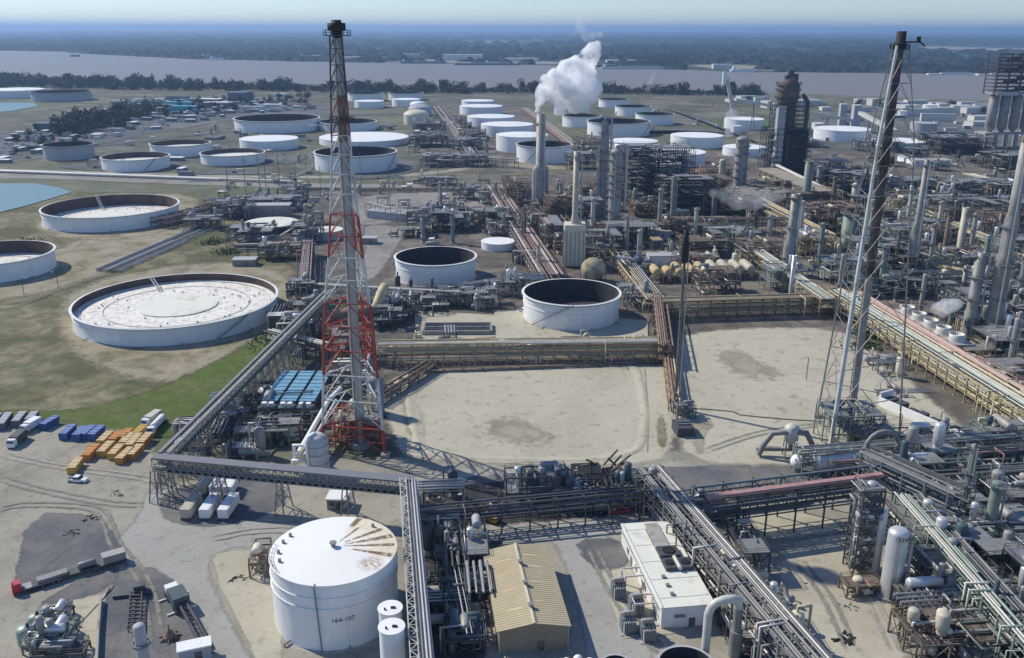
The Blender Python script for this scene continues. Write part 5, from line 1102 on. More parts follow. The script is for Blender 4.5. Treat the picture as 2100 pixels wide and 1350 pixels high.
# bottom right vessels
for ub,vb,vt,wp,l in ((1790,1172,1042,30,'silver upright vessel standing behind its taller neighbour'),(1826,1224,1082,42,'tallest silver upright vessel in the bottom corner yard')):
    t=column(l,ub,vb,vt,wp,'silver','vertical_vessel','vessel',plats=1,ladder=True,pw=.8); 
module('bulky platformed column structure hugging the silver vessels',1762,1168,5,5,22,'grey',levels=8,npipe=34,nves=14)
module('brown box skid at the foot of the silver vessels',1765,1215,8,4,3,'brown',npipe=8,nves=3)
column('white drum column in front of the dark racks at the frame edge',1940,1075,1012,16,'white','vertical_vessel','vessel',plats=1,ladder=False)
column('lattice clad column leaning over the corner racks',1972,1078,908,13,'green',plats=6,top='cone')
column('green grey column crowned by a square platform',2022,1130,985,22,'green',plats=2)
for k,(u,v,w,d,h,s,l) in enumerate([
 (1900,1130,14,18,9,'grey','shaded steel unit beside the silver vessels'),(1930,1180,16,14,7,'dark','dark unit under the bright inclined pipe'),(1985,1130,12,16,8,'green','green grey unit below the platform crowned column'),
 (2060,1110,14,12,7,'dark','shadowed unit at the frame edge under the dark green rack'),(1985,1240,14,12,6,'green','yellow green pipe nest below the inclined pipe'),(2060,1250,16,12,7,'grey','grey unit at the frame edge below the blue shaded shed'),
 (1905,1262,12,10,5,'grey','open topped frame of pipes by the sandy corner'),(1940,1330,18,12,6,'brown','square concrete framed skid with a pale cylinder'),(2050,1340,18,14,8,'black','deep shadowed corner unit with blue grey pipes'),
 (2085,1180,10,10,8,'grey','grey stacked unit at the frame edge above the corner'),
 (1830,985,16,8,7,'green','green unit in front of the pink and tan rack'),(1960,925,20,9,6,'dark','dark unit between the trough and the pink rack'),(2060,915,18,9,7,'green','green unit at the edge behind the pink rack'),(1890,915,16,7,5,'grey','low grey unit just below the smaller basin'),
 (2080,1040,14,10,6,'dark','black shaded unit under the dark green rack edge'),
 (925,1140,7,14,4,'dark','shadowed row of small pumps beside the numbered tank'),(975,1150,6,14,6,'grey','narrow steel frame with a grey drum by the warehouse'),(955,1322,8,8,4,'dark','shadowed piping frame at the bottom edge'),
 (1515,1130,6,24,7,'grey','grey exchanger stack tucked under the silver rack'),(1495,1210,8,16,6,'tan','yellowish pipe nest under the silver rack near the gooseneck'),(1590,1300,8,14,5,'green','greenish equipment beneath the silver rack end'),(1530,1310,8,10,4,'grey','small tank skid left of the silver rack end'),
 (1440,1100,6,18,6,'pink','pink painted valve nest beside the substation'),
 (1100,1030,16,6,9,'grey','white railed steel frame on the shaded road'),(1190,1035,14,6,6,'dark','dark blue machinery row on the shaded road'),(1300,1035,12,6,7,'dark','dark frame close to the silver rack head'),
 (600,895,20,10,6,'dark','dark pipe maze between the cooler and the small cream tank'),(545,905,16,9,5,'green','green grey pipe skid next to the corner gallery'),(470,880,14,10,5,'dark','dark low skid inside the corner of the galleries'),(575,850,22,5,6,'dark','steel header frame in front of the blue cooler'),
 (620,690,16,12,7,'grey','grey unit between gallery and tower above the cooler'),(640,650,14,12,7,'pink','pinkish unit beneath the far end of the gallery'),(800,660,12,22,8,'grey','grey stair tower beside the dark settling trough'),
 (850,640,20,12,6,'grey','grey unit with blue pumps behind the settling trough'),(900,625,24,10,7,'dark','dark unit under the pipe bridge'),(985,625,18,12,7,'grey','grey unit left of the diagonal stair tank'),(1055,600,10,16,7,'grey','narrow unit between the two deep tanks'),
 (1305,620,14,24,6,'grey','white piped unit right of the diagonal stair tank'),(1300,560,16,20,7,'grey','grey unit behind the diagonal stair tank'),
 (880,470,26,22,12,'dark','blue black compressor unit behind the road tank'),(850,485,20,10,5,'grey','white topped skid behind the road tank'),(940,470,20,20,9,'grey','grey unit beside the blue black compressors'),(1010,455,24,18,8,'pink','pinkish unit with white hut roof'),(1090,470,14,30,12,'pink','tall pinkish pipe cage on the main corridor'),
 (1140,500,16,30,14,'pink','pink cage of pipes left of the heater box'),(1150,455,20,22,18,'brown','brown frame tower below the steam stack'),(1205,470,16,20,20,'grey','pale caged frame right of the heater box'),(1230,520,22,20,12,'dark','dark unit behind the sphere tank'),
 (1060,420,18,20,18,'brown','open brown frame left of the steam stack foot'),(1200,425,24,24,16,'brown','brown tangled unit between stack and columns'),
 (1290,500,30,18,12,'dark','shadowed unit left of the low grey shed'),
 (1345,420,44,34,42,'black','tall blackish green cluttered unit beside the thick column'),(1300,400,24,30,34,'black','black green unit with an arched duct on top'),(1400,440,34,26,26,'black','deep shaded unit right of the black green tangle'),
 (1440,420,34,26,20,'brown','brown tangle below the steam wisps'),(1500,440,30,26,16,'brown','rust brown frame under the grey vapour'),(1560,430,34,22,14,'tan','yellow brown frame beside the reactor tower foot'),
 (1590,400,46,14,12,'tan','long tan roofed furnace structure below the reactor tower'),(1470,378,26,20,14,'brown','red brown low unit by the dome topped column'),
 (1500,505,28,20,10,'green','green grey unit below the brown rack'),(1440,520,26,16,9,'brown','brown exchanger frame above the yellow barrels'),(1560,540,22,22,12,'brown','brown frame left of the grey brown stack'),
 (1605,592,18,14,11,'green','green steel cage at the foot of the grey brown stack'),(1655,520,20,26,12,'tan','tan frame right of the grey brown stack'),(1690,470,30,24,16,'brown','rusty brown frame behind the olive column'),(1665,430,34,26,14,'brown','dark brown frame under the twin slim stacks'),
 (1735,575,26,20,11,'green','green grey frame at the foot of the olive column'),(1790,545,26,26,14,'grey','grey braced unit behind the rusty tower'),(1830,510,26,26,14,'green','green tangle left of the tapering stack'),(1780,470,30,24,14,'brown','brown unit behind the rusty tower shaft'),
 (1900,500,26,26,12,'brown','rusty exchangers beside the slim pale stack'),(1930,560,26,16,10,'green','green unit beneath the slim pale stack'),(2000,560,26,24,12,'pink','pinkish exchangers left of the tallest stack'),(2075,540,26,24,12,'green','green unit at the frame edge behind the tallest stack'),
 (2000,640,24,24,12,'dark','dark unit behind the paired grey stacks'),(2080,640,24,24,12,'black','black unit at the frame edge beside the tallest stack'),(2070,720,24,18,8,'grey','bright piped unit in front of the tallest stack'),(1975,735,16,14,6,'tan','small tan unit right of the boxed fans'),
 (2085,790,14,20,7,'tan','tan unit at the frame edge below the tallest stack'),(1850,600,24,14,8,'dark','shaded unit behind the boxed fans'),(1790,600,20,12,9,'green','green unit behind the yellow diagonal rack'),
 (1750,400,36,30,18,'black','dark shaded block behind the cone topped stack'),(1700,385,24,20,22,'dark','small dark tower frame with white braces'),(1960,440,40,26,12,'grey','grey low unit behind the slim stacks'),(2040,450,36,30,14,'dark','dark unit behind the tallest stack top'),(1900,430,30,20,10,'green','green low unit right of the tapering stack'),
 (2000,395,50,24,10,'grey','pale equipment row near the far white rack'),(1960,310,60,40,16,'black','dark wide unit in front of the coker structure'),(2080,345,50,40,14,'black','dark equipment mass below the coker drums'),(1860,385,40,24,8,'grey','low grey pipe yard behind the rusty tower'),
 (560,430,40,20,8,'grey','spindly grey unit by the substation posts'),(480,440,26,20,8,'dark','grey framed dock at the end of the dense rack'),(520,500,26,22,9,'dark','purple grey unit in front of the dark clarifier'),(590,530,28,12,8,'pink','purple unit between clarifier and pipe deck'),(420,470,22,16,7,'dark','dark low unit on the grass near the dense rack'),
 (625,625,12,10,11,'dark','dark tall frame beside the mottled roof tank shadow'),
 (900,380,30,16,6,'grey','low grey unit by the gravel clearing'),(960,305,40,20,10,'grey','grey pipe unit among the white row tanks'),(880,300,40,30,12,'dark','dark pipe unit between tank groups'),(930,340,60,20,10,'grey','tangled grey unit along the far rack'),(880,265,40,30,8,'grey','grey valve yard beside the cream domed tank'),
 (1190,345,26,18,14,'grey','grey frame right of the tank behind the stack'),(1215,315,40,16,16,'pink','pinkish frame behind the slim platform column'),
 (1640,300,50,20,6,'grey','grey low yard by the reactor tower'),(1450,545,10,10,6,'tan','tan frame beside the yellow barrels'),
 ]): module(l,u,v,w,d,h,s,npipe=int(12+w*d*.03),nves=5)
# exchanger barrels
for (u,v,n_,l,mt) in ((1390,572,5,'row of five yellow tan barrel coolers under the low white roofed building','barrel'),(1497,566,4,'row of four peeling tan barrel coolers next to the yellow ones','colcream')):
    t=T('barrel_cooler',l,'barrel cooler',G(u,v),.08)
    for k in range(n_):
        x=(k-(n_-1)/2)*6; m=MB(); m.drum((x,-6,5.2),(x,7,5.2),2.3,16); P('barrel',m,MT[mt],t); m=MB(); m.cyl(x,-7.5,1.2,3.4,1.0,12); P('lower_drum',m,MT['pinkpipe'],t)
    m=MB(); m.box(0,-7,3.3,n_*6.2,1,.6); m.box(0,7,3.3,n_*6.2,1,.6)
    for k in range(n_+1):
        for y in (-7,7): m.beam(((k-n_/2)*6,y,0),((k-n_/2)*6,y,3.4),.5)
    P('support_frame',m,MT['tan'],t)
# settling trough
t=T('settling_trough','dark rectangular concrete settling trough between the grey pumps and the tan rack','trough',G(940,680),.03); m=MB()
for (x,y,a,b) in ((0,-5.6,28,.8),(0,5.6,28,.8),(-14,0,.8,12),(14,0,.8,12),(0,0,28,.6)): m.box(x,y,0,a,b,2.2)
P('basin_wall',m,MT['concrete'],t); m=MB(); m.box(0,-2.8,.1,27,5,.6); m.box(0,2.8,.1,27,5,.6); P('dark_liquid',m,MT['black'],t); m=MB(); m.rail([(-14,-5.6,2.2),(14,-5.6,2.2)],1,.08); m.rail([(-14,0,2.2),(14,0,2.2)],1,.08); P('handrail',m,MT['steel'],t)
t=T('arched_duct','thick duct arching over the top of the black green unit','duct',G(1312,400)); h=ZV(G(1312,400).y,318)
P('duct',MB().tube([(-9,0,h*.5),(-9,0,h-6),(-7.5,0,h-2),(-4,0,h),(4,0,h),(8,0,h-2.5),(9,0,h-7),(9,0,h*.4)],2.0,12),MT['greypipe'],t); m=MB(); m.beam((-9,0,0),(-9,0,h*.5),1); m.beam((9,0,0),(9,0,h*.4),1); P('support_leg',m,MT['blacksteel'],t)
t=T('drain_hose','dark hose snaking across the smaller sand basin','hose',(0,0,0)); P('hose',MB().tube([G(*p)+Vector((0,0,.35)) for p in ((1428,840),(1460,842),(1505,846),(1520,853),(1560,857),(1620,862),(1690,866))],.32,6),MT['dpipe'],t)
t=T('berm_kerb','thin dark kerb line along the larger basin wall','kerb',(0,0,0)); m=MB(); V=[G(*p) for p in ((1324,758),(1332,850),(1330,930))]; [m.beam(a+Vector((0,0,.2)),b+Vector((0,0,.2)),.35,.4) for a,b in zip(V,V[1:])]; P('kerb_run',m,MT['greypipe'],t)

w5=w_
t=bpy.data.objects['warehouse']
for k,(x_,y_) in enumerate(((-3.2,-9),(-3.4,-2),(-3.0,4),(-3.3,9),(3.2,-7),(3.0,0),(3.4,6),(3.1,10.5))):
    m=MB(); sl_=1.3/7; z0_=5.6+1.3-abs(x_)*sl_*1.0+.16; sg=1 if x_>0 else -1
    m.beam((x_-1.6,y_,z0_+sg*1.6*sl_),(x_+1.6,y_,z0_-sg*1.6*sl_),.5,.05); P('skylight',m,MT['ycover'],t)
t=building('long flat tan roof over rusty brown frames below the reactor tower',1622,404,15,108,14,.09,'tanflat','brown',0,door=False)
for k in range(9):
    m=MB(); m.box(-7.8,-48+k*12,0,.8,1,14); P('column_post',m,MT['tan'],t)
P('roof_pipe',MB().tube([(9.5,-60,12),(9.5,58,16)],1.3,10),MT['wpipe'],t); P('roof_pipe',MB().tube([(12.5,-60,10),(12.5,58,13)],.9,10),MT['tanpipe'],t)

t=bpy.data.objects['warehouse']; W_=None
bb=[c for c in t.children if c.name.startswith('wall')][0].data.vertices; hx=max(v.co.x for v in bb); hy=max(v.co.y for v in bb)
for k in range(4): m=MB(); m.box(-hx-.05,-hy+3.5+k*6,2.6,.12,1.6,1.1); P('wall_louvre',m,MT['brown'],t)
m=MB(); m.box(-hx-.05,hy-3,0,.12,1.3,2.3); P('side_door',m,MT['wpipe'],t)
for k in range(3): m=MB(); m.cyl(.1,-hy+5+k*8,7.0,7.75,.38,10); m.cyl(.1,-hy+5+k*8,7.75,7.95,.6,10); P('roof_ventilator',m,MT['steel'],t)
for sx in (-1,1): m=MB(); m.tube([(sx*(hx-.05),-hy-.12,5.3),(sx*(hx-.05),-hy-.12,.1)],.09,6); P('downpipe',m,MT['cream'],t)
t=bpy.data.objects['substation']; bb=[c for c in t.children if c.name.startswith('wall')][0].data.vertices; hx=max(v.co.x for v in bb); hy=max(v.co.y for v in bb)
for k in range(3): m=MB(); m.box(-hx-.06,-hy+4+k*10,0,.12,1.4,2.4); P('side_door',m,MT['greypipe'],t)
for k in range(5): m=MB(); m.box(0,-hy+3+k*(2*hy-6)/4,5.56,2*hx,.12,.04); P('roof_seam',m,MT['concrete'],t)
m=MB(); m.tube([(-hx-.25,-hy+1,4.2),(-hx-.25,hy-1,4.2)],.09,6); P('conduit',m,MT['steel'],t)
for k in range(3): m=MB(); m.box(-2.2,-hy+4+k*3.2,5.56,.8,.8,.5); P('roof_hatch',m,MT['steel'],t)
# ================================================================ CONTAINERS AND VEHICLES
def container(label,u0,v0,u1,v1,body,cover,group,hgt=2.3,w=2.6,L=None):
    a=G(u0,v0,hgt); b=G(u1,v1,hgt); c=(a+b)/2; c.z=0; d=(b-a); L=L or min(10.5,max(6,d.length)); rot=atan2(d.y,d.x)
    t=T('roll_off_container',label,'container',c,rot,group)
    m=MB(); m.add([(-L/2,-w/2,.35),(L/2-.9,-w/2,.35),(L/2-.9,w/2,.35),(-L/2,w/2,.35),(-L/2,-w/2,hgt),(L/2,-w/2,hgt),(L/2,w/2,hgt),(-L/2,w/2,hgt)],[(3,2,1,0),(4,5,6,7),(0,1,5,4),(1,2,6,5),(2,3,7,6),(3,0,4,7)])
    P('body',m,MT[body],t); m=MB(); k=int(L/1.0)
    for i in range(k):
        for sy in (-1,1): m.box(-L/2+.4+i*(L-1)/k,sy*(w/2+.05),.5,.14,.1,hgt-.6)
    P('side_rib',m,MT[body],t); m=MB()
    for i in range(k): m.box(-L/2+(i+.5)*L/k,0,hgt+.003,L/k*.82,w*.9,.08+.05*(i%2))
    P('cover',m,MT[cover],t); m=MB()
    for x in (-L/2+.8,L/2-1.5):
        for sy in (-1,1): m.tube([(x,sy*.9-.12,.22),(x,sy*.9+.12,.22)],.22,8)
    P('roller',m,MT['rubber'],t); return t
q=random.Random(5)
for i,(a,b,c_,d_,bd,cv,l) in enumerate([
 (148,962,165,940,'yellow','ycover','set apart in front of all others'),
 (177,936,200,912,'orange','orange','front one at the open end of the block'),(208,928,230,906,'yellow','ycover','front, second in the block'),(230,933,250,912,'yellow','ycover','front, third in the block'),(245,942,272,918,'orange','ycover','front, jutting out of the block'),(268,934,290,912,'orange','ycover','front, end of the block by the gallery'),
 (207,906,228,886,'yellow','ycover','second row at the blue side'),(231,903,250,884,'orange','orange','second row, orange topped'),(253,909,271,888,'yellow','ycover','second row, middle'),(266,914,287,890,'yellow','ycover','second row, between middle and gallery'),(289,909,309,888,'orange','ycover','second row, gallery side'),
 (280,889,298,873,'yellow','yellow','bright plain yellow, back row'),(252,898,268,880,'orange','orange','back row beside the bright yellow one')]):
    container('yellow brown roll off container, '+l,a,b,c_,d_,bd,cv,'yellow containers by the stilted gallery')
for a,b,c_,d_,l in ((130,892,152,872,'first by the truck'),(157,894,176,876,'second'),(170,892,192,874,'third'),(188,893,211,874,'next to the yellow block'),(88,872,118,855,'large, behind the truck')):
    container('blue roll off container, '+l,a,b,c_,d_,'bluep','bluecover','blue containers by the grass',2.5)
for a,b,c_,d_,l in ((2,872,20,848,'near frame edge'),(33,866,50,846,'second dark one'),(-20,868,0,850,'cut by the frame'),(60,862,74,846,'short one with pale lid')):
    container('dark blue grey container at the grass edge, '+l,a,b,c_,d_,'roofdark','greytank','dark containers at the grass edge',2.6)
def wheel(t,x,y,r=.5,w=.3):
    m=MB(); m.tube([(x,y-w/2,r),(x,y+w/2,r)],r,14); o=P('wheel',m,MT['rubber'],t); m=MB(); m.tube([(x,y-w/2-.02,r),(x,y+w/2+.02,r)],r*.5,10); P('rim',m,MT['steel'],o); return o
def pickup(label,u,v,rot,paint='whitecar'):
    t=T('pickup_truck',label,'pickup truck',G(u,v),rot); m=MB()
    pr=[(-2.8,.5),(2.7,.5),(2.8,.95),(2.6,1.15),(1.3,1.25),(-2.8,1.2)]
    m.add([(x,-.95,z) for x,z in pr]+[(x,.95,z) for x,z in pr],[tuple(range(6)),tuple(range(11,5,-1))]+[(i,i+6,(i+1)%6+6,(i+1)%6) for i in range(6)]); P('body',m,MT[paint],t)
    m=MB(); pr=[(-1.0,1.2),(1.3,1.24),(.6,1.85),(-.8,1.88)]
    m.add([(x,-.86,z) for x,z in pr]+[(x,.86,z) for x,z in pr],[(0,1,2,3),(7,6,5,4)]+[(i,i+4,(i+1)%4+4,(i+1)%4) for i in range(4)]); P('window',m,MT['glass'],t)
    m=MB(); m.box(-.1,0,1.87,1.5,1.66,.06); P('roof',m,MT[paint],t); m=MB(); m.box(-1.95,0,1.205,1.6,1.6,.03); P('cargo_bed',m,MT['dsteel'],t)
    for x in (-1.75,1.75):
        for y in (-.9,.9): wheel(t,x,y,.4,.26)
    for y in (-.7,.7): m=MB(); m.box(2.78,y,.8,.08,.3,.18); P('headlight',m,MT['silver'],t)
    return t
pickup('white pickup truck alone on the pale yard near the yellow container',163,991,-.1)
pickup('white car parked at the far dirt road corner right of the tower',1075,640,.4)
pickup('white pickup under the shaded dark rack',1098,1022,.1)
pickup('small red car in the shadow beside the silver rack head',1272,1052,.1,'redtruck')
def truck(label,u,v,rot,cab='whitecar',body='white',kind='box',L=7,cat='truck'):
    t=T('truck',label,cat,G(u,v),rot); m=MB(); m.box(L/2+1.2,0,.7,1.9,2.4,1.2); m.add([(L/2+.3,-1.2,1.9),(L/2+2.1,-1.2,1.9),(L/2+2.1,1.2,1.9),(L/2+.3,1.2,1.9),(L/2+.3,-1.1,2.9),(L/2+1.6,-1.1,2.9),(L/2+1.6,1.1,2.9),(L/2+.3,1.1,2.9)],[(3,2,1,0),(4,5,6,7),(0,1,5,4),(1,2,6,5),(2,3,7,6),(3,0,4,7)]); P('cab',m,MT[cab],t)
    m=MB(); m.box(L/2+2.0,0,2.0,.1,2.0,.6); P('windscreen',m,MT['glass'],t)
    m=MB(); m.box(0,0,.7,L+1,1.0,.3); P('chassis',m,MT['dsteel'],t)
    if kind=='tank': m=MB(); m.drum((-L/2+.8,0,2.2),(L/2-.8,0,2.2),1.15,16); P('tank_body',m,MT[body],t)
    elif kind=='flat': m=MB(); m.box(0,0,1.05,L,2.5,.25); P('flat_bed',m,MT[body],t); m=MB(); m.box(-1,0,1.3,L*.5,2,.9); P('load',m,MT['greypipe'],t)
    else: m=MB(); m.box(0,0,1.05,L,2.5,2.2); P('cargo_box',m,MT[body],t)
    for x in (-L/2+.8,-L/2+2,L/2+1.2):
        for y in (-1.05,1.05): wheel(t,x,y,.52,.35)
    return t
def dirpx(a,b): p=G(*a); q_=G(*b); return atan2((q_-p).y,(q_-p).x)
truck('white truck with a pale box nosing past the blue container',72,882,dirpx((95,870),(60,890)),L=5)
truck('small dark tipper truck with a white cab on the pale yard',43,910,dirpx((60,892),(33,915)),body='dsteel',L=6)
truck('white tanker truck at the end of the yellow block by the gallery',328,880,dirpx((345,865),(312,900)),kind='tank',L=9)
truck('white box truck behind the tanker by the verge',318,868,dirpx((335,858),(305,878)),body='wpipe',L=6)
r_=dirpx((235,1165),(50,1220))
t=truck('red cabbed truck head at the asphalt edge',92,1204,r_,cab='redtruck',body='steel',kind='flat',L=8)
t=T('lowbed_trailer','long low pinkish grey trailer loaded with a grey frame, behind the red truck','trailer',G(168,1180),r_); m=MB(); m.box(0,0,.9,20,2.7,.5); P('bed',m,MT['dsteel'],t); m=MB(); m.box(-7.5,0,1.4,5,2.6,1.8); P('load_box',m,MT['colgrey'],t); m=MB(); m.drum((-3.4,0,2.2),(0,0,2.2),.8); m.box(4,0,1.4,3,2,.7); P('load_drum',m,MT['greypipe'],t)
for x in (-9,-7.8,-6.6,8):
    for y in (-1.1,1.1): wheel(t,x,y,.48,.35)
truck('dark red truck in the shade of the dark low rack',1240,1050,.1,cab='redtruck',body='dsteel',kind='flat',L=6)
# white box trailers
tr=None
for (a,b,c_,d_,l,mt) in ((381,1047,402,1017,'near row, yellowish, outermost','colcream'),(420,1047,440,1018,'near row, middle','white'),(458,1047,478,1018,'near row, innermost beside its shadow','white'),(413,998,424,984,'far row, yellowish','colcream'),(440,1000,450,985,'far row, middle','white'),(468,1000,476,986,'far row, innermost','white')):
    A=G(a,b,3.4); B=G(c_,d_,3.4); d0=(B-A); L=9 if b>1010 else 6; u_=d0.normalized(); c0=A+u_*L/2; c0.z=0
    t=T('box_trailer','white box trailer under the stilted gallery, '+l,'trailer',c0,atan2(u_.y,u_.x),'box trailers under the gallery'); m=MB(); m.box(0,0,.9,L,2.7,2.5); P('box_body',m,MT[mt],t); m=MB(); m.box(-L/2+.2,0,.4,.6,2.6,.5); m.box(0,0,.55,L-1,1.2,.35); P('chassis',m,MT['dsteel'],t)
    m=MB(); m.rail([(-L/2,-1.3,3.4),(L/2,-1.3,3.4)],.5,.05,3); P('handrail',m,MT['steel'],t)
    for y in (-1.1,1.1): wheel(t,L/2-1.2,y,.5,.3)
# crane truck with twin booms
r_=dirpx((355,1215),(385,1262)); t=T('crane_truck','teal grey crane truck with its twin boom laid out along the road','crane truck',G(368,1242),r_)
m=MB(); m.box(0,0,.8,9,3,1.1); P('chassis',m,MT['dsteel'],t); m=MB(); m.box(1.4,0,1.9,5,3.4,2.2); m.box(-1.2,.6,1.9,1.6,1.8,1.4); P('machine_house',m,MT['tealmach'],t); m=MB(); m.box(-3.9,0,1.2,1.8,2.6,1.7); P('cab',m,MT['white'],t); m=MB(); m.box(-4.85,0,1.9,.1,2.2,.8); P('windscreen',m,MT['glass'],t)
m=MB()
for y in (-.7,.7):
    m.beam((2,y,3),(19,y*1.2,1.0),.45,.6)
for k in range(9): m.beam((3+k*1.8,-.75,2.8-k*.2),(4.8+k*1.8,.8,2.6-k*.2),.15)
P('boom',m,MT['dpipe'],t); m=MB(); m.box(-1.4,-1,1.9,1.6,1,1); m.drum((-.6,-1.2,3.4),(1.0,-1.2,3.4),.5,8); P('winch',m,MT['greytank'],t)
for x in (-3.8,-2.3,2,3.4):
    for y in (-1.4,1.4): wheel(t,x,y,.6,.45)
m=MB()
for x in (-2.9,3.2): m.beam((x,-3.2,.5),(x,3.2,.5),.3); m.box(x,-3.2,0,.9,.9,.2); m.box(x,3.2,0,.9,.9,.2)
P('outrigger',m,MT['white'],t)
# dark crane boom parts on asphalt
t=T('scrap_lattice','dark lattice frame with a triangular foot lying on the asphalt','lattice frame',G(282,1262),dirpx((275,1290),(280,1225))); m=MB()
for y in (-1.2,1.2):
    for z in (.2,1.8): m.beam((-7,y,z),(7,y,z),.25)
for k in range(10): m.beam((-7+k*1.4,-1.2,1.8),(-6.3+k*1.4,1.2,1.8),.3); m.beam((-7+k*1.4,-1.2,.2),(-6.3+k*1.4,-1.2,1.8),.18); m.beam((-6.3+k*1.4,1.2,.2),(-5.6+k*1.4,1.2,1.8),.18)
P('lattice',m,MT['dsteel'],t); m=MB(); m.add([(6,-3,0),(9,-2.4,0),(7,5,0),(6,-3,1),(9,-2.4,1),(7,5,1)],[(2,1,0),(3,4,5),(0,1,4,3),(1,2,5,4),(2,0,3,5)]); m.box(7.4,-.6,1,2.2,2.2,1.8); P('foot',m,MT['dpipe'],t)
t=column('light blue grey upright cylinder standing at the bottom edge among the scrap',303,1385,1282,24,'greytank','upright_cylinder','cylinder',plats=0,ladder=False,top='dome'); m=MB(); m.lathe([(1.55,7),(1.75,7),(1.75,7.5),(1.55,7.5)],n=18,sharp=True); m.lathe([(1.55,1),(1.75,1),(1.75,1.5),(1.55,1.5)],n=18,sharp=True); P('collar',m,MT['bluesteel'],t)
t=T('burner_head','rusty spiked burner head lying behind the crane boom','machine part',G(352,1312),.4); t.scale=(.8,)*3; m=MB(); m.box(0,0,0,3.2,2.4,1.4,.3); m.lathe([(1.5,1.2),(1.1,2.2),(.3,2.8),(.12,4.6),(0,4.7)],n=10); P('cone',m,MT['rpipe'],t)
m=MB()
for k in range(7): a=k*.9; m.beam((1.5*cos(a),1.5*sin(a),1),(3*cos(a),3*sin(a),.2),.4)
P('prong',m,MT['brown'],t)
# rusty pump raft, dark box, excavator
t=T('scrap_machine','black rusty machine wreck on the near lip of the larger basin','machine',G(1222,982),.1); t.scale=(1.6,)*3; m=MB(); qq=random.Random(3)
m.box(-1.5,0,0,5,4,2.2); m.box(3,0,0,3,3,1.4); P('hull',m,MT['black'],t); m=MB()
for k in range(16): p=Vector((qq.uniform(-4,6),qq.uniform(-2,2),qq.uniform(.5,2.5))); m.beam(p,p+Vector((qq.uniform(-3,3),qq.uniform(-1,1),qq.uniform(-.5,2.5))),.28)
P('broken_frame',m,MT['brown'],t)
t=T('skid_box','dark square skid box between the two basins','skid box',G(1402,888),.1); t.scale=(1.5,)*3; m=MB(); m.box(0,0,0,3.6,4.6,2.2); P('body',m,MT['dsteel'],t); m=MB(); m.box(0,-.6,2.2,2.6,.3,.3); m.box(0,.6,2.2,2.6,.3,.3); P('lid_bar',m,MT['steel'],t)
module('dark pump skid just behind the square skid box',1405,855,6,5,4,'dark',npipe=14,nves=3)
t=T('excavator','yellow brown excavator in the shade below the dark low rack','excavator',G(1012,1072),2.6); m=MB(); m.box(0,-1.1,0,4,.6,.9); m.box(0,1.1,0,4,.6,.9); P('track',m,MT['rubber'],t); m=MB(); m.box(-.3,0,.9,3,2.4,1.3); m.box(.9,.7,1.2,1.2,1,1.7); P('body',m,MT['yellow'],t); m=MB(); m.beam((1,-.3,1.8),(3.6,-.3,4.2),.45); m.beam((3.6,-.3,4.2),(5.4,-.3,1.6),.35); m.box(5.4,-.3,.6,.9,1,1); P('boom_arm',m,MT['yellow'],t)
t=T('pump_machine','bright blue pump set with white rings in the shadow left of the warehouse','pump set',G(968,1290),.05); m=MB(); m.box(0,0,0,4.6,8,.8); P('base',m,MT['brightblue'],t)
for k in range(4): m=MB(); V=[(-.3+.9*cos(j*pi/6),-2.8+k*1.9+.8*sin(j*pi/6),1.7) for j in range(13)]; m.tube(V,.16,6); P('ring_pipe',m,MT['white'],t); m=MB(); m.cyl(-.3,-2.8+k*1.9,.8,1.6,.75,12); P('pump',m,MT['brightblue'],t)
for i,(u,v,s) in enumerate(((1165,1342,1.0),(1188,1338,1.1),(1212,1342,1.0))):
    t=T('small_vessel','round white vessel at the bottom edge before the warehouse, '+('warehouse side','tallest, middle','shadow side')[i],'vessel',G(u,v+26),0); m=MB(); m.ball(0,0,1.2*s,.9*s,14,8); P('shell',m,MT['white'],t); m=MB(); m.cyl(0,0,0,.5,1.0,10); P('base',m,MT['concrete'],t)
# bottom left equipment nest
for k,(u,v,r0,h0,l) in enumerate(((60,1312,1.75,3.4,'big pale green, nearest the wall'),(80,1284,1.5,3,'pale green, behind the big one'),(108,1332,1.0,2.4,'small, half behind pipes'))):
    t=T('process_drum','drum in the corner equipment nest, '+l,'drum',G(u,v+10),0); m=MB(); m.lathe([(r0,0),(r0,h0),(r0*.7,h0+.6),(0,h0+.8)],n=18); P('shell',m,MT['greenpipe'],t); m=MB(); m.cyl(r0*.4,0,h0+.4,h0+1.5,.3,8); P('nozzle',m,MT['black'],t)
module('nest of green grey pumps and pipes in the bottom corner pad',108,1322,8,7,2.4,'green',npipe=34,nves=4)
module('small valve cluster at the top of the corner pad',117,1278,6,5,2.2,'grey',npipe=16,nves=2)
module('low pipe rows at the bottom edge of the corner pad',130,1348,10,4,1.8,'dark',npipe=16,nves=1)
t=T('valve_skid','small pale valve skid alone at the corner pad lip','valve skid',G(140,1248),.4); m=MB(); m.drum((-1,0,1),(1,0,1),.5,10); m.box(0,0,0,2.2,1.2,.5); P('drum',m,MT['wpipe'],t); m=MB(); m.cyl(.4,.2,1.3,2,.15,8); P('valve',m,MT['rpipe'],t)
t=T('retaining_wall','dark edged low concrete wall of the corner pad','wall',(0,0,0)); m=MB(); V=[G(*p) for p in ((80,1292),(120,1247),(152,1237))]; [m.beam(a+Vector((0,0,.3)),b+Vector((0,0,.3)),.4,.6) for a,b in zip(V,V[1:])]; V=[G(*p) for p in ((212,1238),(207,1300),(203,1380))]; [m.beam(a+Vector((0,0,.9)),b+Vector((0,0,.9)),.5,1.8) for a,b in zip(V,V[1:])]; P('wall_run',m,MT['concrete'],t)
module('rust and grey valve tree left of the numbered tank',540,1168,4,8,4,'brown',npipe=20,nves=2)
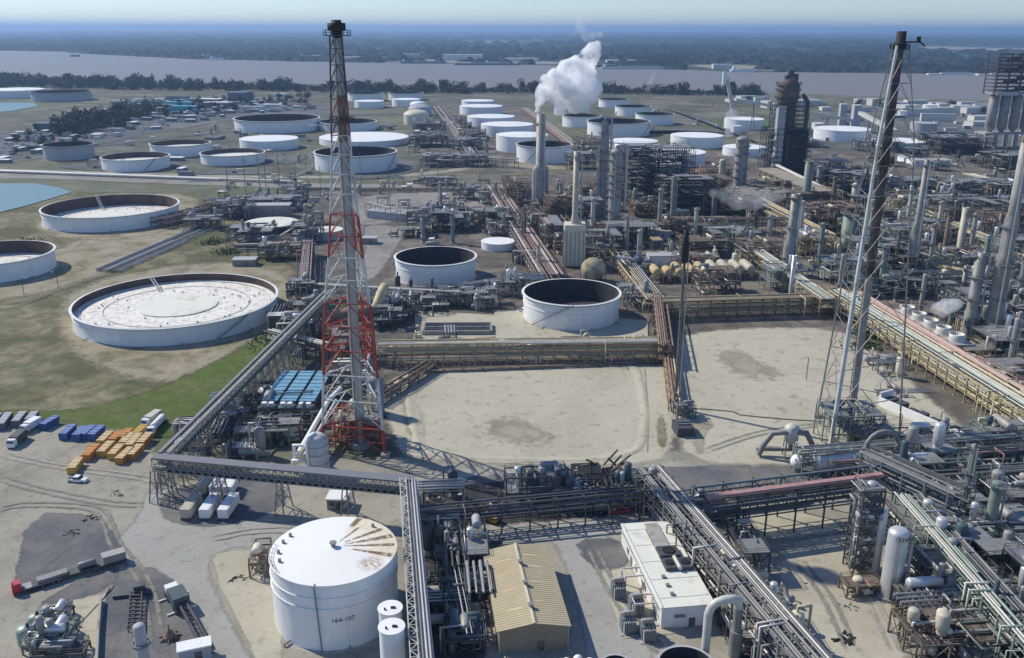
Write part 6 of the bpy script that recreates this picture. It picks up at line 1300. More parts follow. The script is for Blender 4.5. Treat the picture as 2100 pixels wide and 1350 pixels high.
for i,(u,v,l) in enumerate(((152,1096,'a bent black pipe lying on the asphalt square'),(245,1018,'a scribble of scrap pipes on the pale yard'),(1730,1308,'dark burnt tyre heap on the sandy yard'),(1745,1245,'loose dark hose on the sandy yard near the vessels'),(1665,1190,'small scrap coil near the yard line'),(492,1192,'coil of hose left of the numbered tank'),(190,1066,'small scrap star at the top of the asphalt square'))):
    qq=random.Random(i+40); t=T('scrap_pile',l,'scrap',G(u,v),0); m=MB()
    for k in range(9): p=Vector((qq.uniform(-1.6,1.6),qq.uniform(-1.6,1.6),.12)); m.tube([p,p+Vector((qq.uniform(-1,1),qq.uniform(-1,1),.25)),p+Vector((qq.uniform(-1.8,1.8),qq.uniform(-1.8,1.8),0))],.12 if i!=2 else .4,6)
    P('pipe_piece',m,MT['black' if i!=1 else 'brown'],t)
# ================================================================ LAMP POSTS, MASTS
lp=T('lamp_post','lamp post among the dikes and pipeways','lamp post',G(52,612),0,'lamp posts'); m=MB(); m.tube([(0,0,0),(0,0,9)],.14,8); P('pole',m,MT['dsteel'],lp); m=MB(); m.beam((0,0,9),(1.6,0,9.2),.14); P('arm',m,MT['dsteel'],lp); m=MB(); m.box(1.9,0,9.05,.9,.4,.2); P('lamp_head',m,MT['white'],lp)
lp['label']='lone lamp post on the bare dirt nearest the cut off tank'
for u,v,l in ((122,596,'lamp post between the two big mottled tanks'),(592,620,'lamp post with a white top at the purple pipe deck'),(1845,905,'short post in front of the trough wall'),(1925,900,'post near the trough end'),(1400,860,'lamp post beside the skid box'),(730,620,'lamp post behind the tower legs'),(865,690,'lamp post at the settling trough'),(1215,1062,'lamp post on the road by the dark rack'),(960,1075,'lamp post by the shaded low rack end'),(1655,780,'post on the small basin lip')):
    dup(lp,G(u,v),R.uniform(0,6),l)
for i,(u,v,h) in enumerate(((505,395,26),(535,398,30),(548,402,22),(575,390,30),(610,405,26),(632,396,30),(660,408,24),(800,415,28),(742,396,30),(985,400,26),(900,398,24),(470,402,22))):
    if i==0:
        ms=T('power_mast','thin lattice power mast in the dense grey switchyard','power mast',G(u,v),0,'switchyard masts'); m=MB()
        for a in range(3): m.beam((.7*cos(a*2.09),.7*sin(a*2.09),0),(.15*cos(a*2.09),.15*sin(a*2.09),28),.16)
        for k in range(14): m.beam((-.6+k*.03,0,k*2),(.6-k*.03,.3,k*2+2),.1)
        P('mast',m,MT['steel'],ms)
        for z in (20,24): m=MB(); m.beam((-3,0,z),(3,0,z),.2); P('cross_arm',m,MT['steel'],ms)
    else: dup(ms,G(u,v),R.uniform(0,3),scale=(1,1,h/28))
g=G(592,392); 
# ================================================================ CONVEYORS BEYOND THE REACTOR
def conveyor(label,a,za,b,zb,w=4,legs=4):
    a=Vector(a); b=Vector(b); t=T('covered_conveyor',label,'conveyor',a); m=MB(); o=Vector((0,0,za)); e=b-a+Vector((0,0,zb)); m.beam(o,e,w,3.4); P('gallery',m,MT['wpipe'],t)
    m=MB()
    for k in range(1,legs+1):
        p=o.lerp(e,k/(legs+.5)); m.beam((p.x-2,p.y,0),(p.x,p.y,p.z),.9); m.beam((p.x+2,p.y,0),(p.x,p.y,p.z),.9)
    P('trestle',m,MT['steel'],t)
conveyor('long white covered conveyor sloping down behind the reactor tower',G(1504,268),ZV(G(1504,268).y,203),G(1752,268),ZV(G(1752,268).y,246),6,6)
conveyor('white conveyor descending from the transfer tower to the rusty flare tower',G(1758,290),ZV(G(1758,290).y,230),G(1830,320),ZV(G(1830,320).y,268),5,3)
t=T('ship_loader','white ship loader mast and boom on the riverside','ship loader',G(1505,232)); g=G(1505,232); m=MB(); e1=G(1486,232); m.beam((0,0,0),(e1.x-g.x,0,ZV(g.y,160)),5,4); P('boom',m,MT['wpipe'],t); m=MB(); m.box(e1.x-g.x-4,0,ZV(g.y,172),5,5,18); P('head',m,MT['white'],t)
building('tall slim white transfer tower between the two conveyors',1752,268,9,9,ZV(G(1752,268).y,214),0,'white','greytank',name='transfer_tower',cat='tower',door=False)
building('second white slim tower joined by a beam to the transfer tower',1725,258,8,8,ZV(G(1725,258).y,212),0,'white','greytank',name='transfer_tower',cat='tower',door=False)
# barges and ships on the river
def barge(label,u,v,L,mt='white',h=6,super_=True,group=None):
    g=G(u,v); t=T('barge',label,'barge',(g.x,g.y,.3),.05,group); m=MB(); m.add([(-L/2,-7,0),(L/2-6,-7,0),(L/2-6,7,0),(-L/2,7,0),(-L/2,-7,h),(L/2,-7,h),(L/2,7,h),(-L/2,7,h)],[(3,2,1,0),(4,5,6,7),(0,1,5,4),(1,2,6,5),(2,3,7,6),(3,0,4,7)]); P('hull',m,MT[mt],t)
    if super_: m=MB(); m.box(-L/2+10,0,h,9,8,6); m.box(-L/2+10,0,h+6,5,6,3); P('deckhouse',m,MT['white'],t)
    m=MB(); m.box(8,0,h,L*.6,10,2.5); P('hatch_cover',m,MT['greytank'],t); return t
for a in (('white barge in front of the far forest near the coker',1955,151,150,'white',3,False),('long white barge tow beside the first, against the forest',2060,152,160,'white',3,False),('dark hulled ship moored at the far bank',1230,137,150,'dsteel'),('low barge at the far bank before the clearing',1000,134,230,'roofdark'),('white ship with a bright deckhouse at the far bank',1020,133,90,'white'),('pale barge beyond the plume on the far side',1310,141,240,'wpipe'),('dark barge row far upriver',870,131,170,'roofdark'),('white towboat at the far bank left of the flare tower',445,125,60,'white'),('white boat on the river before the reactor tower',1525,146,80,'white'),('tiny boat alone on the left river reach',155,119,40,'dsteel')): barge(*a)
# far bank structures
for i,(u,v,w,d,h,r,l) in enumerate([(640,122,120,50,14,'ribwhite','long white riverside hall beyond the tower'),(720,126,90,40,16,'ribwhite','white hall on the far bank'),(950,124,160,60,22,'ribwhite','pale plant on the far bank clearing'),(1070,126,130,50,12,'ribwhite','flat pale roofs beside the far bank plant'),(430,121,100,40,12,'ribwhite','white shed on the far left bank'),(1480,140,60,30,14,'ribwhite','white cube on the far bank by the reactor'),(845,120,70,40,18,'ribwhite','small pale block on the far bank'),(1280,131,130,50,14,'ribwhite','white shed beyond the plume')]):
    building(l,u,v,w,d,h,0,r,'wall',door=False)
# ================================================================ LEFT INDUSTRIAL YARD
for u,v,w,d,h,r,wl,l in [(1100/3,630/3-1,36,16,8,'roofdark','bluesteel','dark blue hall at the green field edge'),(370,220,42,14,7,'teal','teal','turquoise roofed hall behind its brighter twin'),(380,229,42,14,7,'teal','teal','bright turquoise roofed hall in front'),(432,212,38,22,6,'white','bluesteel','white roofed hall right of the turquoise pair'),(450,222,44,30,8,'greytank','bluesteel','wide grey blue hall behind the tank field'),(335,226,44,18,7,'roofdark','bluesteel','dark blue hall left of the turquoise pair'),(165,252,55,9,4,'white','wall','long thin white roof amid the trees'),(146,260,20,16,5,'white','wall','white roof in front of the dark trees'),(120,270,46,26,9,'roofdark','roofdark','large dark barn in the tree belt'),(200,285,12,9,4,'white','wall','small bright white hut on the yard road'),(495,210,30,40,16,'leaf','roofdark','dark green block at the right end of the yard'),(575,200,24,12,6,'white','white','white hut right of the dark green block'),(255,215,44,12,5,'greytank','wall','pale long shed near the far green field'),(300,213,44,14,6,'greytank','wall','second pale long shed near the far field'),(520,228,34,16,6,'roofgrey','wall','grey hall before the large open tank'),(560,222,30,12,5,'white','wall','pale hut row above the large open tank')]:
    building(l,u,v,w,d,h,-.12,r if r!='leaf' else 'roofdark',wl,door=False)
sheds=[]
for k in range(3):
    t=T('yard_shed','small low shed in the crowded industrial yard','shed',(0,0,-50),0,'small sheds in the industrial yard'); m=MB(); m.box(0,0,0,10,6,3); P('wall',m,MT[('wall','bluesteel','greypipe')[k]],t); m=MB(); m.box(0,0,3.003,10.6,6.6,.3); P('roof',m,MT[('roofgrey','white','roofdark')[k]],t); sheds.append(t)
def fill(us,n,f,seed):
    q=random.Random(seed); pts=[G(*p) for p in us]; x0=min(p.x for p in pts); x1=max(p.x for p in pts); y0=min(p.y for p in pts); y1=max(p.y for p in pts); k=0; tries=0
    while k<n and tries<n*60:
        tries+=1; x=q.uniform(x0,x1); y=q.uniform(y0,y1); ins=False
        for i in range(len(pts)):
            a=pts[i]; b=pts[i-1]
            if (a.y>y)!=(b.y>y) and x<(b.x-a.x)*(y-a.y)/(b.y-a.y)+a.x: ins=not ins
        if ins: f(q,x,y,k); k+=1
YARD=[(-20,300),(60,270),(200,232),(330,205),(620,205),(650,228),(480,238),(330,268),(200,290),(80,325),(-20,345)]
first=set()
def put_shed(q,x,y,k):
    s=sheds[k%3]
    if s not in first: first.add(s); s.location=(x,y,0); s.rotation_euler=(0,0,-.12); s['label']=('small grey roofed shed with pale walls in the crowded yard','small white roofed shed in the crowded yard','small dark roofed shed in the crowded yard')[k%3]
    else: dup(s,(x,y,0),-.12+q.choice((0,1.57)),scale=(q.uniform(.5,1.6),q.uniform(.6,1.5),q.uniform(.8,1.4)),group='yard sheds with one roof colour')
fill(YARD,270,put_shed,21)
for s in sheds: s['group']='yard sheds with one roof colour'
cars=[]
for k,(mt,nm) in enumerate((('whitecar','white'),('roofdark','dark'),('bluep','blue'))):
    t=T('parked_car','tiny %s vehicle parked in the far industrial yard'%nm,'car',(0,0,-50),0,'%s vehicles parked in the far yard'%nm); m=MB(); m.box(0,0,.4,5,2,.8); P('body',m,MT[mt],t); m=MB(); m.box(-.3,0,1.2,2.6,1.8,.6); P('window',m,MT['glass'],t); cars.append(t)
fc_=set()
def put_car(q,x,y,k):
    s=cars[k%3]
    if s not in fc_: fc_.add(s); s.location=(x,y,0)
    else: dup(s,(x,y,0),q.choice((-.12,1.45))+q.uniform(-.1,.1))
fill(YARD,230,put_car,22)
fill([(1440,200),(1700,205),(2000,215),(2000,245),(1700,250),(1560,225),(1440,212)],50,put_car,23)
rs=building('low riverside shed beyond the conveyors',1880,212,40,16,7,.1,'ribwhite','wall',door=False,group='riverside sheds beyond the conveyors')
fill([(1440,198),(1640,205),(1900,212),(2200,225),(2200,260),(1960,262),(1800,235),(1560,222)],46,lambda q,x,y,k:dup(rs,(x,y,0),q.uniform(-.2,.3),scale=(q.uniform(.3,1.3),q.uniform(.4,1.5),q.uniform(.5,1.5))),24)
# ================================================================ SMALL EQUIPMENT SPREAD THROUGH THE PLANT
PR=[]
def proto(kind,cat,label,build):
    t=T(kind,label,cat,(0,0,-60),0,label+', many alike'); build(t); PR.append(t)
def b1(t,mt,pm):
    m=MB(); m.drum((-2.5,0,1.8),(2.5,0,1.8),.8,10); P('shell',m,MT[mt],t); m=MB(); m.box(-1.6,0,0,.4,1.2,1.2); m.box(1.6,0,0,.4,1.2,1.2); P('saddle',m,MT['concrete'],t); P('pipe',MB().tube([(1,0,2.4),(1,0,4),(1,3,4),(1,3,.3)],.2,6),MT[pm],t)
def b2(t,mt,pm):
    m=MB(); m.box(0,0,0,3,1.6,.4); P('base',m,MT['concrete'],t); m=MB(); m.drum((-.9,0,1),(.2,0,1),.45,8); m.cyl(.8,0,.4,1.5,.4,8); P('pump',m,MT[mt],t); P('pipe',MB().tube([(.8,0,1.4),(.8,0,2.6),(.8,2.2,2.6),(-2,2.2,2.6)],.16,6),MT[pm],t)
def b3(t,mt,pm):
    m=MB(); m.drum((0,0,1.6),(0,0,6),1.1,12); P('shell',m,MT[mt],t); m=MB(); m.cyl(0,0,0,1.2,.9,10); P('skirt',m,MT['concrete'],t); P('pipe',MB().tube([(0,0,6.2),(0,0,7.4),(2,0,7.4),(2,0,.3)],.2,6),MT[pm],t)
def b4(t,mt,pm):
    m=MB()
    for x in (-3,3):
        for y in (-2,2): m.beam((x,y,0),(x,y,4.4),.25)
        m.beam((x,-2,4.2),(x,2,4.2),.25)
    for y in (-2,2): m.beam((-3,y,4.2),(3,y,4.2),.25); m.beam((-3,y,0),(3,y,4.2),.14)
    P('steel_frame',m,MT[mt],t)
    for k in range(4): P('pipe',MB().tube([(-4,-1.5+k,4.6),(4,-1.5+k,4.6),(4,-1.5+k,.5)],.16+.05*(k%2),6),MT[pm],t)
def b5(t,mt,pm):
    for k in range(5): P('pipe',MB().tube([(-7,-1.6+k*.8,.5),(7,-1.6+k*.8,.5),(7+k*.4,-1.6+k*.8+2,.5)],.18,6),MT[(pm,mt)[k%2]],t)
    m=MB(); [m.box(x,0,0,.4,4.2,.32) for x in (-6,-2,2,6)]; P('sleeper',m,MT['concrete'],t)
def b6(t,mt,pm):
    m=MB(); m.box(0,0,0,4,3,2.6); P('cabinet',m,MT[mt],t); m=MB(); m.box(0,0,2.603,4.3,3.3,.2); P('roof',m,MT[pm],t)
for sty,nm,a,b in (('g','grey','colgrey','pipe'),('t','tan','cream','tanpipe'),('d','dark','dsteel','dpipe')):
    proto('heat_exchanger','heat exchanger','small %s heat exchanger among the pipework'%nm,lambda t:b1(t,a,b)); proto('pump_skid','pump','small %s pump skid on the plant floor'%nm,lambda t:b2(t,a,b)); proto('small_drum','drum','small upright %s drum in the plant'%nm,lambda t:b3(t,a,b))
    proto('pipe_stand','pipe stand','low %s pipe stand on the plant floor'%nm,lambda t:b4(t,'dsteel' if sty!='t' else 'brown',b)); proto('ground_pipes','pipe bundle','bundle of %s pipes on sleepers'%nm,lambda t:b5(t,a,b))
proto('control_cabinet','cabinet','pale cabinet hut in the plant',lambda t:b6(t,'wall','white'))
used_=set()
def put(ids):
    def f(q,x,y,k):
        s=PR[q.choice(ids)]; z=q.choice((.1,.1+1.5708,.1+3.14))
        if s not in used_: used_.add(s); s.location=(x,y,0); s.rotation_euler=(0,0,z)
        else: dup(s,(x,y,0),z,scale=q.uniform(.8,1.5))
    return f
allg=[0,1,2,3,4,0,3,15]; allt=[5,6,7,8,9,0,3]; alld=[10,11,12,13,14,3,0]
fill([(470,400),(830,400),(1050,400),(1130,590),(1060,640),(990,640),(970,500),(820,520),(760,420),(620,440),(480,440)],60,put(allg),31)
fill([(1300,430),(1700,350),(2150,420),(2200,580),(1700,590),(1340,600),(1290,520)],130,put(allt),32)
fill([(1700,580),(2150,560),(2200,700),(1900,660)],40,put(alld+allt),33)
fill([(1920,640),(2200,650),(2300,850),(2120,850)],34,put(allg+allt),34)
fill([(1850,960),(2150,930),(2250,1350),(1980,1350),(1880,1180)],60,put(allg+alld),35)
fill([(580,620),(660,640),(660,760),(560,760)],14,put(alld),36)
fill([(440,850),(560,800),(640,900),(600,950),(350,940)],26,put(alld+allg),37)
fill([(770,600),(1060,590),(1060,640),(850,645),(800,700),(770,700)],26,put(allg+alld),38)
fill([(860,1100),(990,1110),(1010,1340),(880,1350)],20,put(alld),39)
fill([(1390,1070),(1470,1060),(1680,1340),(1530,1350),(1480,1240)],30,put(allt+allg),40)
fill([(1850,1240),(1990,1180),(2000,1350),(1870,1350)],24,put(allg+alld),41)
fill([(1500,330),(1900,290),(2200,320),(2200,410),(1750,340)],50,put(alld+allg),42)
fill([(880,240),(960,235),(1010,320),(1050,345),(900,350),(840,310)],36,put(allg),43)
fill([(860,1000),(1330,985),(1330,1040),(870,1060)],22,put(alld),44)
fill([(1180,300),(1230,300),(1290,340),(1250,440),(1150,440)],24,put(allt+allg),45)
fill([(380,370),(1050,368),(1050,395),(700,400),(480,395)],30,put(allg+alld),46)
fill([(820,690),(1350,690),(1350,730),(790,740)],14,put(allt),47)
fill([(1730,660),(1800,700),(1900,830),(1850,830)],10,put(allt+allg),48)
fill([(190,300),(500,256),(640,285),(900,240),(900,345),(560,378),(190,348)],46,put(allg),71)
fill([(190,300),(500,256),(640,285),(900,240),(900,345),(560,378),(190,348)],30,put_shed,72)
fill([(190,300),(500,256),(640,285),(900,240),(900,345),(560,378),(190,348)],30,put_car,73)
fill([(1130,215),(1400,215),(1550,280),(1560,300),(1380,330),(1200,300)],24,put(allg),74)
fill([(1560,240),(1950,215),(2150,230),(2150,300),(1650,300)],40,put_shed,75)
fill([(400,400),(470,400),(470,470),(380,470)],8,put(allg),76)
# ---- denser frames and slim towers
PM=[]
for k,(s,w,d,h) in enumerate((('brown',16,12,9),('tan',14,10,7),('grey',14,12,8),('black',16,14,12),('green',12,10,7),('pink',14,10,9),('brown',10,10,15),('dark',12,9,6))):
    t=module('small %s process frame in the densest part of the plant, many alike'%dict(brown='rust brown',tan='tan',grey='grey',black='blackish',green='green grey',pink='pinkish',dark='dark').get(s),0,0,w,d,h,s,seed=900+k,npipe=14,nves=4,xy=(0,-90),group='small %s process frames %d'%(s,k)); t['label']=t['label'] if k!=6 else 'taller narrow rust brown process frame in the densest part of the plant'; PM.append(t)
um=set()
def putm(ids):
    def f(q,x,y,k):
        s=PM[q.choice(ids)]; z=q.choice((.1,.1+3.14159))
        if s not in um: um.add(s); s.location=(x,y,0); s.rotation_euler=(0,0,z)
        else: dup(s,(x,y,0),z,scale=q.uniform(.8,1.25))
    return f
fill([(1290,440),(1480,380),(1700,345),(2150,420),(2200,590),(1700,600),(1340,600)],46,putm([0,0,1,6,3,5,4]),61)
fill([(1720,400),(2150,400),(2200,640),(1980,640),(1800,560)],22,putm([0,1,4,5,2]),62)
fill([(470,420),(640,400),(1050,402),(1130,570),(1000,560),(960,490),(830,480),(700,430),(640,520),(480,520)],16,putm([2,7,5,2]),63)
fill([(1040,400),(1270,400),(1290,520),(1150,560)],14,putm([0,2,5,7]),64)
fill([(1930,640),(2200,640),(2300,860),(2130,860)],14,putm([2,4,1,7]),65)
fill([(1850,980),(2150,950),(2250,1350),(2010,1350),(1900,1150)],12,putm([2,4,7,3]),66)
fill([(860,260),(950,240),(1050,345),(870,350)],9,putm([2,7]),67)
fill([(1600,300),(1950,290),(2150,330),(2150,400),(1750,350)],12,putm([2,7,3]),68)
for ub,vb,vt,wp,mt,l in [
 (1310,560,470,10,'colcream','cream pipe stack over the white shed roof'),(1352,480,385,9,'colgrey','grey slim column rising from the black green tangle'),(1378,470,360,10,'green','green slim column at the rim of the black green tangle'),
 (1405,430,350,9,'colgrey','grey column in front of the widest flat roofed tank'),(1425,500,425,8,'colcream','pale slim column under the vapour'),(1462,470,395,10,'brown','brown slim column amid the vapour'),(1478,405,325,14,'colcream','fat pale drum column left of the dome topped one'),
 (1548,480,410,9,'brown','brown column below the tan roof'),(1575,520,440,10,'colgrey','grey column left of the grey brown stack'),(1640,500,410,9,'colcream','pale column close behind the grey brown stack'),(1680,545,455,10,'green','green column between the two thick stacks'),
 (1705,450,360,9,'brown','brown slim column at the shadowed block'),(1722,600,520,9,'colgrey','grey column at the foot of the olive column'),(1780,520,425,9,'colgrey','grey slim column left of the rusty tower shaft'),(1805,600,500,10,'green','green slim column behind the rusty tower legs'),
 (1835,560,470,8,'brown','brown slim column right of the rusty tower shaft'),(1905,560,455,9,'colgrey','grey slim column right of the tapering stack'),(1920,500,410,8,'colcream','pale slim column behind the dark thin stack'),(1990,520,435,9,'colgrey','grey column among pinkish exchangers'),
 (2010,600,480,10,'green','green column left of the tallest stack'),(2060,560,455,9,'brown','brown column right of the tallest stack'),(2085,640,520,12,'colgrey','grey column cut near the frame edge'),(1860,470,385,8,'colcream','pale thin column behind the tapering stack'),
 (1888,640,560,9,'colgrey','grey column over the boxed fans'),(1945,690,600,9,'green','green column right of the fans'),(2070,760,650,12,'colgrey','grey column in front of the tallest stack'),(1075,500,425,10,'brown','brown column in the pink corridor cage'),
 (1150,450,372,8,'colgrey','grey thin column between stack and heater stack'),(1215,500,405,9,'colcream','pale thin column right of the heater box'),(1285,520,440,9,'colgrey','grey column behind the sphere'),(905,420,372,7,'colgrey','grey thin column on the gravel clearing'),
 (930,500,435,8,'bluesteel','blue grey column over the compressors'),(870,500,440,7,'bluesteel','dark thin column at the compressor end'),(1105,560,500,8,'colcream','cream thin column by the pink racks'),(1955,1160,1080,9,'green','green column below the lattice clad one'),(2085,1290,1200,12,'colgrey','grey column near the corner edge')]:
    column(l,ub,vb,vt,wp,mt,'slim_column','column',plats=3,ladder=wp>9,seed=int(ub))
# ================================================================ TREES
def tree(kind,label,seed,h=12,rw=4.5,n=420,leaf='leaf',group=None,low=.25):
    q=random.Random(seed); t=T(kind,label,'tree',(0,0,-80),0,group); m=MB(); m.tube([(0,0,0),(.1,0,h*.35),(.2,.1,h*.75)],[h*.03,h*.02,h*.008],6)
    for k in range(5): a=q.uniform(0,6.28); z=h*q.uniform(.3,.6); m.tube([(0,0,z),(rw*.6*cos(a),rw*.6*sin(a),z+h*.2)],[h*.012,h*.004],5)
    P('trunk',m,MT['bark'],t); m=MB(); lobes=[(q.uniform(-rw*.55,rw*.55),q.uniform(-rw*.55,rw*.55),h*q.uniform(low+.15,.85),rw*q.uniform(.35,.6)) for _ in range(8)]
    for k in range(n):
        x,y,z,r=q.choice(lobes); a=Vector((q.gauss(0,1),q.gauss(0,1),q.gauss(0,1))).normalized()*r*q.uniform(.6,1.05); c=Vector((x,y,z))+a; s=q.uniform(.35,.8)*h/12
        u_=Vector((q.gauss(0,1),q.gauss(0,1),q.gauss(0,.6))).normalized()*s; v_=u_.cross(Vector((q.gauss(0,1),q.gauss(0,1),q.gauss(0,1)))).normalized()*s
        m.add([c-u_-v_*.6,c+u_*.8-v_,c+u_+v_,c-u_*.7+v_*.8],[(0,1,2,3)])
    P('crown',m,MT[leaf],t); return t
tp=[tree('riverside_tree','dark broadleaf tree in the belt along the river',s,11+s%3*3,8+s%2*2,360,low=.0,group='trees along the near river bank') for s in (1,2,3,4,5)]
ut=set()
def put_tree(q,x,y,k):
    s=tp[k%5]
    if s not in ut: ut.add(s); s.location=(x,y,0)
    else: dup(s,(x,y,0),q.uniform(0,6),scale=(q.uniform(1.0,1.8),q.uniform(1.0,1.8),q.uniform(.7,1.5)))
fill([(-60,166),(130,172),(260,175),(440,182),(650,184),(700,186),(690,191),(600,189),(430,188),(180,186),(-60,182)],240,put_tree,51)
fill([(700,186),(850,187),(950,185),(1100,186),(1180,187),(1300,188),(1560,191),(1560,196),(1300,193),(1100,193),(700,192)],100,put_tree,52)
fill([(120,262),(250,236),(310,232),(300,250),(180,275),(110,285)],40,put_tree,53)
tb=[tree('yard_tree','dark tree between the sheds of the industrial yard',s,10,5,260,group='trees in the industrial yard') for s in (11,12)]
def put_tb(q,x,y,k):
    s=tb[k%2]
    if s not in ut: ut.add(s); s.location=(x,y,0)
    else: dup(s,(x,y,0),q.uniform(0,6),scale=q.uniform(.6,1.3))
fill([(-20,310),(60,275),(330,215),(640,195),(660,215),(330,250),(60,330)],110,put_tb,54)
fill([(1480,205),(1900,212),(2150,225),(2150,260),(1900,240)],22,put_tb,55)
m=MB(); q=random.Random(9)
V=[G(*p) for p in ((-400,112),(0,107),(130,109),(190,114),(400,124),(700,129),(1250,138),(1500,147),(2100,151),(2500,154))]
for k in range(12000):
    i=q.randrange(len(V)-1); f=q.random(); p=V[i].lerp(V[i+1],f); y=(p.y+40)*math.exp(abs(q.random())**1.6*2.5); x=p.x*(y/p.y); s_=(y/p.y)**1.2; pu,pv_=PX(x,y,0)
    if (83<pv_<89 and 940<pu<1180) or (91<pv_<105 and pu>1880) or (90<pv_<95 and 1230<pu<1430) or (pv_>122 and 780<pu<1290 and q.random()<.8) or (pv_>132 and 1400<pu<1560): continue
    r=q.uniform(14,34)*s_; h=q.uniform(9,20)*(y/p.y)**.5
    m.add([(x-r,y,0),(x,y-r*.7,0),(x+r,y,0),(x,y+r*.7,0),(x-r*.5,y-2,h*.8),(x+r*.4,y-3,h*.85),(x,y,h)],[(0,1,4),(1,2,5),(1,5,4),(4,5,6),(0,4,6),(2,6,5),(0,6,3),(2,3,6)])
tag(P('far_forest',m,MT['far']),'dark forest covering the far river bank','forest',kind='stuff')
m=MB(); q=random.Random(19)
V=[G(*p) for p in ((-120,168),(60,172),(200,176),(430,182),(700,187),(1000,188),(1300,190),(1560,193))]
for k in range(9000):
    i=q.randrange(len(V)-1); f=q.random(); p=V[i].lerp(V[i+1],f)+Vector((0,q.gauss(0,26),0)); p.z=q.uniform(0,1)**1.5*(9 if p.x<-100 else 6); s=q.uniform(1.2,2.8); u_=Vector((q.gauss(0,1),q.gauss(0,1),q.gauss(0,.7))).normalized()*s; v_=u_.cross(Vector((q.gauss(0,1),q.gauss(0,1),q.gauss(0,1)))).normalized()*s; m.add([p-u_,p-v_,p+u_,p+v_],[(0,1,2,3)])
tag(P('riverside_undergrowth',m,MT['leaf']),'dark continuous undergrowth below the riverside trees','undergrowth',kind='stuff')
# bushes on dikes
q=random.Random(77); m=MB()
for (u,v,n,sp) in ((60,500,60,9),(440,500,90,8),(470,520,120,8),(1790,690,160,6),(1775,710,120,6),(1780,680,120,6),(640,700,60,8),(560,700,40,10),(1600,262,60,30),(520,300,120,60),(250,330,90,60)):
    c=G(u,v)
    for k in range(n*3):
        p=c+Vector((q.gauss(0,sp*.5),q.gauss(0,sp*.5),q.uniform(.1,1.5))); s=q.uniform(.3,.8); u_=Vector((q.gauss(0,1),q.gauss(0,1),q.gauss(0,.5))).normalized()*s; v_=u_.cross(Vector((q.gauss(0,1),q.gauss(0,1),q.gauss(0,1)))).normalized()*s; m.add([p-u_,p-v_,p+u_,p+v_],[(0,1,2,3)])
tag(P('scrub',m,MT['leaf2']),'low green scrub and weeds scattered on the dikes','scrub',kind='stuff')
for s in PR+PM:
    if s not in used_ and s not in um:
        for c_ in list(s.children_recursive)+[s]: bpy.data.objects.remove(c_)
# ================================================================ STEAM
def steam(name,label,lobes,y,dens,seed,ns=.09,dz=6,vox=2.2,lo=.40,hi=.60):
    q=random.Random(seed); m=MB()
    for (u,v,rp) in lobes:
        z=ZV(y,v); d=depth(0,y,z); x=(u-1050)/FOC*d; r=rp*d/FOC; m.ball(x,y+q.uniform(-.5,.5)*r,z,r,14,9)
    me=m.mesh(name); o=bpy.data.objects.new(name,me); C.objects.link(o); md=o.modifiers.new('r','REMESH'); md.mode='VOXEL'; md.voxel_size=vox
    tx=bpy.data.textures.new(name,'CLOUDS'); tx.noise_scale=dz*1.4; tx.noise_depth=4; dm=o.modifiers.new('d','DISPLACE'); dm.texture=tx; dm.strength=dz; dm.mid_level=.55; dm.texture_coords='GLOBAL'
    mt=bpy.data.materials.new(name); mt.use_nodes=True; nt=mt.node_tree; N=nt.nodes; L=nt.links; N.remove(N['Principled BSDF']); pv=N.new('ShaderNodeVolumePrincipled'); pv.inputs['Color'].default_value=(.995,.997,1,1); pv.inputs['Anisotropy'].default_value=0
    nz=N.new('ShaderNodeTexNoise'); nz.inputs['Scale'].default_value=ns; nz.inputs['Detail'].default_value=5; L.new(N.new('ShaderNodeTexCoord').outputs['Object'],nz.inputs['Vector']); mr=N.new('ShaderNodeMapRange'); mr.inputs[1].default_value=lo; mr.inputs[2].default_value=hi; mr.inputs[4].default_value=dens; L.new(nz.outputs['Fac'],mr.inputs[0]); L.new(mr.outputs[0],pv.inputs['Density']); L.new(pv.outputs[0],N['Material Output'].inputs['Volume'])
    me.materials.append(mt); dg=bpy.context.evaluated_depsgraph_get(); m2=bpy.data.meshes.new_from_object(o.evaluated_get(dg)); o.modifiers.clear(); o.data=m2
    return tag(o,label,'steam',kind='stuff')
ys=G(1108,436).y
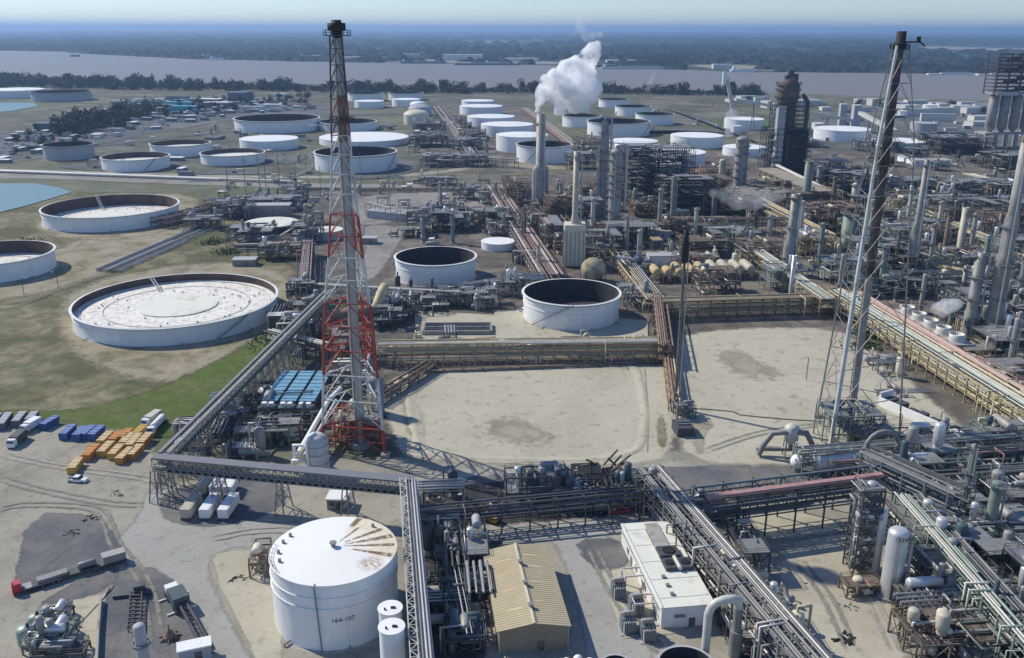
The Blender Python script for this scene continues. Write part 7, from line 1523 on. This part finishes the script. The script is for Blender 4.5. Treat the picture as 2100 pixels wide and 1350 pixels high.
steam('steam','thick white steam plume billowing from the grey stack',[(1103,228,7),(1105,215,9),(1108,203,13),(1115,192,18),(1126,180,24),(1142,168,30),(1168,168,34),(1196,172,32),(1210,186,28),(1192,204,28),(1160,200,24),(1165,142,22),(1190,135,24),(1206,120,24),(1216,106,21),(1222,97,14),(1152,148,18),(1180,212,22),(1150,224,11),(1140,232,7),(1120,160,10),(1135,148,11),(1172,122,8),(1180,112,6),(1218,150,12),(1228,172,10),(1226,195,9),(1132,205,8),(1205,225,9),(1224,84,7),(1180,128,12),(1215,125,10)],ys,.8,3,.13,7,1.3)
steam('steam','thin wisp of steam rising above the white plume',[(1208,90,7),(1202,80,8),(1198,70,10),(1193,60,11),(1189,50,11),(1187,40,9),(1190,32,7),(1216,74,9),(1230,70,8),(1178,66,7)],ys,.07,4,.14,2.5,1.0,.3,.65)
y2=G(1520,500).y
steam('vapour','grey vapour drifting over the shaded process units',[(1490,400,18),(1515,412,22),(1545,410,26),(1570,408,22),(1530,395,18),(1465,396,12),(1590,402,16),(1605,398,12),(1500,385,12)],y2,.055,5,.12,3,1.6,.22,.75)
y3=G(1940,700).y
steam('vapour','puff of vapour above the boxed cooling fans',[(1925,632,14),(1945,628,18),(1962,622,14),(1935,640,10)],y3,.35,6,.25,1.2,.8,.25,.7)
y4=G(1500,280).y
steam('vapour','pale vapour beside the tank near the reactor tower',[(1500,235,14),(1498,255,14),(1495,275,12),(1492,295,8)],y4,.06,7,.08,3,2.5,.25,.7)
y5=G(1330,195).y
steam('vapour','faint far vapour column over the river trees',[(1343,148,5),(1338,160,7),(1332,172,8),(1328,184,6)],y5,.03,8,.06,3,3,.25,.7)
# ================================================================ HAZE
m=MB(); m.box(0,35000,-1.2,150000,72000,240)
mt=bpy.data.materials.new('haze'); mt.use_nodes=True; nt=mt.node_tree; nt.nodes.remove(nt.nodes['Principled BSDF']); pv=nt.nodes.new('ShaderNodeVolumePrincipled'); pv.inputs['Color'].default_value=HAZE_C; pv.inputs['Density'].default_value=HAZE_D; pv.inputs['Anisotropy'].default_value=.3; nt.links.new(pv.outputs[0],nt.nodes['Material Output'].inputs['Volume'])
tag(P('haze',m,mt),'thin blue haze over the whole scene','haze',kind='stuff')
